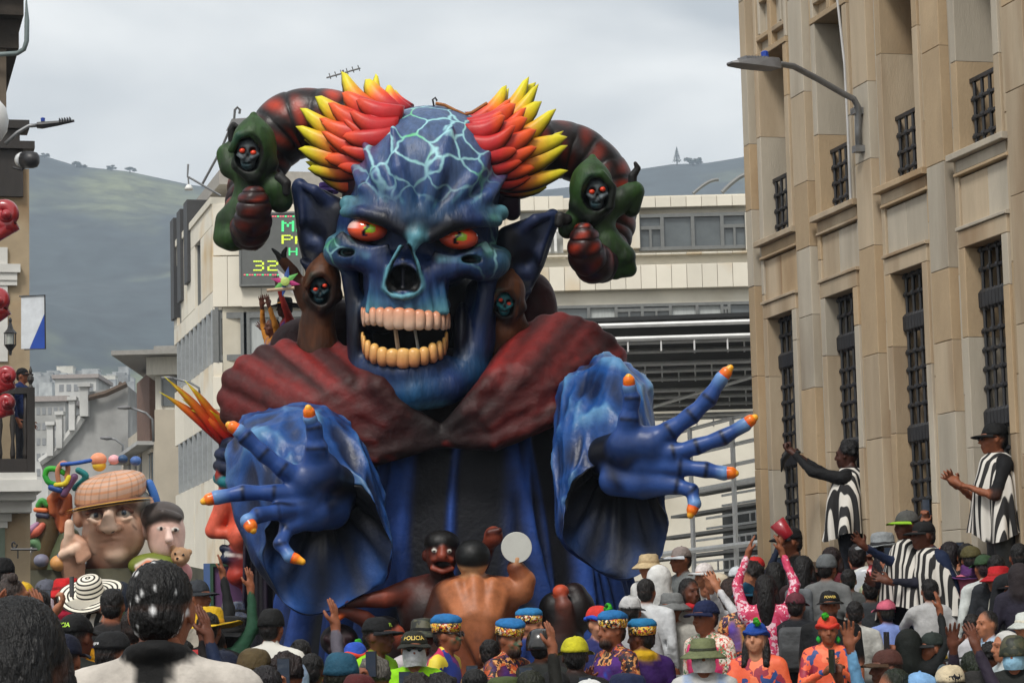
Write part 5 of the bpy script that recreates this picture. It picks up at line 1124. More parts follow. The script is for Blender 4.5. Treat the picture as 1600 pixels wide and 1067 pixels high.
hand(F1, [([(545, 790, -150), (525, 765, -60), (500, 742, -10)], [34, 34, 30], HD), ([(500, 735, 0), (478, 755, 10)], [30, 26], HB*.55), ([(515, 800, -40), (495, 800, -5), (475, 795, 8)], [30, 28, 20], HB*.75)],
     [dict(p=[(494, 735, 5), (496, 700, 22), (493, 668, 30), (487, 652, 36)], r=[27, 20, 14.5, 13], n=(486, 643, 40, 10, 13, 8)), dict(p=[(472, 748, 12), (445, 732, 26), (416, 708, 34), (388, 682, 40), (378, 672, 42)], r=[20, 16, 15, 15, 13.5], n=(362, 661, 44, 9, 13, -20)),
      dict(p=[(490, 772, 5), (432, 768, 30), (385, 767, 44), (344, 774, 52)], r=[20, 15, 14.5, 13.5], n=(324, 779, 56, 15, 9, -20)), dict(p=[(480, 792, 8), (440, 796, 40), (410, 800, 70), (396, 808, 86)], r=[20, 16, 14.5, 14], n=(405, 820, 96, 12, 11, 20)),
      dict(p=[(490, 808, 0), (452, 822, 30), (443, 845, 52), (458, 864, 62)], r=[20, 14.5, 13, 12], n=(484, 873, 66, 18, 9, 3))],
     [([(545, 780, 10), (500, 783, 32), (450, 784, 44), (420, 784, 50)], 7, 1), ([(470, 735, 40), (455, 755, 40)], 4, .6), ([(545, 770, -20), (520, 790, 10)], 16, .9)])
hand(F2, [([(940, 730, -150), (955, 715, -60), (985, 705, -10)], [32, 36, 32], HD), ([(985, 695, 0), (1015, 695, 12)], [32, 28], HB*.7), ([(960, 752, -20), (1000, 755, 0), (1030, 752, 5)], [24, 24, 20], HB*.85)],
     [dict(p=[(980, 690, 5), (982, 655, 18), (986, 622, 26), (982, 604, 30)], r=[26, 19, 15.5, 13], n=(981, 592, 34, 11, 10, 0)), dict(p=[(1015, 690, 12), (1045, 672, 24), (1078, 648, 34), (1104, 622, 40), (1124, 590, 46)], r=[22, 18, 16, 15.5, 13], n=(1146, 562, 50, 11, 17, 22)),
      dict(p=[(1020, 710, 12), (1050, 706, 26), (1086, 696, 34), (1126, 682, 40), (1160, 662, 46)], r=[19, 16, 15, 14.5, 13], n=(1182, 644, 50, 11, 14, 10)), dict(p=[(1005, 728, 10), (1060, 728, 26), (1100, 732, 34), (1128, 737, 40)], r=[18, 16, 14.5, 13.5], n=(1148, 736, 44, 9, 11, 10)),
      dict(p=[(1010, 755, 5), (1055, 757, 22), (1078, 764, 36), (1082, 784, 46)], r=[22, 16, 13, 12.5], n=(1075, 801, 50, 13, 9, -12))],
     [([(950, 742, 20), (1000, 739, 38), (1050, 742, 44)], 7, 1), ([(1010, 720, 40), (1040, 706, 44), (1070, 680, 44)], 4, .7), ([(950, 725, 0), (965, 760, 10)], 16, .8)])
# ---- side face with feather headdress on the left flank
FRd = Frame(370, 800, 28.6)
def side_face():
    S = Sculpt(); r1, r2 = c3((168, 58, 42)), c3((214, 104, 80)); db = c3((22, 36, 66))
    S.e((400, 790, -40), (52, 92, 70), r1); S.c([(356, 755, 0), (346, 800, 6), (334, 828, 8)], [12, 14, 13], r2, 12); S.e((346, 832, 14), (11, 9, 10), r2, 6); S.c([(362, 745, 0), (345, 742, 6)], 9, r1, 8); S.e((356, 774, 20), (14, 9, 14), BK, 4, sub=True); S.e((352, 773, 12), (9, 6, 9), c3((220, 215, 200)), 0)
    S.e((378, 835, 10), (20, 26, 30), r2, 14); S.c([(350, 856, 8), (372, 862, 14)], 7, db, 4); S.c([(352, 872, 8), (374, 872, 14)], 8, db, 4); S.c([(356, 864, 14), (376, 866, 18)], 4, c3((225, 225, 220)), 1); S.e((374, 898, 0), (20, 18, 26), r1, 12); S.c([(395, 870, -10), (405, 920, -20)], [36, 30], r1, 12)
    S.e((392, 728, -40), (56, 34, 70), c3((28, 116, 126)), 4); S.c([(340, 748, -10), (352, 752, 16), (380, 756, 30)], 9, c3((30, 120, 130)), 4); S.c([(340, 728, -10), (352, 730, 16), (380, 734, 32)], 9, db, 4); S.c([(342, 710, -10), (354, 710, 14), (382, 712, 28)], 9, db*1.5, 4); S.c([(350, 694, -10), (362, 692, 8), (386, 696, 20)], 10, db, 4)
    S.obj('side_face', 2.8, M_fp, flo, FRd)
    for i, (tx, ty) in enumerate(((256, 588), (250, 612), (274, 602), (288, 594), (284, 622), (300, 604), (312, 624), (300, 640), (330, 640), (352, 618))):
        bx = 345+i*2.6; by = 690+(i % 3)*4; n, m = 8, 12; V = []; C = []; b = np.array([bx, by, -10+3*(i % 4)], float); t_ = np.array([tx, ty, 10*(i % 3)], float); d = t_-b; sd = np.array([-d[1], d[0], 0]); sd /= np.linalg.norm(sd)
        for j in range(m):
            q = j/(m-1); p = b+d*q+sd*6*math.sin(q*3.1); r = 7.5*(math.sin(math.pi*(.2+.72*q))*(1-q**4)+.03)
            c = c3((60, 12, 14))*(1-q*3)+c3((205, 46, 34))*q*3 if q < .33 else (c3((205, 46, 34))*(1-(q-.33)*3)+c3((228, 120, 36))*(q-.33)*3 if q < .66 else c3((228, 120, 36))*(1-(q-.66)*3)+c3((214, 210, 40))*(q-.66)*3)
            for k in range(n): a = 2*math.pi*k/n; V.append(p+sd*r*math.cos(a)+np.array([0, 0, 1])*r*.5*math.sin(a)); C.append(np.clip(c*(1-.35*(math.cos(a) > .6)), 0, 1))
        npmesh('feather', FRd.w(V), [[j*n+k, j*n+(k+1) % n, (j+1)*n+(k+1) % n, (j+1)*n+k] for j in range(m-1) for k in range(n)]+[list(range(n))[::-1], [(m-1)*n+k for k in range(n)]], np.array(C), [M_fl], None, True, flo)
side_face()
# purple drape and painted base box
def drape():
    def fn(u, v):
        x = 384+u*(150+60*v); y = 790+v*300; f = math.sin(u*34+2*math.sin(v*2))*.5+.5*math.sin(u*61+v*2); c = c3((22, 16, 26))*(1-max(0, f)*.5)+c3((58, 40, 66))*max(0, f)*.5
        return (x, y, 30+f*7+20*math.sin(u*3.1)+30*v), c
    V, C, Fc = uvgrid(120, 30, fn, False); n = len(V); V2 = V.copy(); V2[:, 2] -= 14
    npmesh('drape', FRd.w(np.concatenate([V, V2])), Fc+[[a+n for a in f[::-1]] for f in Fc], np.concatenate([C, C]), [M_silk], None, True, flo)
drape()
ex, ey, ez = np.array([1.0, 0, 0]), np.array([0, 1.0, 0]), np.array([0, 0, 1.0])
xl, xr = P(400, 950, 28)[0], P(1010, 950, 28)[0]
put('base_platform', [boxpart((0, 0, 0), ex, ey, ez, (xl, xr), (27.4, 33), (.45, 1.0)), boxpart((0, 0, 0), ex, ey, ez, (xl+.05, xr-.05), (27.5, 33), (.12, .45))], mat('base_dark', (.02, .025, .045), .7), flo)
for x in (xl+.7, xr-.7):
    for y in (28.6, 31.8): put('wheel', [lathe((x, y, .36), [(.2, -.13), (.35, -.11), (.36, 0), (.35, .11), (.2, .13)], 18, (0, 1, 0), (0, 0, 1), (1, 0, 0))], mat('tyre', (.02, .02, .02), .8), flo, True)
put('painted_box', [boxpart((0, 0, 0), ex, ey, ez, (P(335, 900, 29)[0], P(392, 900, 29)[0]), (29, 31), (.3, P(335, 885, 29)[2]))], mat('purple_paint', (.10, .035, .12), .5, .2, 2, .1), flo)
put('box_trim', [boxpart((0, 0, 0), ex, ey, ez, (P(329, 900, 29)[0], P(392, 900, 29)[0]), (28.95, 31), (P(335, 885, 29)[2], P(335, 880, 29)[2])), boxpart((0, 0, 0), ex, ey, ez, (P(329, 900, 29)[0], P(334, 900, 29)[0]), (28.95, 29.3), (.3, P(335, 885, 29)[2]))], mat('green_trim', (.015, .06, .03), .5), flo)
put('blue_panel', [boxpart((0, 0, 0), ex, ey, ez, (P(318, 900, 30)[0], P(334, 900, 30)[0]), (30, 30.5), (.3, P(318, 880, 30)[2]))], mat('blue_panel_paint', (.06, .12, .28), .6), flo)
# ---- small figures around the base
FB0 = Frame(720, 910, 25.9)
def figure_shout():
    S = Sculpt(); sk, dk, hl = c3((84, 38, 28)), c3((44, 20, 16)), c3((138, 70, 52))
    S.e((690, 868, 0), (25, 32, 26), sk); S.e((690, 848, -4), (28, 20, 28), c3((14, 11, 11)), 3); S.c([(690, 892, -6), (692, 915, -12)], [17, 22], dk, 8)
    S.e((680, 940, -30), (62, 42, 34), sk, 14); S.c([(640, 925, -20), (600, 935, 0), (562, 938, 12)], [20, 15, 9], sk, 10, cols=[sk, hl, sk]); S.c([(562, 938, 12), (545, 942, 20)], [9, 6], sk, 4)
    S.c([(730, 915, -30), (752, 880, -20), (764, 850, -10)], [18, 14, 11], sk, 10); S.e((771, 838, -6), (15, 16, 13), hl, 5); S.c([(764, 832, 2), (780, 828, 4)], 5, sk, 3)
    S.e((692, 878, 25), (14, 9, 12), dk*.5, 3, sub=True); S.c([(678, 872, 20), (692, 869, 26), (706, 873, 20)], 4.5, hl, 3); S.c([(676, 886, 19), (692, 891, 23), (707, 886, 19)], 4, hl, 3); S.c([(692, 855, 24), (692, 866, 29)], [5, 8], hl, 4); S.e((679, 858, 22), (4.2, 2.8, 4), c3((190, 188, 180)), 1); S.e((703, 859, 22), (4.2, 2.8, 4), c3((190, 188, 180)), 1); S.e((679, 858, 25.5), 1.7, BK, 0); S.e((703, 859, 25.5), 1.7, BK, 0)
    S.paint((665, 930, 0), (40, 20, 40), hl, 1, .5); S.e((664, 868, 0), (5, 9, 6), sk, 3)
    S.c([(670, 960, -30), (675, 1050, -30)], [48, 46], dk, 12)
    S.obj('shouting_figure', 2.4, M_fp, flo, FB0)
def figure_monk():
    S = Sculpt(); rb, lt, dk = c3((122, 70, 46)), c3((172, 112, 76)), c3((58, 30, 22))
    S.e((739, 872, 30), (25, 27, 26), c3((200, 160, 120))); S.e((739, 866, 31), (27.5, 26, 29), c3((22, 24, 24)), 1); S.c([(739, 890, 30), (742, 905, 28)], [16, 17], c3((200, 160, 120)), 4)
    S.e((742, 945, 15), (66, 52, 34), rb, 10); S.c([(700, 930, 18), (690, 970, 15), (690, 1060, 10)], [26, 30, 40], dk, 12); S.c([(745, 960, 15), (750, 1060, 10)], [55, 62], rb, 14)
    S.c([(785, 925, 20), (812, 920, 24), (818, 905, 24), (806, 885, 28)], [26, 22, 19, 14], lt, 12, cols=[rb, lt, lt, rb]); S.c([(806, 884, 30), (808, 870, 32)], [8, 8], c3((214, 168, 130)), 3)
    for a, q, b in (((702, 920, 34), (722, 960, 66), (750, 1022, 76)), ((786, 916, 34), (772, 958, 66), (752, 1022, 76)), ((716, 912, 42), (734, 955, 70), (751, 1014, 78)), ((770, 910, 42), (762, 955, 70), (752, 1014, 78)), ((742, 906, 46), (746, 950, 70), (751, 1010, 78))): S.c([a, q, b], [13, 14, 6], lt, 9, cols=[lt*1.15, lt, rb])
    S.e((744, 940, 34), (30, 44, 15), lt, 5); S.line([(736, 915, 60), (746, 990, 86)], 5, dk, 1, .4); S.line([(700, 936, 46), (724, 975, 74), (746, 1030, 84)], 6, dk, 1, .8); S.line([(792, 930, 46), (774, 975, 74), (756, 1030, 84)], 6, dk, 1, .8); S.line([(790, 920, 48), (812, 908, 48)], 4, dk, 1, .4)
    o = S.obj('robed_figure', 2.4, M_fp, flo, FB0)
    V, Fc = lathe(FB0.w([(807, 852, 36)])[0], [(.001, -.02), (23.5*FB0.s, -.02), (24*FB0.s, 0), (23.5*FB0.s, .02), (.001, .02)], 40, FB0.M[0]/FB0.s, -FB0.M[1]/FB0.s, FB0.M[2]/FB0.s); npmesh('white_disc', V, Fc, mats=[mat('disc_white', (.60, .61, .57), .6, .05, 6, .1)], smooth=False, parent=o)
def figure_right():
    S = Sculpt(); sk, dk, pk = c3((66, 32, 28)), c3((26, 15, 14)), c3((122, 76, 66))
    S.e((868, 950, 0), (26, 26, 26), c3((14, 13, 14))); S.e((876, 962, 10), (20, 22, 20), dk, 6); S.e((905, 955, -10), (26, 34, 26), dk, 8); S.e((898, 925, -14), (18, 14, 16), c3((40, 18, 16)), 6); S.e((876, 922, 16), (13, 11, 12), c3((190, 88, 60)), 2); S.c([(880, 942, 24), (878, 934, 22)], [12, 9], pk, 4); S.c([(882, 945, 22), (880, 970, 14), (868, 1000, 8)], [11, 13, 16], pk, 6); S.c([(875, 985, 0), (890, 1060, 0)], [30, 50], dk, 12)
    S.obj('crouching_figure', 2.7, M_fp, flo, FB0)
def figure_left():
    S = Sculpt(); sk, dk, hl = c3((92, 44, 32)), c3((34, 18, 18)), c3((164, 84, 62))
    S.c([(590, 985, 0), (570, 965, 10), (548, 955, 18), (528, 950, 22)], [15, 13, 10, 6], sk, 6); S.c([(540, 955, 20), (532, 962, 24)], [5, 5], c3((196, 96, 44)), 3); S.e((600, 990, 4), (26, 26, 24), dk, 8); S.e((602, 975, 6), (22, 14, 22), c3((16, 12, 12)), 3); S.c([(600, 988, 24), (612, 986, 26)], 6, hl, 4); S.e((622, 990, 14), (12, 15, 12), hl, 3); S.c([(600, 1010, 0), (600, 1080, 0)], [34, 44], dk, 12)
    S.e((530, 1000, 0), (30, 26, 20), c3((34, 22, 26)), 6)
    for k in range(5): a = k*1.26; S.c([(530+8*math.cos(a), 1000+7*math.sin(a), 20-k), (530+20*math.cos(a+.9), 1000+17*math.sin(a+.9), 18-k)], [4, 5], c3((58, 34, 40)), 4)
    S.obj('reaching_figure', 2.7, M_fp, flo, FB0)
figure_shout(); figure_monk(); figure_right(); figure_left()
# rope hook on the crown and the star ornament
put('lifting_hook', [tube(FH.w([(678, 166, 0), (676, 156, 0), (680, 153, 0), (683, 158, 0)]), .012, 6)], M_iron, flo)
put('rope', [tube(FH.w([(681, 162, 0), (695, 165, 4), (712, 174, 8), (726, 180, 6), (738, 176, 0), (760, 160, -20)]), .02, 6)], mat('rope_orange', (.32, .12, .03), .8, .3, 40, .3), flo)
FSt = Frame(445, 440, 27.0)
so = put('star_stick', [tube(FSt.w([(417, 454, 0), (460, 450, 0)]), .02, 6)], M_strut, flo)
for k in range(8):
    a = k*math.pi/4+.2; r1_, r2_ = 24, 11; pp = [(446, 440, 3), (446+r2_*math.cos(a-.39), 440+r2_*math.sin(a-.39), 1), (446+r1_*math.cos(a), 440+r1_*math.sin(a), 0), (446+r2_*math.cos(a+.39), 440+r2_*math.sin(a+.39), 1)]
    q = np.array(pp+[(x, y, z-3) for x, y, z in pp], float); npmesh('star_point', FSt.w(q), CUBE_F, mats=[[mat('star_pink', (.55, .05, .22), .5), mat('star_white', (.7, .7, .68), .5), mat('star_blue', (.03, .08, .3), .5), mat('star_green', (.15, .5, .12), .5)][k % 4]], smooth=False, parent=flo)
put('star_centre', [lathe(FSt.w([(446, 440, 4)])[0], [(.001, -.01), (7*FSt.s, -.01), (7*FSt.s, .02), (3*FSt.s, .03)], 14, (1, 0, 0), (0, 0, 1), (0, -1, 0))], mat('star_lime', (.45, .6, .15), .5), flo)
# ================================================================== second float: old man in a cap, child, ear and trinkets
F3 = Frame(185, 820, 58.0)
fl2 = root('faces_float', (F3.p0[0], 58.0, 0), 'second float with giant old man in a flat cap and a child', 'carnival float')
M_f2 = paintmat('faces_paint', .5, .16, 2.2, .2, 10, gam=1.05)
SK, SKd, SKl = c3((206, 160, 134)), c3((104, 62, 46)), c3((236, 202, 178))
def old_man():
    S = Sculpt(); gy = c3((128, 124, 116))
    S.e((180, 818, 0), (50, 62, 44), SK); S.e((182, 855, 10), (34, 24, 32), SK, 16); S.e((150, 838, 22), (18, 24, 18), SKl, 12); S.e((214, 834, 20), (15, 24, 18), SK, 12)
    S.e((152, 788, -4), (26, 26, 34), gy, 6); S.e((216, 788, -4), (20, 24, 34), gy, 6); S.e((182, 784, 14), (40, 14, 30), SK, 8)
    S.c([(144, 790, 32), (158, 784, 40), (168, 790, 42)], 5, SKd, 4); S.c([(188, 788, 42), (200, 781, 39), (212, 785, 30)], 5, SKd, 4)
    for x, y in ((156, 802), (199, 798)):
        S.e((x, y, 46), (14, 8, 14), SKd*.6, 3, sub=True); S.e((x, y, 32), (11, 8, 11), c3((200, 198, 190)), 1); S.e((x+1, y, 42), (4, 4, 3), c3((70, 84, 96)), 0); S.e((x+1, y, 44), (2, 2, 2), BK, 0)
        S.c([(x-14, y-2, 38), (x, y-8, 42), (x+13, y-1, 36)], 2.8, SKd, 2); S.c([(x-12, y+7, 38), (x, y+11, 40), (x+12, y+8, 36)], 3, SKl, 3); S.line([(x-14, y+14, 44), (x, y+18, 48), (x+12, y+14, 42)], 3, SKd, 1, .7)
    S.c([(178, 792, 42), (177, 812, 52)], [7, 10], SKl, 6); S.e((178, 820, 54), (14, 10, 12), SKl, 5); S.e((164, 822, 46), (7, 6, 8), SK, 4); S.e((192, 821, 46), (7, 6, 8), SK, 4); S.e((170, 828, 58), 3, SKd*.4, 1, sub=True); S.e((186, 828, 58), 3, SKd*.4, 1, sub=True)
    S.c([(160, 842, 36), (182, 836, 44), (206, 840, 34)], 4, SK, 3); S.c([(164, 850, 36), (184, 850, 42), (204, 846, 34)], [4, 6, 4], SK, 4); S.line([(160, 845, 44), (182, 842, 50), (206, 842, 42)], 2.5, c3((80, 36, 30)), .6, 1)
    S.e((186, 862, 34), (17, 14, 14), SKl, 6); S.c([(150, 815, 38), (146, 840, 38), (152, 858, 32)], 3.5, SKl, 4); S.c([(212, 812, 34), (218, 836, 32), (210, 858, 28)], 3.5, SKl, 4)
    for p in ([(160, 822, 50), (152, 838, 46)], [(196, 822, 50), (208, 836, 42)], [(170, 778, 44), (194, 775, 44)], [(150, 812, 46), (142, 826, 42)], [(208, 810, 42), (218, 824, 36)], [(158, 862, 40), (170, 872, 40)], [(148, 784, 40), (166, 776, 44)], [(196, 776, 44), (214, 780, 36)], [(176, 786, 50), (174, 794, 52)], [(182, 786, 50), (184, 794, 52)]): S.line(p, 2.6, SKd*.8, 1, .9)
    S.e((124, 806, 4), (10, 18, 8), SK, 3); S.e((234, 792, -4), (8, 16, 8), SK, 3)
    S.c([(170, 880, 0), (165, 910, -10)], [34, 44], SKd, 14)
    S.obj('old_man_head', 1.8, M_f2, fl2, F3)
    V, C, Fc = [], [], []
    def fn(u, v):
        a = 2*math.pi*u; bu = 1-v; x = 57*math.cos(a); z = 50*math.sin(a); h = (v**.55)*40; k = (1-v**2.4)**.5 if v < 1 else 0
        px = 174+x*k*(1 if x < 0 else .95)+v*2; py = 776-h*(1.0)-.16*(x)*k+(10 if z > 0 else 0)*bu*math.sin(a); st = (math.sin(v*34) > .55)
        tt = math.sin(a*26) > .9
        c = c3((204, 168, 146))
        if st: c = c3((206, 150, 112))
        if tt: c = c*.72
        return (px, py, z*k*1.1), c
    V, C, Fc = uvgrid(150, 44, fn, True, True); npmesh('flat_cap', F3.w(V), Fc, C, [M_f2], None, True, fl2)
    def br(u, v):
        a = math.pi*(.02+.96*u); r = 50+v*20; x = 176+r*1.02*math.cos(math.pi-a); z = 20+r*.95*math.sin(a); return (x, 784-.16*(x-174)+v*4-10*math.sin(a)*.6, z), (c3((120, 74, 50)) if v < .8 else c3((206, 160, 60)))
    V, C, Fc = uvgrid(60, 8, br, False); n = len(V); V2 = V.copy(); V2[:, 1] += 4
    npmesh('cap_brim', F3.w(np.concatenate([V, V2])), Fc+[[q+n for q in f[::-1]] for f in Fc], np.concatenate([C, C*.5]), [M_f2], None, True, fl2)
old_man()
def fist():
    S = Sculpt(); S.c([(122, 850, 40), (118, 872, 36), (122, 900, 30)], [20, 20, 18], SK); S.c([(116, 846, 52), (118, 830, 56), (118, 814, 56)], [8, 8, 7], SKl, 4)
    for i in range(3): S.c([(126+i*6, 838+i*8, 52), (138+i*3, 846+i*8, 56), (132+i*2, 856+i*7, 60)], [8, 8, 7], SK*(1+.05*i), 3)
    S.c([(108, 862, 52), (122, 856, 60), (130, 850, 60)], [8, 8, 7], SKl, 3); S.obj('pointing_hand', 1.6, M_f2, fl2, F3)
fist()
def child():
    S = Sculpt(); sk = c3((214, 176, 162)); sl = c3((232, 200, 188)); hr = c3((78, 70, 66))
    S.e((262, 832, 20), (30, 38, 32), sk); S.e((264, 852, 26), (24, 22, 24), sl, 10); S.e((255, 806, 12), (34, 24, 36), hr, 3); S.e((238, 818, 6), (16, 24, 28), hr, 4); S.c([(240, 806, 38), (262, 798, 48), (284, 806, 36)], [7, 7, 6], hr, 5); S.e((231, 828, 22), (8, 13, 8), sk, 2)
    for x, y in ((258, 822), (280, 824)): S.e((x, y, 46), (6.5, 3.6, 6), c3((206, 200, 192)), 1.5); S.e((x+1, y, 51), (2.6, 2.8, 2), c3((40, 34, 32)), 0); S.line([(x-7, y-2, 51), (x, y-4, 54), (x+7, y-1, 51)], 1.4, c3((70, 46, 40)), .5, 1); S.line([(x-8, y-5, 52), (x, y-8, 54), (x+7, y-6, 52)], 1.8, hr, .6, 1)
    S.c([(270, 824, 52), (272, 838, 58)], [4, 7], sl, 4); S.line([(256, 852, 54), (270, 854, 58), (282, 850, 52)], 3, c3((170, 84, 84)), .6, 1); S.c([(260, 870, 10), (258, 900, 0)], [20, 40], c3((128, 132, 60)), 8)
    S.obj('child_head', 1.8, M_f2, fl2, F3)
    S = Sculpt(); b = c3((176, 138, 104)); S.e((289, 864, 54), (15, 14, 13), b); S.e((278, 852, 52), (5, 5, 4), b, 2); S.e((302, 858, 52), (5, 5, 4), b, 2); S.e((288, 869, 66), (7, 5, 5), b*1.3, 3); S.e((286, 866, 71), 2, BK, 0); S.e((282, 859, 66), 1.8, BK, 0); S.e((295, 861, 66), 1.8, BK, 0); S.e((290, 892, 44), (16, 18, 14), c3((190, 130, 130)), 4); S.obj('teddy_bear', 1.3, M_f2, fl2, F3)
    S = Sculpt(); S.e((246, 880, 40), (40, 20, 20), c3((120, 132, 52))); S.c([(226, 888, 58), (240, 876, 62), (262, 882, 60)], 6, c3((226, 140, 104)), 5); S.c([(222, 880, 56), (240, 870, 58), (260, 874, 58)], 3, c3((235, 225, 215)), 3); S.obj('child_collar', 1.6, M_f2, fl2, F3)
child()
def trinkets():
    S = Sculpt(); o1, o2 = c3((196, 112, 72)), c3((150, 78, 48)); S.c([(82, 800, 0), (80, 780, 2), (92, 768, 4), (106, 776, 2), (108, 800, 0), (98, 828, 0)], [6, 7, 7, 7, 6, 6], o1, 4); S.e((95, 802, -6), (14, 30, 8), o2, 5); S.e((97, 800, 6), (4, 3, 4), c3((30, 20, 16)), 1); S.c([(104, 784, 4), (98, 800, 6), (100, 820, 2)], 4, o1, 4); S.obj('giant_ear', 1.5, M_f2, fl2, F3)
    for pts, r, col in (([(74, 742, 20), (78, 732, 20), (92, 732, 20), (104, 738, 20)], 4.5, (60, 170, 50)), ([(74, 742, 20), (80, 752, 22), (92, 756, 20)], 4.5, (50, 160, 60)), ([(96, 752, 24), (94, 734, 24), (102, 722, 22), (110, 728, 22), (108, 744, 22)], 4, (190, 130, 100)), ([(92, 756, 26), (106, 754, 28), (112, 744, 26)], 4, (225, 205, 50)), ([(84, 760, 24), (98, 764, 26)], 5, (40, 80, 150)), ([(102, 724, 30), (124, 722, 30), (146, 718, 30)], 3.4, (40, 90, 175)), ([(104, 770, 24), (112, 756, 22), (120, 744, 22)], 6, (110, 76, 110)), ([(124, 734, 10), (136, 744, 10), (118, 762, 6)], 5, (40, 130, 130)), ([(232, 756, -10), (240, 775, -8), (246, 800, -10)], 7, (60, 110, 180)), ([(60, 790, 0), (66, 782, 2), (74, 788, 2)], 5, (70, 150, 70)), ([(56, 796, 2), (72, 797, 4)], 4, (220, 120, 70)), ([(60, 804, 2), (74, 806, 4)], 4.5, (60, 64, 84)), ([(28, 820, 10), (34, 826, 12), (48, 828, 12), (60, 818, 10)], [3, 6, 7, 4], (160, 120, 150)), ([(46, 836, 8), (58, 830, 10), (68, 820, 8)], [5, 8, 5], (206, 110, 90)), ([(70, 800, -10), (72, 840, -10), (64, 880, -10)], [14, 20, 22], (92, 78, 52)), ([(108, 840, -6), (100, 870, -6), (90, 900, -8)], [16, 24, 24], (84, 92, 66)), ([(44, 850, 4), (56, 846, 6), (64, 858, 4)], [6, 8, 6], (110, 150, 110))):
        S = Sculpt(); S.c(spl(np.array(pts, float), 12) if len(pts) > 2 else pts, np.interp(np.linspace(0, 1, 12), np.linspace(0, 1, len(r)), r) if isinstance(r, list) and len(pts) > 2 else (r if not isinstance(r, list) else max(r)), c3(col)); S.obj('trinket', 1.7, M_f2, fl2, F3)
    for (x, y, r, col) in ((154, 718, 13, (232, 150, 110)), (155, 727, 11, (230, 190, 50)), (178, 718, 9, (232, 170, 175)), (192, 717, 8, (36, 72, 110)), (212, 720, 9, (66, 100, 160)), (100, 876, 15, (216, 156, 90)), (108, 868, 13, (96, 120, 160)), (72, 872, 12, (120, 120, 140))): blob('trinket', F3, (x, y, 0 if y < 800 else 40), (r, r*.85, r), mat('trinket_%d_%d' % (x, y), tuple(c3(col)), .5), fl2, 0, 2, 18, 12)
trinkets()
put('float_body', [boxpart((0, 0, 0), ex, ey, ez, (P(50, 900, 58)[0], P(300, 900, 58)[0]), (57.6, 62), (.4, P(100, 890, 58)[2])), boxpart((0, 0, 0), ex, ey, ez, (P(60, 900, 58)[0], P(290, 900, 58)[0]), (57.8, 62), (.05, .4))], mat('float_base_olive', (.10, .095, .06), .8, .3, 1.5, .2), fl2)
# ================================================================== PEOPLE
M_skin = paintmat('skin_and_hair', .55, .08, 25, .15, 120, gam=1.2); M_clo = paintmat('clothing', .8, .25, 9, 1.0, 11, gam=1.28)
M_hair = paintmat('hair', .5, .4, 60, .8, 90, stretch=(1, 1, .25), gam=1.1); M_hat = paintmat('hat_cloth', .8, .25, 14, .5, 40, gam=1.25)
def patmat(name, cols, scale, kind='VORONOI', rough=.6):
    """printed cloth: a voronoi / wave pattern of several colours"""
    if name in _mc: return _mc[name]
    m = bpy.data.materials.new(name); m.use_nodes = True; nt = m.node_tree; b = nt.nodes['Principled BSDF']; b.inputs['Roughness'].default_value = rough
    t = nt.nodes.new('ShaderNodeTexCoord'); cr_ = nt.nodes.new('ShaderNodeValToRGB'); cr_.color_ramp.interpolation = 'CONSTANT'
    nz = nt.nodes.new('ShaderNodeTexNoise'); nz.inputs['Scale'].default_value = scale*.8; mx = nt.nodes.new('ShaderNodeMix'); mx.data_type = 'RGBA'; mx.inputs[0].default_value = .12; mx.blend_type = 'LINEAR_LIGHT'
    nt.links.new(t.outputs['Object'], nz.inputs['Vector']); nt.links.new(t.outputs['Object'], mx.inputs[6]); nt.links.new(nz.outputs['Color'], mx.inputs[7])
    if kind == 'VORONOI':
        v = nt.nodes.new('ShaderNodeTexVoronoi'); v.inputs['Scale'].default_value = scale; out = v.outputs['Color']; sp = nt.nodes.new('ShaderNodeSeparateColor'); nt.links.new(out, sp.inputs[0]); out = sp.outputs[0]
    else:
        v = nt.nodes.new('ShaderNodeTexWave'); v.inputs['Scale'].default_value = scale; v.inputs['Distortion'].default_value = 3; out = v.outputs['Fac']
    nt.links.new(mx.outputs[2], v.inputs['Vector']); nt.links.new(out, cr_.inputs[0])
    el = cr_.color_ramp.elements
    while len(el) < len(cols): el.new(.5)
    for i, c in enumerate(cols): el[i].position = i/len(cols); el[i].color = (*srgb(*c), 1)
    nt.links.new(cr_.outputs[0], b.inputs['Base Color'])
    bp = nt.nodes.new('ShaderNodeBump'); bp.inputs['Strength'].default_value = .4; bp.inputs['Distance'].default_value = .02; n2 = nt.nodes.new('ShaderNodeTexNoise'); n2.inputs['Scale'].default_value = 14; nt.links.new(t.outputs['Object'], n2.inputs['Vector']); nt.links.new(n2.outputs['Fac'], bp.inputs['Height']); nt.links.new(bp.outputs[0], b.inputs['Normal'])
    _mc[name] = m; return m
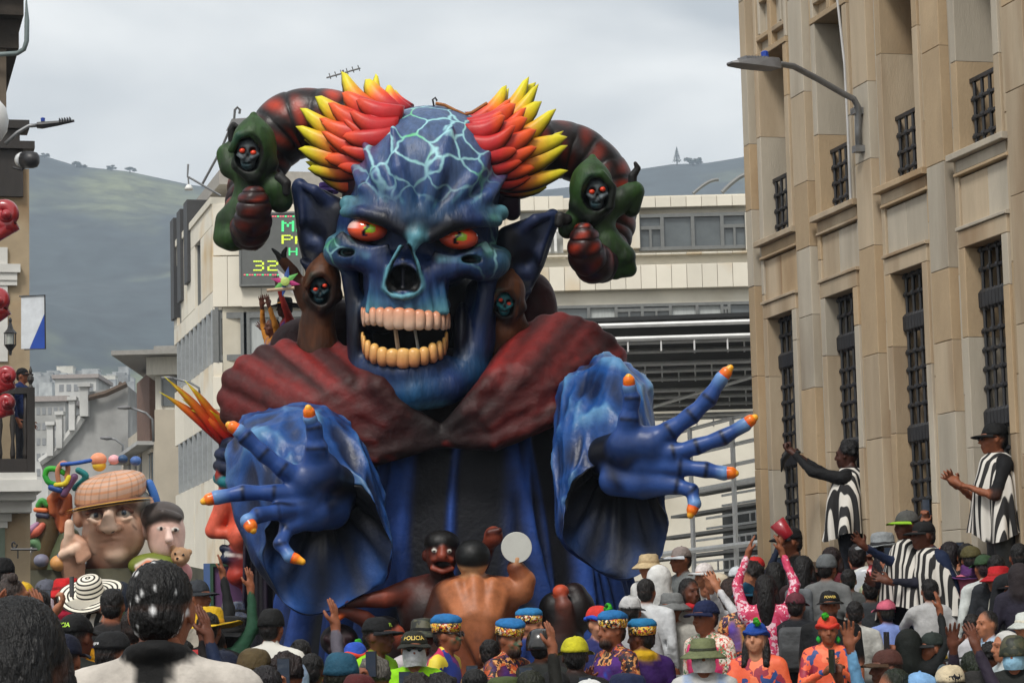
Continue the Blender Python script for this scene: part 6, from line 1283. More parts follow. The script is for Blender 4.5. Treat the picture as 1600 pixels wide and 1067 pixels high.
def stripemat(name, freq, ca, cb, duty=0.0, chan=0):
    """stripes laid out along a coordinate carried in Col (weave of the cloth)"""
    if name in _mc: return _mc[name]
    m = bpy.data.materials.new(name); m.use_nodes = True; nt = m.node_tree; b = nt.nodes['Principled BSDF']; b.inputs['Roughness'].default_value = .85
    a = nt.nodes.new('ShaderNodeAttribute'); a.attribute_name = 'Col'; sp = nt.nodes.new('ShaderNodeSeparateColor'); nt.links.new(a.outputs['Color'], sp.inputs[0])
    mu = nt.nodes.new('ShaderNodeMath'); mu.operation = 'MULTIPLY'; mu.inputs[1].default_value = freq*6.283; nt.links.new(sp.outputs[chan], mu.inputs[0])
    si = nt.nodes.new('ShaderNodeMath'); si.operation = 'SINE'; nt.links.new(mu.outputs[0], si.inputs[0])
    mr = nt.nodes.new('ShaderNodeMapRange'); mr.inputs[1].default_value = duty-.12; mr.inputs[2].default_value = duty+.12; nt.links.new(si.outputs[0], mr.inputs[0])
    mx = nt.nodes.new('ShaderNodeMix'); mx.data_type = 'RGBA'; mx.inputs[6].default_value = (*srgb(*ca), 1); mx.inputs[7].default_value = (*srgb(*cb), 1); nt.links.new(mr.outputs[0], mx.inputs[0]); nt.links.new(mx.outputs[2], b.inputs['Base Color'])
    _mc[name] = m; return m
P_ORANGE = patmat('orange_print', [(228, 96, 60), (232, 108, 66), (236, 120, 80), (40, 70, 130), (228, 100, 60), (150, 40, 60)], 11)
P_DANCE = patmat('dancer_print', [(30, 22, 26), (190, 84, 40), (120, 60, 30), (60, 30, 80), (210, 150, 90), (36, 20, 30)], 22)
P_FLOR = patmat('floral_print', [(226, 214, 200), (222, 208, 196), (200, 70, 60), (226, 214, 200), (90, 130, 90), (214, 160, 140)], 26)
P_CAMO = patmat('camo_print', [(38, 44, 32), (58, 62, 42), (30, 32, 26), (74, 72, 52)], 14)
P_RAIN = patmat('rain_poncho_print', [(190, 190, 186), (200, 200, 198), (180, 184, 190), (60, 70, 120), (196, 196, 190), (170, 60, 70), (200, 190, 120), (190, 190, 190)], 6, rough=.3)
P_BEAD = patmat('beaded_band', [(228, 190, 60), (30, 22, 22), (200, 60, 40), (236, 226, 200), (24, 20, 22), (226, 180, 50)], 34)
P_VEST = patmat('bright_vest', [(190, 40, 90), (40, 60, 140), (220, 200, 60), (120, 40, 120), (60, 150, 80)], 7)
P_SEQ = patmat('sequin_print', [(20, 20, 22), (200, 204, 210), (30, 30, 34), (150, 154, 160), (16, 16, 18)], 42, rough=.25)
RUANA = stripemat('striped_ruana', 17, (28, 27, 28), (206, 202, 194), .05); STRAWS = stripemat('striped_straw', 9.5, (226, 220, 204), (34, 30, 28), .35)
# ---- heads, cached: colours coded as skin / hair / dark feature weights
_heads = {}
def head_mesh(style, beard=False, h=.0068):
    key = (style, beard, h)
    if key in _heads: return _heads[key]
    S = Sculpt(); s_, hr, dk = np.array([1., 0, 0]), np.array([0, 1., 0]), np.array([0, 0, 1.])
    S.e((0, -.012, .02), (.076, .094, .10), s_); S.e((0, .022, -.045), (.058, .066, .068), s_, .03); S.e((0, .062, -.088), (.026, .022, .022), s_, .02)
    S.c([(0, .088, .022), (0, .108, -.022)], [.008, .013], s_, .012); S.e((-.010, .098, -.026), .010, s_, .006); S.e((.010, .098, -.026), .010, s_, .006)
    S.c([(-.046, .07, .032), (-.02, .086, .034), (.02, .086, .034), (.046, .07, .032)], .010, s_, .012)
    for sx in (-1, 1):
        S.e((sx*.031, .096, .012), (.017, .014, .010), s_*.8+dk*.2, .008, sub=True); S.e((sx*.031, .072, .012), (.012, .013, .010), np.array([.75, 0, 0])+0, .0)
        S.e((sx*.044, .055, -.03), (.022, .022, .018), s_, .015); S.e((sx*.078, -.008, -.006), (.009, .020, .031), s_, .006)
        S.paint((sx*.031, .088, .012), (.013, .02, .0085), dk, .4, 1); S.line([(sx*.016, .094, .036), (sx*.034, .09, .042), (sx*.05, .072, .034)], .006, hr*.8+dk*.2, .8, .85)
    S.c([(-.022, .084, -.054), (0, .092, -.052), (.022, .084, -.054)], .0075, s_*.85+dk*.15, .006); S.c([(-.018, .082, -.066), (0, .089, -.066), (.018, .082, -.066)], .008, s_*.85+dk*.15, .006); S.line([(-.024, .094, -.060), (0, .1, -.060), (.024, .094, -.060)], .004, dk, .6, .85)
    S.c([(0, -.02, -.16), (0, -.012, -.06)], [.052, .05], s_, .02)
    if beard: S.paint((0, .055, -.085), (.075, .06, .045), hr*.85+dk*.15, .4, .9); S.e((0, .05, -.09), (.052, .05, .04), hr*.8+dk*.2, .02)
    if style == 'short':
        S.e((0, -.026, .044), (.081, .090, .085), hr, .006, lab=1); S.e((0, -.06, -.01), (.068, .055, .07), hr, .01, lab=1)
    elif style == 'crop':
        S.e((0, -.02, .040), (.0785, .092, .084), hr, .004, lab=1); S.e((0, -.055, -.012), (.068, .055, .066), hr*.7+s_*.3, .01, lab=1)
    elif style == 'curly':
        r_ = np.random.RandomState(4); S.e((0, -.03, .05), (.088, .095, .09), hr, .006, lab=1)
        for k in range(70):
            v = r_.normal(size=3); v /= np.linalg.norm(v); 
            if v[1] > .35 and v[2] < .5: continue
            if v[2] < -.5: continue
            S.e(np.array([0, -.03, .045])+v*np.array([.088, .095, .09]), .018, hr*r_.uniform(.6, 1.3), .006, lab=1)
    elif style == 'long':
        S.e((0, -.028, .048), (.087, .094, .088), hr, .006, lab=1); S.c([(0, -.075, .0), (0, -.085, -.12), (0, -.08, -.26)], [.07, .075, .06], hr, .02, lab=1)
        for sx in (-1, 1): S.c([(sx*.074, -.01, .02), (sx*.085, -.01, -.08), (sx*.088, .01, -.2)], [.024, .032, .03], hr, .015, lab=1)
    elif style == 'bun':
        S.e((0, -.026, .044), (.083, .092, .086), hr, .006, lab=1)
        for sx in (-1, 1): S.e((sx*.06, -.03, .125), (.034, .034, .034), hr, .008, lab=1)
    V, Fq, C, L = S.build(h)
    hw = np.clip(C[:, 1]*1.6-.4, 0, 1)          # strands: ridged relief over the hair
    r_ = np.random.RandomState(len(_heads)+5); N = V-np.array([0, -.02, .02]); N /= np.linalg.norm(N, axis=1)[:, None]; a = np.arctan2(V[:, 0], V[:, 1]+.02)
    dsp = .0022*np.sin(a*34+V[:, 2]*60+3*np.sin(V[:, 2]*40))+.0020*np.sin(a*61-V[:, 2]*90+2*np.sin(V[:, 1]*50))+r_.normal(size=len(V))*.0013
    dsp = dsp*(.55 if h < .007 and style != 'curly' else 1.0)
    V = V+N*(dsp*hw)[:, None]; C = C.copy(); C[:, 1] *= 1+.8*dsp*hw/.003*.45
    _heads[key] = (V, Fq, np.clip(C, 0, 2)); return _heads[key]
_hands = {}
def hand_mesh(kind, h=.0078):
    if (kind, h) in _hands: return _hands[(kind, h)]
    S = Sculpt(); c = np.ones(3)
    S.e((0, 0, .048), (.040, .017, .048), c); S.c([(0, 0, -.03), (0, 0, .02)], [.026, .03], c, .02)
    for i, (x, L_) in enumerate(((-.030, .066), (-.010, .078), (.011, .072), (.030, .056))):
        if kind == 'open': p = [(x, 0, .085), (x*1.25, .004, .085+L_*.5), (x*1.4, .014, .085+L_)]
        elif kind == 'grip': p = [(x, 0, .085), (x, .030, .085+L_*.38), (x*.9, .052, .085+L_*.2), (x*.8, .05, .075)]
        else: p = [(x, 0, .085), (x, .028, .105), (x*.9, .045, .085), (x*.9, .03, .06)]
        S.c(p, np.linspace(.0105, .008, len(p)), c, .006)
    S.c([(-.034, .006, .03), (-.062, .018, .055), (-.066, .03, .085)] if kind != 'fist' else [(-.034, .01, .03), (-.045, .035, .06), (-.015, .05, .08)], [.014, .0115, .009], c, .008)
    V, Fq, C, L = S.build(h); _hands[(kind, h)] = (V, Fq); return _hands[(kind, h)]
POSE = {'down': ((.245, -.03, 1.10), (.25, .05, .86)), 'phone': ((.25, .17, 1.24), (.10, .31, 1.50)), 'high': ((.28, .10, 1.58), (.24, .17, 1.84)), 'clap': ((.25, .10, 1.12), (.045, .33, 1.24)), 'front': ((.24, .10, 1.10), (.12, .31, 1.12)), 'out': ((.40, .08, 1.26), (.60, .18, 1.36)), 'reach': ((.24, .26, 1.36), (.20, .50, 1.50)), 'chest': ((.25, .08, 1.10), (.06, .20, 1.22)), 'vhigh': ((.24, .04, 1.62), (.14, .10, 1.88)), 'face': ((.23, .18, 1.18), (.05, .22, 1.46))}
SKINS = {'a': c3((176, 124, 96)), 'b': c3((150, 98, 72)), 'c': c3((112, 70, 52)), 'd': c3((84, 52, 40)), 'e': c3((196, 146, 118))}
BLK = c3((18, 16, 16))
def frame_axes(d, hint):
    d = d/np.linalg.norm(d); y = hint-d*(hint@d); y /= np.linalg.norm(y)+1e-9; return np.stack([np.cross(y, d), y, d])   # rows: x, y, z axes
def ground_at(x, y):
    r = x*SN[0]+y*SN[1]; o = RF-r; t = x*SD[0]+y*SD[1]-float(np.array([3.93, 20.7, 0])@SD)
    if -6 < t < 7.5 and .09 < o < 1.6: return .72
    if -6 < t < 7.5 and .09 < o < 2.4: return .42
    if o < 2.88 or r < -4.32: return .13
    return .004
people = []; spots = []
def remapY(px, Y):
    Y2 = Y*1.55 if Y < 13 else Y*1.46 if Y < 16 else Y*1.25 if Y < 19 else Y*1.08
    q = (px-800)/4000; t = (3.93-20.7*q)/(.252+.968*q) if px > 1100 else 99
    return min(Y2, 23.6, 20.7+.968*t-.75)
_bodies = {}
def person(px, py, Y, yaw, label, skin='b', hair=(20, 16, 15), style='short', beard=False, shirt=(60, 60, 70), smat=None, pants=(40, 42, 52), poseL='down', poseR='down', hat=None, hatc=(30, 30, 30), hatc2=(30, 30, 30), hy=0, pitch=0, sleeve='long', g=None, mask=None, glasses=None, fp=None, ruana=None, vest=None, pack=None, phoneL=False, phoneR=False, hands=('open', 'open'), lean=0, seated=False, wide=1.0, group=None, collar=None, hath=0.0, scarf=None, voxel=None, pin=True, hatmat=None, hood=None, foam=False, sash=None, earr=None, text=None, yoke=None):
    if g is None and Y > 7.7: Y = remapY(px, Y)
    top_w = P(px, py, Y); hatlift = {'cap': .02, 'toque': .055, 'brim': .05, 'bucket': .03, 'beanie': .02, 'scarf': .03, 'helmet': .025, None: 0}.get(hat, .02)+hath
    if g is None: g = ground_at(top_w[0], Y)
    Hh = top_w[2]-g-hatlift
    ref = 1.692 if not seated else 1.27
    H = min(max(Hh, 1.40 if not seated else 1.1), 1.98 if not seated else 1.5); base_z = top_w[2]-hatlift-H
    k = H/ref
    kk = min(k, 1.06)            # heads and hands do not grow with the tallest figures
    fw = np.array([math.sin(math.radians(yaw)), -math.cos(math.radians(yaw)), 0]); rt = np.array([fw[1], -fw[0], 0])
    M = np.stack([rt, fw, np.array([0, 0, 1.0])])
    dz = 0 if not seated else -.42
    hl = np.array([0, .025+lean*.35, 1.572+dz-abs(lean)*.08])     # head centre, local
    hw = hl@M*k; feet = np.array([top_w[0], Y, base_z])-np.array([hw[0], hw[1], 0])
    feet[2] = base_z
    W = lambda p: feet+(np.asarray(p, float)*k)@M
    if abs(base_z-g) > .06 and not seated and base_z > g:
        crates.append((feet.copy(), base_z, g))
    R = root('person', feet, label, 'person', group)
    people.append(R); spots.append((px, py, Y))
    sk = SKINS[skin]; sh = c3(shirt); pa = c3(pants)
    # ---------------- body
    S = Sculpt(); L_ = lean
    def b(p): p = np.array(p, float); t = max(0, (p[2]-.9)/.7) if not seated else max(0, (p[2]-.48)/.7); return p+np.array([0, L_*.35*t, -abs(L_)*.08*t])
    sl = lambda p: b(p)+np.array([0, 0, dz])
    w_ = wide
    S.e(sl((0, 0, 1.24)), (.168*w_, .112*w_, .20), sh, lab=1); S.c([sl((-.15*w_, -.012, 1.375)), sl((.15*w_, -.012, 1.375))], .062, sh, .05, lab=1); S.e(sl((0, .005, 1.02)), (.158*w_, .118*w_, .19), sh, .05, lab=1)
    S.e(sl((0, 0, .90)), (.165*w_, .12*w_, .11), pa if vest != 'long' else sh, .03, lab=2)
    if not seated:
        for sx in (-1, 1):
            S.c([(sx*.09, 0, .88), (sx*.10, .015, .48), (sx*.10, -.01, .09)], [.088, .062, .048], pa, .03, lab=2); S.c([(sx*.10, -.03, .045), (sx*.115, .13, .04)], [.045, .04], c3((24, 22, 22)), .01, lab=2)
    else:
        for sx in (-1, 1): S.c([(sx*.10, .02, .48), (sx*.13, .42, .50), (sx*.13, .44, .09)], [.088, .066, .05], pa, .03, lab=2); S.c([(sx*.13, .42, .045), (sx*.14, .56, .04)], [.045, .04], c3((24, 22, 22)), .01, lab=2)
    S.c([sl((-.13*w_, -.015, 1.395)), sl((0, -.02, 1.43)), sl((.13*w_, -.015, 1.395))], [.05, .06, .05], sh, .03, lab=1); S.c([sl((0, -.015, 1.42)), sl((0, .0, 1.50))], [.056, .05], sk, .012, lab=0)
    if collar is not None:
        S.c([sl((.068*math.cos(a), -.014+.074*math.sin(a), 1.462+.02*math.sin(-a))) for a in np.linspace(0, 6.283, 12)], .024, c3(collar), .006, lab=1)
    wr = []
    for sx, po, hk in ((1, poseL, hands[0]), (-1, poseR, hands[1])):
        E, Wp = POSE[po] if isinstance(po, str) else po; s0 = sl((sx*.178*w_, -.012, 1.37)); E = sl((sx*E[0], E[1], E[2])); Wp = sl((sx*Wp[0], Wp[1], Wp[2]))
        S.c([s0, (s0+E)/2, E], [.060, .054, .045], sh, .03, lab=1)
        if sleeve == 'long': S.c([E, Wp*.85+E*.15], [.045, .035], sh, .02, lab=1); S.c([Wp*.8+E*.2, Wp], [.026, .025], sk, .004, lab=0)
        else: S.c([E*.85+s0*.15, E, Wp], [.040, .040, .026], sk, .01, lab=0)
        wr.append((E, Wp, hk, sx))
    if yoke is not None:
        S.paint(sl((0, -.10, 1.43)), (.05, .07, .06), c3(yoke), .15, 1)
    if scarf is not None: S.c([sl((.08*math.cos(a), .0+.085*math.sin(a), 1.445)) for a in np.linspace(0, 6.283, 10)], .036, c3(scarf), .02, lab=1)
    if hood is not None:
        S.e(hl+np.array([0, -.03, .015]), (.112, .118, .128), c3(hood), .03, lab=1); S.c([hl+np.array([0, -.06, -.14]), hl+np.array([0, -.05, -.05])], [.10, .10], c3(hood), .03, lab=1); S.e(hl+np.array([0, .10, -.01]), (.072, .10, .10), c3(hood)*.6, .01, sub=True)
    if vest is not None and vest != 'long':
        vc = c3(vest); S.e(sl((0, 0, 1.20)), (.176*w_, .124*w_, .21), vc, .02, lab=3); S.c([sl((-.11, -.01, 1.40)), sl((-.11, .06, 1.30))], .05, vc, .02, lab=3); S.c([sl((.11, -.01, 1.40)), sl((.11, .06, 1.30))], .05, vc, .02, lab=3)
        S.paint(sl((0, .13, 1.25)), (.045, .06, .24), sh, .3, 1)
    if sash is not None: S.line([sl((-.13, .11, 1.40)), sl((0, .15, 1.20)), sl((.13, .13, .98))], .03, c3(sash), .3, 1)
    vx = voxel or (.019 if Y < 9 else .029 if Y < 17 else .034)
    zc = np.r_[np.arange(S.lo[2]-.06, .80, vx*3), np.arange(.80, S.hi[2]+.06, vx)] if S.lo[2] < .7 else None
    grids = [np.arange(S.lo[0]-.04, S.hi[0]+.05, vx), np.arange(S.lo[1]-.04, S.hi[1]+.05, vx), zc if zc is not None else np.arange(S.lo[2]-.04, S.hi[2]+.05, vx)]
    simple = yoke is None and collar is None and scarf is None and hood is None and vest is None and sash is None
    if simple:
        key = (str(poseL), str(poseR), sleeve, wide, lean, seated, vx)
        if key not in _bodies:
            for i_, op in enumerate(S.ops): S.ops[i_] = op[:5]+(np.eye(3)[[0, 1, 2][op[6]]] if not np.allclose(op[5], c3((24, 22, 22))) else np.zeros(3),)+op[6:]
            _bodies[key] = S.build(vx, grids)
        V, Fq, C, LB = _bodies[key]; C = C[:, :1]*sk+C[:, 1:2]*sh+C[:, 2:3]*pa+(1-C.sum(1, keepdims=True))*.012
    else: V, Fq, C, LB = S.build(vx, grids)
    Vs, Fs, Cs, Ls = [W(V)], [Fq], [C], [LB[Fq[:, 0]]]; n = len(V)
    # ---------------- head
    hv, hf, hc = head_mesh(style, beard, .0062 if Y < 9 else .0098 if Y < 18 else .0125)
    ch, sh_ = math.cos(math.radians(hy)), math.sin(math.radians(hy)); cp, sp_ = math.cos(math.radians(pitch)), math.sin(math.radians(pitch))
    Rh = np.array([[1, 0, 0], [0, cp, sp_], [0, -sp_, cp]])@np.array([[ch, -sh_, 0], [sh_, ch, 0], [0, 0, 1]])
    HW = lambda p: W(hl)+((np.asarray(p, float)*kk)@Rh)@M
    cs = hc[:, :1]*sk+hc[:, 1:2]*c3(hair)+hc[:, 2:3]*np.array([.02, .012, .01])
    if fp is not None:
        r_ = np.random.RandomState(int(px)); q = np.clip((hv[:, 1]-.03)*30, 0, 1)*np.clip(1-np.abs(hv[:, 2]+.02)/.06, 0, 1)*(np.sin(hv[:, 0]*110+np.sin(hv[:, 2]*90)*2) > -.1)*(np.sign(fp[3])*hv[:, 0] > -.01 if len(fp) > 3 else 1); q = (q*.75)[:, None]; cs = cs*(1-q)+c3(fp[:3])*q
    if foam: 
        r_ = np.random.RandomState(3)
        for _ in range(44):
            j = r_.randint(len(hv)); d_ = np.linalg.norm((hv-hv[j])*np.array([1, 1, .6]), axis=1); q = np.clip(1.6-d_/r_.uniform(.003, .0075), 0, 1)[:, None]
            if hv[j][1] < .05: cs = cs*(1-q)+np.array([.72, .72, .72])*q
    Vs.append(HW(hv)); Fs.append(hf+n); Cs.append(cs); Ls.append(np.where(hc[hf[:, 0], 1] > .5, 4, 0)); n += len(hv)
    # ---------------- hands
    for E, Wp, hk, sx in wr:
        gv, gf = hand_mesh(hk, .0078 if Y < 14 else .0115); d = Wp-E; A_ = frame_axes(d/np.linalg.norm(d)+np.array([0, .0, .35 if hk == 'open' else 0]), np.array([-sx*1.0, .25, .1]) if hk == 'open' else np.array([0, -.3 if hk == 'grip' else .4, .8]))
        q = gv*np.array([sx, 1, 1])*kk/k; Vs.append(W(Wp+q@A_)); Fs.append((gf if sx > 0 else gf[:, ::-1])+n); Cs.append(np.tile(sk*.97, (len(gv), 1))); Ls.append(np.zeros(len(gf), int)); n += len(gv)
    body_m = [M_skin, smat or M_clo, M_clo, M_clo, M_hair]
    if isinstance(vest, str): pass
    npmesh('body', np.concatenate(Vs), np.concatenate(Fs), np.concatenate(Cs), body_m, np.concatenate(Ls), True, R)
    # ---------------- hats
    def hobj(name, V, Fc, col=None, m=None, sm=True, par=R):
        V = np.asarray(V, float); r9 = np.random.RandomState(int(px*7+py)); V = V+sum(np.sin(V@(r9.normal(size=(3, 3))*28)+r9.rand(3)*6)*.0022 for _ in range(3))
        return npmesh(name, HW(V), Fc, None if col is None else np.tile(c3(col), (len(V), 1)), [m or M_hat], None, sm, par)
    def dome(r0, z0, z1, ry=1.12, n_=28, m_=9, yo=-.018, puff=1.0):
        return lathe((0, yo, 0), [(r0*math.cos(t)**(.75*puff), z0+(z1-z0)*math.sin(t)) for t in np.linspace(0, 1.5, m_)], n_, sx=1, sy=ry)
    if hat == 'cap':
        o = hobj('cap', *dome(.092, .035, .135), hatc, hatmat); Vv = []; nb = 14
        for j in range(5):
            for i in range(nb): a = math.pi*(.10+.80*i/(nb-1)); r = .088+.075*j/4*math.sin(a)**.6; Vv.append((r*math.cos(a), -.012+r*1.14*math.sin(a), .040-.014*(j/4)**2*(1+.7*abs(math.cos(a)))))
        Vv = np.array(Vv); Fv = [[j*nb+i, j*nb+i+1, (j+1)*nb+i+1, (j+1)*nb+i] for j in range(4) for i in range(nb-1)]; m2 = len(Vv)
        hobj('visor', np.concatenate([Vv, Vv-np.array([0, 0, .006])]), Fv+[[q+m2 for q in f[::-1]] for f in Fv], hatc2, None, True, o); hobj('button', *lathe((0, -.018, .133), [(.009, 0), (.009, .006), (.004, .009)], 8), hatc, None, True, o)
    elif hat == 'bucket':
        o = hobj('hat', *lathe((0, -.015, 0), [(.165, -.012), (.16, .0), (.10, .04), (.094, .05), (.088, .11), (.07, .128), (.02, .134)], 30, sy=1.12), hatc, hatmat); hobj('band', *lathe((0, -.015, 0), [(.099, .042), (.098, .045), (.096, .060), (.094, .062)], 30, sy=1.12), hatc2, None, True, o)
    elif hat == 'brim':
        pr_ = [(.235, .015), (.23, .022), (.17, .030), (.105, .040), (.10, .05), (.094, .13), (.08, .155), (.04, .165), (.005, .168)]; Vv, Fv = lathe((0, -.01, 0), pr_, 40, sy=1.08); Vv[:, 2] += np.where(np.hypot(Vv[:, 0], Vv[:, 1]) > .15, .03*(Vv[:, 0]/.2)**2, 0)
        if hatmat is not None:
            arc = np.concatenate([[0], np.cumsum(np.hypot(*np.diff(np.array(pr_), axis=0).T))]); cc = np.repeat(arc/arc[-1], 40); npmesh('hat', HW(Vv), Fv, np.stack([cc, cc, cc], 1), [hatmat], None, True, R)
        else: o = hobj('hat', Vv, Fv, hatc); hobj('band', *lathe((0, -.01, 0), [(.103, .05), (.103, .052), (.100, .075), (.098, .077)], 40, sy=1.08), hatc2, None, True, o)
    elif hat == 'toque':
        o = hobj('hat_crown', *lathe((0, -.015, 0), [(.094, .085), (.108, .10), (.104, .125), (.075, .150), (.02, .160)], 28, sy=1.1), hatc, hatmat); hobj('beaded_band', *lathe((0, -.015, 0), [(.090, .028), (.098, .030), (.104, .092), (.100, .094)], 28, sy=1.1), hatc2, P_BEAD, True, o)
    elif hat == 'beanie': hobj('beanie', *dome(.095, .015, .14, puff=.7), hatc, hatmat)
    elif hat == 'helmet':
        hobj('helmet', *dome(.118, -.01, .152, 1.2, 32, 10, puff=.7), hatc, hatmat or mat('gloss_black', (.012, .012, .013), .25, .1, 10, .05, coat=.6))
    elif hat == 'scarf':
        o = hobj('headscarf', *dome(.094, .028, .140, 1.1, puff=.8), hatc, hatmat)
        hobj('scarf_roll', *tube([(.096*math.cos(a), -.015+.104*math.sin(a), .045+.012*math.sin(a*3)) for a in np.linspace(0, 6.283, 26)], .017, 8), hatc2, None, True, o)
        S2 = Sculpt(); r_ = np.random.RandomState(int(px))
        for q in range(16): v = r_.normal(size=3); v /= np.linalg.norm(v); S2.e(np.array([.03*(1 if px % 2 else -1), .075, .13])+v*.024, .014, c3((70, 170, 50))*r_.uniform(.5, 1.4), .004)
        V2, F2_, C2, _ = S2.build(.005); npmesh('flower', HW(V2), F2_, C2, [M_hat], None, True, o)
    # ---------------- face wear
    if mask is not None:
        nb = 12; Vv = []
        for j in range(8):
            for i in range(nb): a = math.pi*(.08+.84*i/(nb-1)); z = .004-.115*j/7; r = .074+.012*math.sin(math.pi*j/7); Vv.append((r*math.cos(a), .012+(r+.026*math.sin(a)**3*(1-.4*j/7))*math.sin(a), z))
        Vv = np.array(Vv); Fv = [[j*nb+i, j*nb+i+1, (j+1)*nb+i+1, (j+1)*nb+i] for j in range(7) for i in range(nb-1)]; hobj('face_mask', np.concatenate([Vv, Vv-np.array([0, .004, 0])]), Fv+[[q+len(Vv) for q in f[::-1]] for f in Fv], mask)
    if glasses is not None:
        gl = []
        for sx in (-1, 1): gl.append(lathe((sx*.032, .098, .012), [(.001, -.004), (.026, -.004), (.027, .002), (.02, .006)], 14, (1, 0, 0), (0, 0, .8), (0, 1, 0))); gl.append(tube([(sx*.056, .09, .016), (sx*.078, .05, .018), (sx*.08, -.01, .016)], .004, 5))
        gl.append(tube([(-.012, .102, .016), (.012, .102, .016)], .004, 5)); V2, F2_ = cat_meshes(gl); hobj('sunglasses', V2, F2_, None, mat('lens_%d_%d_%d' % tuple(glasses), tuple(c3(glasses)), .12, .05, 5, 0))
    if earr is not None:
        for sx in (-1, 1): hobj('earring', *lathe((sx*.084, .0, -.06), [(.004, .02), (.018, 0), (.02, -.02), (.006, -.045)], 10), earr)
    # ---------------- draped cloth and bags
    if ruana is not None:
        nu, nv = 120, 26; Vv = []; cc = []; r_ = np.random.RandomState(int(px)); ph = r_.rand(4)*6.28; zb = ruana
        for j in range(nv):
            t = j/(nv-1)
            for i in range(nu):
                a = 2*math.pi*i/nu; dr = t**.7; f = 1+.16*t*math.sin(a*5+ph[0]+t*2)+.09*t*math.sin(a*9+ph[1]-t*2)+.05*t*math.sin(a*15+ph[2])
                x = (.085+(.235-.085)*min(1, t*3)+.10*max(0, t-.33))*math.cos(a)*f*w_; y = (.08+.10*min(1, t*2.2)+.045*max(0, t-.4))*math.sin(a)*f; z = 1.468-.05*min(1, t*3)-(1.418-zb)*max(0, (t-.22)/.78)-.09*abs(math.cos(a))*min(1, t*3)+.05*t*math.sin(a*2+ph[3])
                p = sl((x, y, z)); Vv.append(p); cc.append((x*1.0+.5, t, 0))
        n_ = len(Vv); Vv = np.array(Vv); Fv = [[j*nu+i, j*nu+(i+1) % nu, (j+1)*nu+(i+1) % nu, (j+1)*nu+i] for j in range(nv-1) for i in range(nu)]
        npmesh('ruana', W(Vv), Fv, np.array(cc), [RUANA], None, True, R)
    if pack is not None:
        S2 = Sculpt(); S2.b(sl((0, -.20, 1.20)), (.13, .075, .20), .05, c3(pack)); S2.b(sl((0, -.28, 1.12)), (.10, .03, .10), .025, c3(pack)*.7, .01)
        for sx in (-1, 1): S2.c([sl((sx*.1, -.14, 1.38)), sl((sx*.11, 0, 1.435)), sl((sx*.12, .10, 1.33)), sl((sx*.14, .08, 1.1)), sl((sx*.13, -.12, 1.05))], .018, c3(pack)*.6, .01)
        V2, F2_, C2, _ = S2.build(.018); npmesh('backpack', W(V2), F2_, C2, [M_clo], None, True, R)
    for fl_, (E, Wp, hk, sx) in zip((phoneL, phoneR), wr):
        if fl_:
            d = (Wp-E)/np.linalg.norm(Wp-E); c = W(Wp+d*.11+np.array([0, .03, .05])); f2 = fw*1.0; T = root('phone', c-np.array([0, 0, .08]), fl_, 'phone', 'phones held up by the crowd')
            ax = np.array([rt[0], rt[1], 0]); V2, F2_ = bevel_box(c, ax, -f2, np.array([0, 0, 1.0]), (-.033, .033), (-.004, .004), (-.068, .068), .002); npmesh('case', V2, F2_, mats=[mat('phone_black', (.012, .012, .013), .3)], smooth=False, parent=T)
            V2, F2_ = boxpart(c, ax, -f2, np.array([0, 0, 1.0]), (-.030, .030), (.0041, .0056), (-.063, .063)); npmesh('screen', V2, F2_, mats=[mat('phone_screen', (.02, .025, .035), .12, emit=((.16, .22, .32), .05))], smooth=False, parent=T)
            V2, F2_ = boxpart(c, ax, f2, np.array([0, 0, 1.0]), (-.028, -.006), (.0041, .0065), (.034, .062)); npmesh('camera_bump', V2, F2_, mats=[mat('phone_lens', (.03, .03, .032), .2)], smooth=False, parent=T)
    R['_hw'] = 1; del R['_hw']
    return R, HW, W
crates = []
_tc = {}
def textmesh(body, size=1.0):
    if body in _tc: return _tc[body]
    cu = bpy.data.curves.new('lettering', 'FONT'); cu.body = body; cu.size = size; cu.align_x = 'CENTER'; cu.align_y = 'CENTER'; cu.resolution_u = 3; cu.offset = .012
    ob = bpy.data.objects.new('lettering', cu); COL.objects.link(ob); dg = bpy.context.evaluated_depsgraph_get(); me = ob.evaluated_get(dg).to_mesh(); V = np.array([v.co[:] for v in me.vertices]); Fc = [list(p.vertices) for p in me.polygons]
    ob.evaluated_get(dg).to_mesh_clear(); bpy.data.objects.remove(ob); bpy.data.curves.remove(cu); _tc[body] = (V, Fc); return _tc[body]
def hattext(R, HW, body, h, z, ang, r, m, ry=1.12, tilt=.0, lean=.35):
    """lettering wrapped round a hat: ang = degrees from the front towards the wearer's left (+x)"""
    V, Fc = textmesh(body); V = V*h; a = math.radians(90-ang)+V[:, 0]/r; zz = z+V[:, 1]+tilt*V[:, 0]; rr = r-lean*V[:, 1]
    Q = np.stack([rr*np.cos(a), -.018+rr*ry*np.sin(a), zz], 1)
    npmesh('lettering', HW(Q), Fc, mats=[m], smooth=False, parent=R)
# ================================================================== THE CROWD (px, py of the top of head or hat, depth)
M_lime = mat('lime_lettering', (.45, .75, .05), .6); M_gold = mat('gold_lettering', (.75, .55, .12), .6); M_wlet = mat('white_lettering', (.75, .75, .75), .6); M_rlet = mat('red_lettering', (.45, .02, .03), .6)
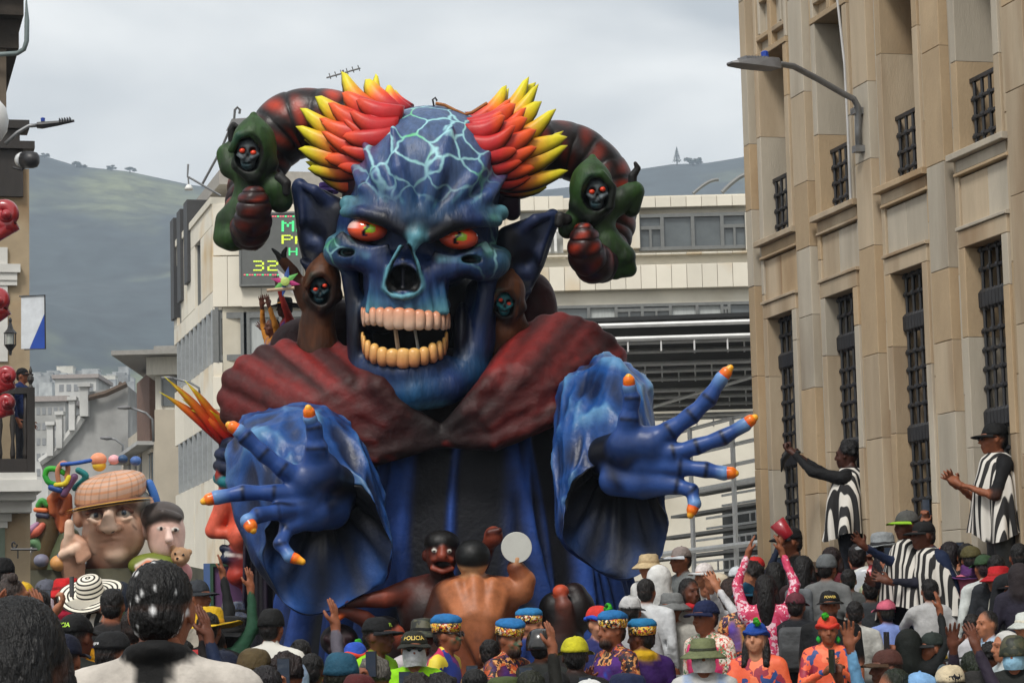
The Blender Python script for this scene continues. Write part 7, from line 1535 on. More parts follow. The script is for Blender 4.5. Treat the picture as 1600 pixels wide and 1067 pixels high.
# ---- foreground, bottom left
R, HW, W = person(253, 878, 6.9, 176, 'man from behind in a pale grey jersey with black collar', 'b', (14, 11, 10), 'short', shirt=(196, 190, 182), collar=(16, 15, 16), yoke=(24, 24, 24), hy=3, wide=1.12, foam=True, pants=(40, 40, 46))
S = Sculpt(); S.e((0, -.10, 1.36), (.045, .05, .07), c3((22, 22, 22))); V_, F_, C_, _ = S.build(.012)
person(30, 944, 4.9, 168, 'dark-haired woman with a black hairband closest at the left edge', 'b', (12, 10, 10), 'long', shirt=(26, 24, 26), hy=-14)
person(100, 988, 8.2, 170, 'person in a plain navy cap beside the yellow and blue hat', 'b', hat='cap', hatc=(24, 32, 56), hatc2=(22, 28, 50), shirt=(40, 46, 40))
R, HW, W = person(128, 1001, 9.8, 165, 'person in a blue-topped yellow bucket hat with red lettering', 'b', hat='bucket', hatc=(222, 170, 30), hatc2=(226, 178, 34), shirt=(30, 30, 34), wide=.95)
npmesh('hat_top', HW(lathe((0, -.015, 0), [(.089, .108), (.086, .122), (.06, .137), (.01, .142)], 28, sy=1.12)[0]), lathe((0, 0, 0), [(1, 0), (1, 1), (1, 2), (1, 3)], 28)[1], np.tile(c3((30, 70, 170)), (28*4, 1)), [M_hat], None, True, R)
hattext(R, HW, 'Colombia', .05, .075, 180, .093, M_rlet, lean=.1)
R, HW, W = person(121, 957, 9.6, 150, 'police officer in black cap with lime letters behind the bucket hat', 'c', hat='cap', hatc=(16, 17, 20), hatc2=(16, 17, 20), shirt=(30, 36, 30))
hattext(R, HW, 'POLICIA', .035, .075, 195, .092, M_lime); 
for i in range(6): npmesh('check_mark', HW(boxpart((0, 0, 0), ex, ey, ez, (-.088+.006*i, -.083+.006*i), (-.075+.0*i, -.07), (.05+.008*(i % 2), .057+.008*(i % 2)))[0]), CUBE_F, mats=[M_lime], smooth=False, parent=R)
R, HW, W = person(179, 983, 9.0, 150, 'person in a black cap with small white script, lower left', 'b', hat='cap', hatc=(26, 27, 30), hatc2=(22, 23, 26), shirt=(60, 66, 72), hy=10)
hattext(R, HW, 'Siempre', .026, .07, 200, .092, M_wlet)
person(214, 952, 10.5, 160, 'brown-haired person half hidden behind the pale jersey man', 'b', (36, 26, 22), 'short', shirt=(52, 50, 52))
person(143, 888, 12.6, 172, 'person in wide striped straw hat and striped black and white shawl', 'b', hat='brim', hatmat=STRAWS, ruana=.72, shirt=(28, 28, 30), pitch=30, hath=.03)
person(104, 896, 13.6, 178, 'person in a bright red bucket hat and magenta scarf', 'b', hat='bucket', hatc=(190, 34, 40), hatc2=(150, 24, 32), scarf=(170, 30, 70), shirt=(176, 180, 188))
person(62, 920, 13.0, 176, 'person in grey holding a phone over the left crowd', 'c', (22, 18, 18), 'short', shirt=(96, 104, 112), poseL='down', poseR='phone', phoneR='black phone held up left of the red hat', hands=('open', 'grip'))
person(22, 890, 11.0, 120, 'woman with hair in two buns near the left edge', 'a', (62, 52, 48), 'bun', shirt=(40, 38, 40), poseR='phone', phoneR='black phone beside the woman with two buns', hands=('open', 'grip'), hath=.05)
person(6, 868, 17.5, 150, 'person in a black knit cap at the left edge', 'b', hat='beanie', hatc=(20, 20, 22), shirt=(44, 46, 44))
person(176, 918, 12.0, 178, 'person in black jacket raising two phones before the giant face', 'b', (18, 15, 15), 'short', shirt=(34, 31, 32), poseL=((.24, .2, 1.34), (.16, .32, 1.60)), poseR='phone', phoneL='phone held highest under the giant old man', phoneR='phone held beside another under the giant old man', hands=('grip', 'grip'))
person(232, 925, 14.5, 185, 'dark-haired person behind the shoulder of the pale jersey man', 'b', (22, 18, 18), 'short', shirt=(70, 66, 64))
person(50, 950, 10.2, 174, 'dark-clothed person with phone low at the left', 'b', (16, 14, 14), 'short', shirt=(28, 30, 34), poseL='clap', poseR='clap')
person(310, 902, 16.5, 60, 'man in grey cap and cream hood right of the jersey man', 'b', hat='cap', hatc=(62, 66, 72), hatc2=(54, 58, 62), shirt=(206, 200, 188), scarf=(210, 206, 196))
person(326, 957, 12.2, 175, 'black-haired person in black jacket left of the cowboy hat', 'b', (16, 15, 15), 'short', shirt=(26, 27, 30))
person(366, 934, 15.5, 150, 'person in shiny blue-black rain hat near the painted box', 'b', hat='bucket', hatmat=mat('shiny_rain_hat', (.02, .03, .06), .15, .6, 30, .3, coat=.8), shirt=(30, 34, 46))
person(362, 962, 12.6, 178, 'person in black wide-brimmed cowboy hat', 'c', hat='brim', hatc=(26, 26, 28), hatc2=(14, 14, 15), shirt=(34, 33, 34))
person(424, 950, 12.2, 165, 'man in black skullcap and white jacket with yellow stripes', 'b', hat='beanie', hatc=(24, 25, 25), smat=stripemat('yellow_piped_jacket', 3.2, (206, 204, 196), (206, 204, 196)), shirt=(204, 202, 194), wide=1.1)
person(352, 1014, 8.6, 175, 'person in navy cap with pale blue visor holding a phone', 'a', hat='cap', hatc=(24, 36, 62), hatc2=(96, 150, 210), shirt=(60, 34, 44), hy=30)
person(455, 1034, 8.8, 172, 'person in a pale blue hooded coat at the bottom edge', 'a', hood=(168, 186, 208), shirt=(160, 178, 200))
person(446, 1072, 8.2, 178, 'person with navy sleeve filming the float from the bottom edge', 'a', (20, 17, 16), 'short', shirt=(24, 34, 62), poseL='down', poseR=((.22, .15, 1.42), (.10, .28, 1.64)), phoneR='black phone filming the float, low in the left crowd', hands=('open', 'grip'))
person(488, 1022, 10.5, 170, 'dark person at bottom left of the purple drape', 'c', (16, 14, 14), 'short', shirt=(30, 30, 34))
person(285, 1000, 10.8, 174, 'dark-haired person behind the right shoulder of the jersey man', 'b', (18, 16, 16), 'short', shirt=(40, 40, 44))
# ---- police and dancers in the middle
R, HW, W = person(592, 962, 11.6, 62, 'police officer in profile with black cap and lime vest', 'c', hat='cap', hatc=(20, 22, 26), hatc2=(26, 30, 36), shirt=(150, 200, 30), vest=(150, 205, 30), wide=1.08)
hattext(R, HW, 'POLICIA', .036, .078, -35, .092, M_lime)
for i in range(8): npmesh('check_mark', HW(boxpart((0, 0, 0), ex, ey, ez, (-.092, -.088), (-.04-.01*i, -.034-.01*i), (.045+.008*(i % 2), .052+.008*(i % 2)))[0]), CUBE_F, mats=[M_lime], smooth=False, parent=R)
R, HW, W = person(646, 983, 11.2, 4, 'police officer facing us in white mask and olive cap', 'b', hat='cap', hatc=(52, 54, 44), hatc2=(48, 50, 42), hatmat=None, shirt=(150, 205, 30), vest=(156, 212, 28), mask=(200, 202, 204), glasses=(20, 20, 22), poseL='front', poseR='front')
hattext(R, HW, 'POLICIA', .040, .082, 0, .090, M_gold, lean=.5)
T = root('radio_handset', W((0, .34, 1.02)), 'black handset held before the masked police officer', 'handset'); V_, F_ = bevel_box(W((0, .34, 1.16)), ex, -ey, ez, (-.05, .05), (-.015, .015), (-.14, .07), .006); npmesh('case', V_, F_, mats=[mat('phone_black')], smooth=False, parent=T)
person(661, 962, 13.6, 20, 'soldier in dark camouflage boonie hat with a backpack strap', 'c', hat='bucket', hatmat=P_CAMO, shirt=(190, 184, 186), vest=(30, 32, 40), mask=None, pack=(24, 26, 34))
person(585, 1029, 8.9, 176, 'person with curly grey hair from behind in lime jacket', 'b', (96, 92, 86), 'curly', shirt=(150, 205, 40))
person(556, 1000, 11.9, 150, 'person in a red and blue headscarf with green flower beside the officer', 'c', hat='scarf', hatc=(60, 100, 190), hatc2=(214, 84, 60), shirt=(220, 90, 66), smat=P_ORANGE)
person(700, 956, 13.4, 70, 'dancer in blue beaded hat with sunglasses and green face paint', 'b', hat='toque', hatc=(52, 124, 176), shirt=(214, 90, 70), smat=P_VEST, glasses=(14, 14, 16), fp=(70, 130, 110))
person(797, 962, 13.2, 48, 'bearded dancer in blue beaded hat with green painted cheek', 'b', beard=True, hat='toque', hatc=(52, 124, 176), shirt=(120, 60, 60), smat=P_DANCE, fp=(70, 130, 110), sash=(110, 160, 220), poseL='front', pitch=-8, vest=(96, 60, 130))
person(829, 946, 15.6, 66, 'bearded dancer with goggles on blue hat behind another dancer', 'a', beard=True, hat='toque', hatc=(60, 136, 184), shirt=(40, 70, 130))
person(846, 983, 12.4, 160, 'person in a glossy dark dome hat left of the yellow cap', 'b', hat='helmet', shirt=(50, 54, 52))
R, HW, W = person(898, 992, 10.2, 176, 'person in a yellow mesh cap worn backwards', 'd', hat='cap', hatc=(196, 190, 50), hatc2=(186, 178, 44), shirt=(36, 34, 36))
person(742, 1046, 9.0, 176, 'black-haired person filming with a white tablet', 'b', (14, 13, 13), 'short', shirt=(30, 28, 30), poseR='phone', phoneR='phone held low in front of the dancers', hands=('open', 'grip'))
person(868, 1044, 9.0, 178, 'person in black cap at the bottom centre', 'b', hat='cap', hatc=(24, 25, 27), hatc2=(20, 20, 22), shirt=(28, 28, 30))
person(936, 944, 14.2, 28, 'smiling woman in red and blue headscarf with green flower, centre', 'e', (20, 16, 16), 'short', hat='scarf', hatc=(206, 70, 60), hatc2=(50, 96, 190), shirt=(60, 66, 120), pitch=-4)
person(954, 950, 13.6, -58, 'bearded man in blue beaded hat talking to the smiling woman', 'b', beard=True, hat='toque', hatc=(52, 124, 176), shirt=(110, 60, 140), smat=P_DANCE, sash=(56, 100, 190), vest=(92, 56, 130), poseL='chest')
person(1000, 962, 12.9, 200, 'dancer in blue beaded hat and purple satin robe from behind', 'c', hat='toque', hatc=(46, 130, 172), shirt=(74, 40, 110), vest='long', scarf=(214, 180, 40), hy=-40, wide=1.1)
# ---- right of centre
person(1100, 936, 12.6, -48, 'man in navy cap, pink satin vest and floral sleeves', 'b', hat='cap', hatc=(26, 42, 84), hatc2=(24, 38, 78), shirt=(220, 120, 110), smat=P_FLOR, vest=(206, 60, 130), sleeve='long')
person(1098, 992, 11.0, -4, 'man in green straw hat, white mask and blue mirrored sunglasses', 'b', hat='bucket', hatc=(122, 128, 96), hatc2=(70, 74, 56), mask=(206, 204, 200), glasses=(20, 60, 190), shirt=(190, 190, 188), vest=(92, 150, 214), wide=1.05, poseL='front')
person(1164, 909, 14.2, -6, 'dark-bearded man in teal patterned cap and purple vest', 'd', beard=True, hat='cap', hatc=(24, 96, 124), hatc2=(24, 90, 116), shirt=(190, 150, 50), vest=(112, 88, 170), smat=P_DANCE)
person(1180, 968, 12.0, -22, 'woman in orange print blouse with a green flower, looking left', 'e', (14, 12, 12), 'long', hat='scarf', hatc=(40, 90, 170), hatc2=(40, 84, 160), shirt=(228, 100, 66), smat=P_ORANGE, pitch=6, earr=(40, 150, 70), poseL='front', poseR='down')
person(1293, 958, 12.0, -2, 'woman in orange blouse and blue sash clapping, green flower on head', 'b', (16, 13, 12), 'short', hat='scarf', hatc=(214, 90, 66), hatc2=(206, 74, 60), shirt=(228, 100, 66), smat=P_ORANGE, sash=(40, 96, 180), poseL='clap', poseR='clap', earr=(50, 170, 80))
R, HW, W = person(1296, 921, 13.4, -4, 'security man in black cap and black vest behind the clapping woman', 'b', beard=True, hat='cap', hatc=(24, 24, 26), hatc2=(22, 22, 24), shirt=(26, 28, 32), vest=(34, 38, 44), sleeve='short', wide=1.15)
hattext(R, HW, 'POWER', .030, .08, 0, .091, M_gold, lean=.45)
person(1243, 924, 14.0, 165, 'person in burgundy cap wearing a grey backpack', 'b', hat='cap', hatc=(112, 62, 72), hatc2=(104, 56, 66), shirt=(36, 40, 48), pack=(96, 98, 100))
person(1260, 905, 18.2, 170, 'person in grey cap and black top beside the burgundy cap', 'b', hat='cap', hatc=(90, 92, 94), hatc2=(80, 82, 84), shirt=(28, 28, 30))
person(1411, 994, 14.0, 20, 'child in blue beaded hat and pink shawl by the barrier', 'c', hat='toque', hatc=(46, 120, 186), shirt=(214, 60, 130), scarf=(214, 60, 130), vest=(210, 70, 140))
person(1462, 1006, 12.4, -12, 'dancer in black and silver sequined hat and face mask', 'b', hat='brim', hatmat=None, hatc=(30, 30, 32), hatc2=(200, 170, 50), mask=(140, 176, 206), shirt=(150, 205, 40), smat=P_SEQ)
person(1583, 992, 10.6, -20, 'person in foam-flecked dark hat and pale mask at the right edge', 'b', hat='helmet', hatmat=P_SEQ if False else P_CAMO, mask=(150, 186, 206), shirt=(40, 44, 40))
person(1548, 1006, 11.4, 165, 'person with dark puffy hair near the bottom right corner', 'c', (16, 14, 14), 'curly', shirt=(40, 40, 42))
# ---- spectators by the stand
LOWST = .46
lsx0, lsx1 = P(985, 950, 24)[0], P(1150, 950, 24)[0]
tag(put('low_stage', [boxpart((0, 0, 0), ex, ey, ez, (lsx0-.1, lsx1), (22.2, 25.6), (0, LOWST)), boxpart((0, 0, 0), ex, ey, ez, (lsx0-.1, lsx1), (23.6, 25.6), (LOWST, LOWST+.25))], mat('stage_grey', (.34, .34, .33), .8)), kind='structure')
person(1012, 862, 24.6, -40, 'spectator in beige sun hat and white shirt beside the float', 'a', hat='bucket', hatc=(196, 178, 146), hatc2=(180, 160, 128), shirt=(206, 206, 204), g=LOWST+.25)
person(1062, 853, 24.9, -60, 'man in foam-soaked cap and grey jacket above the white crowd', 'b', hat='cap', hatc=(150, 140, 136), hatc2=(196, 200, 204), shirt=(132, 136, 136), g=LOWST+.25, poseL='chest', poseR='chest')
person(1098, 872, 24.0, -50, 'spectator in white cap bending forward in white clothes', 'a', hat='cap', hatc=(212, 206, 204), hatc2=(206, 206, 206), shirt=(202, 200, 196), lean=.5, g=LOWST+.25)
person(1030, 885, 23.2, 170, 'spectator in a white hooded cape with his back to us', 'b', hood=(208, 208, 206), shirt=(200, 200, 198), g=LOWST, wide=1.15)
person(1118, 898, 22.8, -100, 'spectator wrapped in a cream towel hood', 'b', hood=(196, 186, 168), shirt=(190, 180, 162), g=LOWST, wide=1.1)
person(1048, 922, 22.5, -30, 'spectator in foam-covered grey hat sitting low in the white group', 'b', hat='bucket', hatc=(130, 132, 132), hatc2=(110, 112, 112), shirt=(180, 178, 172), seated=False, g=.13)
person(1078, 905, 22.6, 30, 'woman with red bandana among the white clothed spectators', 'c', (18, 15, 15), 'long', shirt=(190, 188, 182), scarf=(190, 50, 60), g=LOWST)
person(1010, 905, 22.4, 160, 'broad spectator in a white raincoat beside the robe', 'b', (30, 26, 24), 'short', shirt=(206, 208, 210), g=LOWST, wide=1.2)
R, HW, W = person(1152, 884, 21.0, 150, 'person in navy sleeve raising a red cup above the crowd', 'b', hat='cap', hatc=(196, 200, 204), hatc2=(190, 190, 196), shirt=(26, 40, 66), poseL=((.30, .10, 1.62), (.42, .16, 1.92)), hands=('fist', 'open'), hy=-20)
T = root('red_cup', W((.44, .2, 2.0)), 'dark red cup raised by a navy sleeved arm', 'cup'); cwp = W((.47, .2, 2.04)); put('cup_body', [lathe(cwp, [(.05, -.05), (.055, -.04), (.075, .12), (.07, .12), (.05, -.03)], 20, (.8, 0, .6), (0, 1, 0), (-.6, 0, .8))], mat('cup_red', (.30, .01, .02), .35, coat=.3), T, True); put('handle', [tube([W((.44, .2, 1.99)), W((.46, .2, 2.03))], .02, 8)], mat('cup_red'), T)
person(1168, 880, 20.0, -80, 'curly-haired woman in white top facing left near the building', 'a', (28, 20, 18), 'curly', shirt=(202, 202, 204), poseL='phone', poseR='phone')
person(1196, 900, 19.0, 172, 'person in pink floral top with both arms raised', 'b', (22, 18, 18), 'long', shirt=(196, 60, 96), smat=patmat('pink_floral', [(196, 50, 90), (206, 70, 110), (226, 190, 200), (190, 40, 80)], 22), poseL='vhigh', poseR='vhigh', sleeve='long')
person(1176, 868, 21.6, -70, 'person in red cap behind the raised clapping hands', 'b', hat='cap', hatc=(190, 50, 50), hatc2=(180, 44, 44), shirt=(90, 96, 104))
person(1232, 822, 21.2, -75, 'man in black cap and dark jacket standing by the corner pilaster', 'b', hat='cap', hatc=(22, 22, 26), hatc2=(20, 20, 24), shirt=(42, 42, 40), pack=(110, 114, 118), poseL='clap', poseR='clap', pin=True)
person(1256, 870, 19.4, 160, 'person with grey backpack behind the dark jacket man', 'b', (18, 15, 15), 'long', shirt=(60, 36, 40), pack=(120, 124, 128))
person(1292, 865, 19.2, 150, 'person in silvery foam-covered cap left of the raised arm', 'b', hat='beanie', hatc=(112, 116, 118), hatmat=None, shirt=(126, 128, 128))
person(1380, 830, 18.0, 176, 'tall person in silver rain hat and printed rain poncho from behind', 'b', hat='brim', hatc=(150, 154, 156), hatc2=(60, 60, 62), shirt=(190, 190, 186), smat=P_RAIN, wide=1.25, hy=60, poseL=((.26, .10, 1.50), (.36, .16, 1.80)), phoneL='black phone raised in a grey sleeve before the window', hands=('grip', 'open'), sleeve='long')
person(1325, 890, 17.6, 174, 'person in grey coat beneath the raised phone arm', 'b', (24, 22, 22), 'short', shirt=(96, 98, 98), wide=1.15)
person(1414, 796, 20.6, -60, 'person in foamy grey cap and striped shawl crouching at a window', 'c', hat='cap', hatc=(96, 96, 94), hatc2=(150, 190, 60), shirt=(40, 42, 60), ruana=.9, g=.9, poseL='front', poseR='front')
person(1440, 806, 20.4, -70, 'person in black cap and striped shawl leaning out beside the grey cap', 'c', hat='cap', hatc=(20, 20, 22), hatc2=(20, 20, 22), shirt=(34, 52, 84), ruana=.9, g=.9, lean=.4, poseL='reach', poseR='down')
person(1482, 849, 18.4, 172, 'person in bright orange hat with a phone raised', 'b', hat='bucket', hatc=(220, 82, 52), hatc2=(206, 70, 44), shirt=(110, 112, 118), poseL='phone', phoneL='black phone in front of the orange hat', hands=('grip', 'open'))
person(1502, 893, 14.8, 176, 'person in a cream woollen hood and coat at right', 'b', hood=(206, 198, 180), shirt=(200, 192, 176), poseL='phone', phoneL='phone held by the cream coated person', hands=('grip', 'open'), wide=1.15)
person(1452, 905, 16.2, 178, 'person in pale clothes filming below the orange hat', 'b', (20, 18, 18), 'short', shirt=(186, 186, 186), poseR='phone', phoneR='phone held up between two pale coats', hands=('open', 'grip'))
person(1425, 930, 15.8, 176, 'person with phone left of the cream hood', 'b', (24, 20, 20), 'short', shirt=(170, 172, 176), poseR='phone', phoneR='low phone left of the cream hood', hands=('open', 'grip'))
person(1360, 905, 16.8, 172, 'person in dark grey jacket behind the barrier', 'b', (22, 20, 20), 'short', shirt=(70, 74, 78))
R, HW, W = person(1392, 944, 15.6, 120, 'woman in red sun visor by the barrier', 'a', (60, 52, 48), 'short', hat='cap', hatc=(190, 36, 40), hatc2=(196, 34, 40), shirt=(190, 188, 184), pitch=-6)
hattext(R, HW, 'CORO', .045, .055, -70, .095, M_wlet)
person(1545, 905, 16.0, 168, 'dark-haired person in front of the rightmost window', 'b', (18, 15, 15), 'short', shirt=(44, 46, 54))
person(1592, 850, 18.5, 172, 'dark-haired person at the right edge below the clapping man', 'b', (16, 14, 14), 'short', shirt=(30, 34, 40))
person(1556, 868, 18.0, 170, 'tall dark-haired person below the clapping man in the window', 'b', (18, 16, 16), 'short', shirt=(52, 56, 62))
person(1578, 925, 12.8, 172, 'person in pink cap stretching a bare arm with a phone', 'a', hat='cap', hatc=(214, 150, 172), hatc2=(190, 40, 60), shirt=(170, 190, 206), poseL=((.36, .16, 1.42), (.52, .22, 1.60)), phoneL='phone in the outstretched bare arm at right', hands=('grip', 'open'), sleeve='short')
person(1518, 960, 13.4, 174, 'person in white top with clasped hands below the cream hood', 'b', (28, 24, 22), 'short', shirt=(196, 196, 200), poseL='face', poseR='face')
person(1335, 940, 16.0, 176, 'person in a white raincoat behind the clapping woman', 'b', (24, 20, 20), 'short', shirt=(196, 196, 192))
# ---- standing in the lower windows of the stone building
wl = 1.47
R, HW, W = person(1322, 690, FR.p(3.30, 0, -.02)[1], -118, 'person in striped shawl standing in a window, arms raised', 'd', (16, 13, 13), 'curly', shirt=(22, 22, 26), ruana=.95, pants=(30, 34, 46), poseL=((.24, .26, 1.42), (.16, .48, 1.58)), poseR=((.22, .25, 1.44), (.12, .46, 1.62)), hands=('fist', 'fist'), g=wl)
T = root('dark_cloth', W((.14, .5, 1.6)), 'dark cloth waved from a window of the stone building', 'cloth'); put('cloth', [tube([W((.14, .5, 1.64)), W((.15, .58, 1.66)), W((.16, .66, 1.58)), W((.16, .68, 1.48))], [.03, .06, .05, .01], 8, True, .4)], mat('cloth_dark', (.03, .03, .03), .8), T, True)
person(1550, 659, FR.p(.02, 0, .0)[1], -84, 'man in black cap and striped shawl clapping in the rightmost window', 'b', hat='cap', hatc=(18, 18, 20), hatc2=(18, 18, 20), shirt=(20, 22, 28), ruana=.88, pants=(96, 98, 98), glasses=(14, 14, 16), poseL='clap', poseR='clap', sleeve='short', g=wl)
# ---- on the balcony at the left and riding on the float
person(36, 574, FE.p(-.2, 0, .40)[1], 75, 'man in black cap and blue jacket on the wooden balcony', 'b', hat='cap', hatc=(18, 18, 22), hatc2=(18, 18, 22), shirt=(40, 62, 110), g=zb0)
person(444, 462, 28.8, -70, 'float rider in black hat with beads and arms spread above the cape', 'd', hat='brim', hatc=(20, 20, 22), hatc2=(210, 150, 50), shirt=(170, 60, 50), vest=(60, 60, 150), poseL='out', poseR='high', g=P(444, 640, 28.8)[2])
person(424, 498, 28.6, -60, 'second float rider with raised hands behind the left shoulder', 'c', (20, 16, 16), 'short', shirt=(196, 140, 60), vest=(70, 90, 160), poseL='vhigh', poseR='high', g=P(428, 690, 28.6)[2])
person(508, 282, 28.4, -40, 'float rider in purple hat peeking out above the pointed ear', 'c', hat='bucket', hatc=(120, 90, 170), hatc2=(90, 60, 140), shirt=(40, 40, 70), vest=(190, 140, 60), g=P(508, 470, 28.4)[2])
# ---- fill of the back rows, heads seen between others
r8 = random.Random(21)
fills = [(336, 985, 13.2, 'person in maroon top between the cowboy hat and the black jacket', dict(hair=(24, 20, 20), shirt=(90, 40, 46))), (470, 1000, 13.0, 'person with short hair in front of the purple drape', dict(shirt=(60, 60, 66))), (520, 1035, 11.5, 'person low before the carved rose on the float', dict(shirt=(80, 70, 64))), (765, 1000, 13.4, 'person in pale shirt between two dancers', dict(shirt=(176, 150, 120), skin='a')),
         (1140, 940, 18.4, 'person in red top behind the woman with the flower', dict(shirt=(190, 70, 50))), (1215, 945, 18.0, 'person in black behind the long-haired woman', dict(shirt=(26, 28, 34), pack=(40, 42, 48))), (1345, 965, 15.2, 'person in grey behind the barrier by the security man', dict(shirt=(110, 112, 116))), (1475, 950, 14.2, 'person in pale blue shirt near the sequined hat', dict(shirt=(150, 176, 200))), (1540, 955, 13.0, 'person in light blue shirt beside the outstretched arm', dict(shirt=(176, 196, 214), skin='a')),
         (50, 1010, 8.8, 'person with dark hair between the hairband and the navy cap', dict(shirt=(30, 32, 34))), (1210, 880, 20.4, 'woman with long hair behind the raised pink arms', dict(style='long', shirt=(120, 110, 104))), (1440, 870, 18.8, 'person in dark blue sitting below the two window leaners', dict(shirt=(34, 50, 80))), (1510, 850, 19.6, 'person in black beside the orange hat', dict(shirt=(34, 34, 36))), (1140, 905, 20.6, 'woman with brown hair below the red cup', dict(style='long', hair=(52, 36, 30), shirt=(170, 160, 150))), (25, 985, 8.2, 'person with dark hair at the bottom left corner', dict(shirt=(24, 24, 26))), (1060, 960, 18.5, 'person in pale jacket behind the barrier left of the pink vest', dict(shirt=(150, 150, 148))), (985, 930, 20.5, 'person in white cap right of the bearded dancer', dict(hat='cap', hatc=(196, 196, 196), hatc2=(190, 190, 190), shirt=(180, 180, 182)))]
for px_, py_, Y_, lab, kw in fills: person(px_, py_, Y_, 176 if px_ < 900 else r8.choice((170, 178, -60)), lab, **{**dict(skin='b', hair=(20, 17, 16)), **kw})
# ---- the dense rows between: each a person of their own
CN = [('black', (22, 22, 24)), ('navy', (30, 40, 72)), ('grey', (110, 112, 114)), ('white', (206, 206, 202)), ('cream', (206, 196, 172)), ('red', (176, 44, 44)), ('green', (52, 92, 62)), ('light blue', (140, 170, 204)), ('brown', (92, 66, 50)), ('charcoal', (54, 56, 60)), ('maroon', (98, 40, 46)), ('pink', (206, 120, 146)), ('olive', (90, 92, 60)), ('purple', (92, 62, 120)), ('yellow', (206, 170, 50)), ('teal', (38, 104, 112))]
ZONES = [(0, 110, 'at the far left of the crowd'), (110, 230, 'under the old man float'), (230, 340, 'around the man in the pale jersey'), (340, 540, 'before the purple drape'), (540, 1000, 'before the robed figure'), (1000, 1130, 'beside the low stand'), (1130, 1230, 'below the stone building corner'), (1230, 1340, 'below the second stone window'), (1340, 1470, 'below the third stone window'), (1470, 1601, 'below the clapping man in the window')]
taken = []; named = list(spots)
for o in people:
    q = CR.T@(np.array(o.location)+np.array([0, 0, 1.72])-CC); taken.append((800-FPX*q[0]/q[2], 533.5+FPX*q[1]/q[2]))
used = set(); rowsL = [(y, Y) for y, Y in ((908, 22.5), (928, 21), (948, 19), (970, 17), (994, 15), (1018, 13.2), (1044, 11.5))]; rowsR = [(852, 23), (866, 23), (880, 22.8), (892, 22.5), (912, 21.5), (934, 20.5), (956, 19), (985, 17), (1015, 15), (1042, 13)]
cand = []
for y, Y in rowsL:
    x = r8.uniform(-6, 20)
    while x < 545:
        lim = 905 if x < 200 else 925 if x < 300 else 950 if x < 400 else 965 if x < 470 else 1005
        if y+6 >= lim: cand.append((x, y+r8.uniform(-7, 7), Y))
        x += r8.uniform(30, 42)*(1+.25*(y > 1000))
for y, Y in rowsR:
    x = 1000+r8.uniform(0, 25)
    while x < 1602:
        if y < 870 and x < 1185: x += 20; continue
        if not (y > 950 and x < 1345) and not (x < 1130 and y > 940): cand.append((x, y+r8.uniform(-7, 7), Y))
        x += r8.uniform(30, 42)*(1+.25*(y > 1000))
for x in range(560, 1000, 46): cand.append((x+r8.uniform(-10, 10), r8.uniform(1048, 1060), 12))
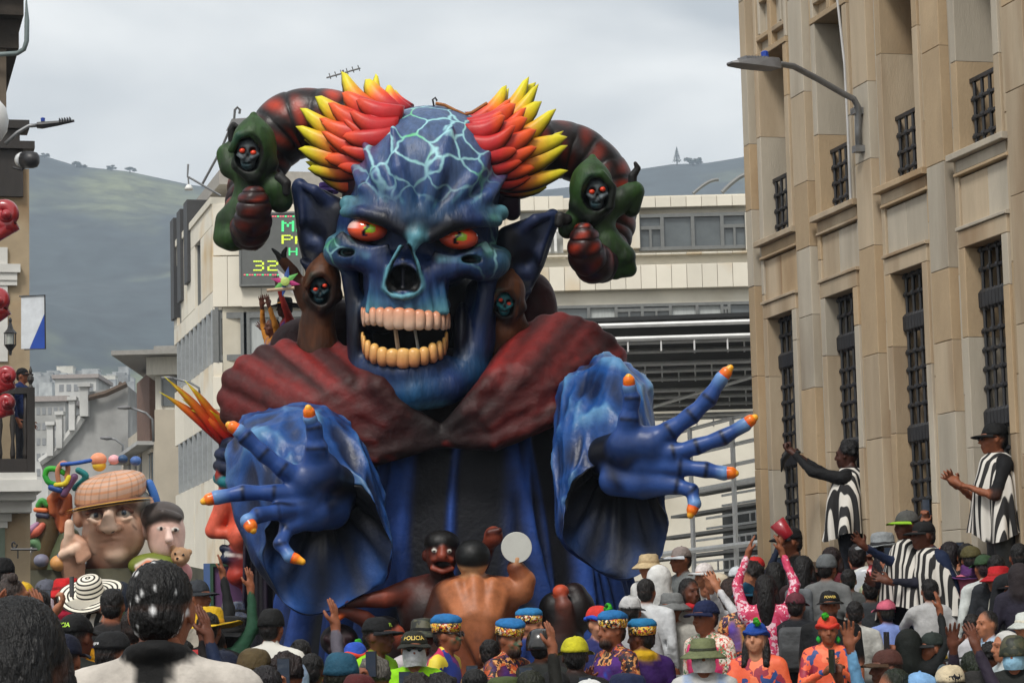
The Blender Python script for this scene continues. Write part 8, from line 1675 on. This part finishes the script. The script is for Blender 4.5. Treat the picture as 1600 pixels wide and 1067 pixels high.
for x, y, Y in cand:
    if any(abs(x-a) < (21 if x < 900 else 17) and abs(y-b) < (20 if x < 900 else 15) for a, b in taken): continue
    if 1040 < x < 1350 and y > 918: continue
    if any(abs(x-a) < 20 and -6 < y-b < 42 and Y < c_+.3 for a, b, c_ in named): continue
    if x > 1180:
        q = (x-800)/4000; t = (3.93-20.7*q)/(.252+.968*q); Y = min(Y, 20.7+.968*t-.9)
    taken.append((x, y)); zone = next(z for a, b, z in ZONES if a <= max(0, min(x, 1600)) < b or (x >= 1600 and b > 1600) or (x < 0 and a == 0))
    for _ in range(200):
        hk = r8.choice(['none', 'none', 'cap', 'cap', 'bucket', 'beanie', 'long', 'hood', 'brim']); w = [3, 2, 2, 1.4, 1, .8, .8, 1, 1, 2, .8, .5, .8, .5, .4, .6] if x < 900 else [1, .8, 2.4, 9, 4, .6, .3, 1.8, .5, 1, .6, .8, .4, .3, .3, .4]
        sn, scx = r8.choices(CN, w)[0]; hn, hcx = r8.choice(CN); jit = lambda c: tuple(int(min(235, max(12, v+r8.uniform(-10, 10)))) for v in c)
        if hk in ('cap', 'bucket', 'beanie', 'brim'): d = 'person in %s %s and %s top ' % (hn, {'cap': 'cap', 'bucket': 'sun hat', 'beanie': 'knit cap', 'brim': 'brimmed hat'}[hk], sn)
        elif hk == 'hood': d = 'person with hood up in %s raincoat ' % sn
        elif hk == 'long': d = 'long-haired person in %s top ' % sn
        else: d = 'short-haired person in %s top ' % sn
        if d+zone not in used: break
    used.add(d+zone); arms = r8.choices([('down', 'down'), ('phone', 'down'), ('down', 'phone'), ('vhigh', 'vhigh'), ('clap', 'clap'), ('high', 'down'), ('front', 'front')], [3, 2.2, 2.2, 1.2, 1.5, 1.2, 1])[0]
    kw = dict(skin=r8.choice('abbc'), hair=jit((30, 24, 22)), shirt=jit(scx), poseL=arms[0], poseR=arms[1], g=ground_at(P(x, y, Y)[0], Y))
    zsh = {'at the far left of the crowd': 'far left', 'under the old man float': 'under the old man', 'around the man in the pale jersey': 'near the jersey man', 'before the purple drape': 'by the purple drape', 'before the robed figure': 'before the robed figure', 'beside the low stand': 'at the low stand', 'below the stone building corner': 'at the stone corner', 'below the second stone window': 'second window', 'below the third stone window': 'third window', 'below the clapping man in the window': 'below the clapping man'}[zone]
    if arms[0] == 'phone': kw.update(phoneL='phone raised by %s, %s' % (d.strip(), zsh), hands=('grip', 'open'))
    if arms[1] == 'phone': kw.update(phoneR='phone raised by %s, %s' % (d.strip(), zsh), hands=('open', 'grip'))
    if hk in ('cap', 'bucket', 'beanie', 'brim'): kw.update(hat=hk, hatc=jit(hcx), hatc2=jit(hcx))
    elif hk == 'hood': kw.update(hood=jit(scx))
    elif hk == 'long': kw.update(style='long')
    elif r8.random() < .3: kw.update(style='curly')
    person(x, y, Y, r8.choice((176, 170, 165, -170, 150)) if x < 900 else r8.choice((172, 165, -170, -100, -70, 150)), d+zone, group='spectators packed along the street', **kw)
for f, z1, z0 in crates: tag(put('person_riser', [boxpart((f[0], f[1], 0), ex, ey, ez, (-.28, .28), (-.25, .25), (0, z1-.001))], M_step), kind='structure')  # unseen support block added under each raised person
# ================================================================== crowd barriers
M_bar = mat('barrier_steel', (.36, .37, .37), .4, .15, 10, .05, metal=.5)
def barrier(a, b, label):
    a, b = np.array(a, float), np.array(b, float); d = (b-a)/np.linalg.norm(b-a); L_ = np.linalg.norm(b-a); B = root('crowd_barrier', (a+b)/2, label, 'barrier', 'steel crowd barriers')
    put('frame', [tube([a+np.array([0, 0, .25]), a+np.array([0, 0, 1.05]), a+d*.06+np.array([0, 0, 1.12]), b-d*.06+np.array([0, 0, 1.12]), b+np.array([0, 0, 1.05]), b+np.array([0, 0, .25]), a+np.array([0, 0, .25])], .02, 8)], M_bar, B, True)
    for i in range(1, int(L_/.12)): put('bar', [tube([a+d*.12*i+np.array([0, 0, .25]), a+d*.12*i+np.array([0, 0, 1.11])], .009, 6)], M_bar, B)
    s = np.array([-d[1], d[0], 0])
    for q in (a+d*.2, b-d*.2): put('foot', [tube([q+s*.3+np.array([0, 0, .02]), q+np.array([0, 0, .26]), q-s*.3+np.array([0, 0, .02])], .018, 6)], M_bar, B)
g0 = lambda px, Y: np.array([P(px, 900, Y)[0], Y, .13])
barrier(g0(1003, 22.6), g0(1180, 21.6), 'steel barrier behind the man in the pink vest')
barrier(g0(1340, 20.4), g0(1475, 20.0), 'steel barrier right of the clapping woman')
barrier(g0(1490, 18.6), g0(1625, 18.2), 'steel barrier before the cream coat at right')
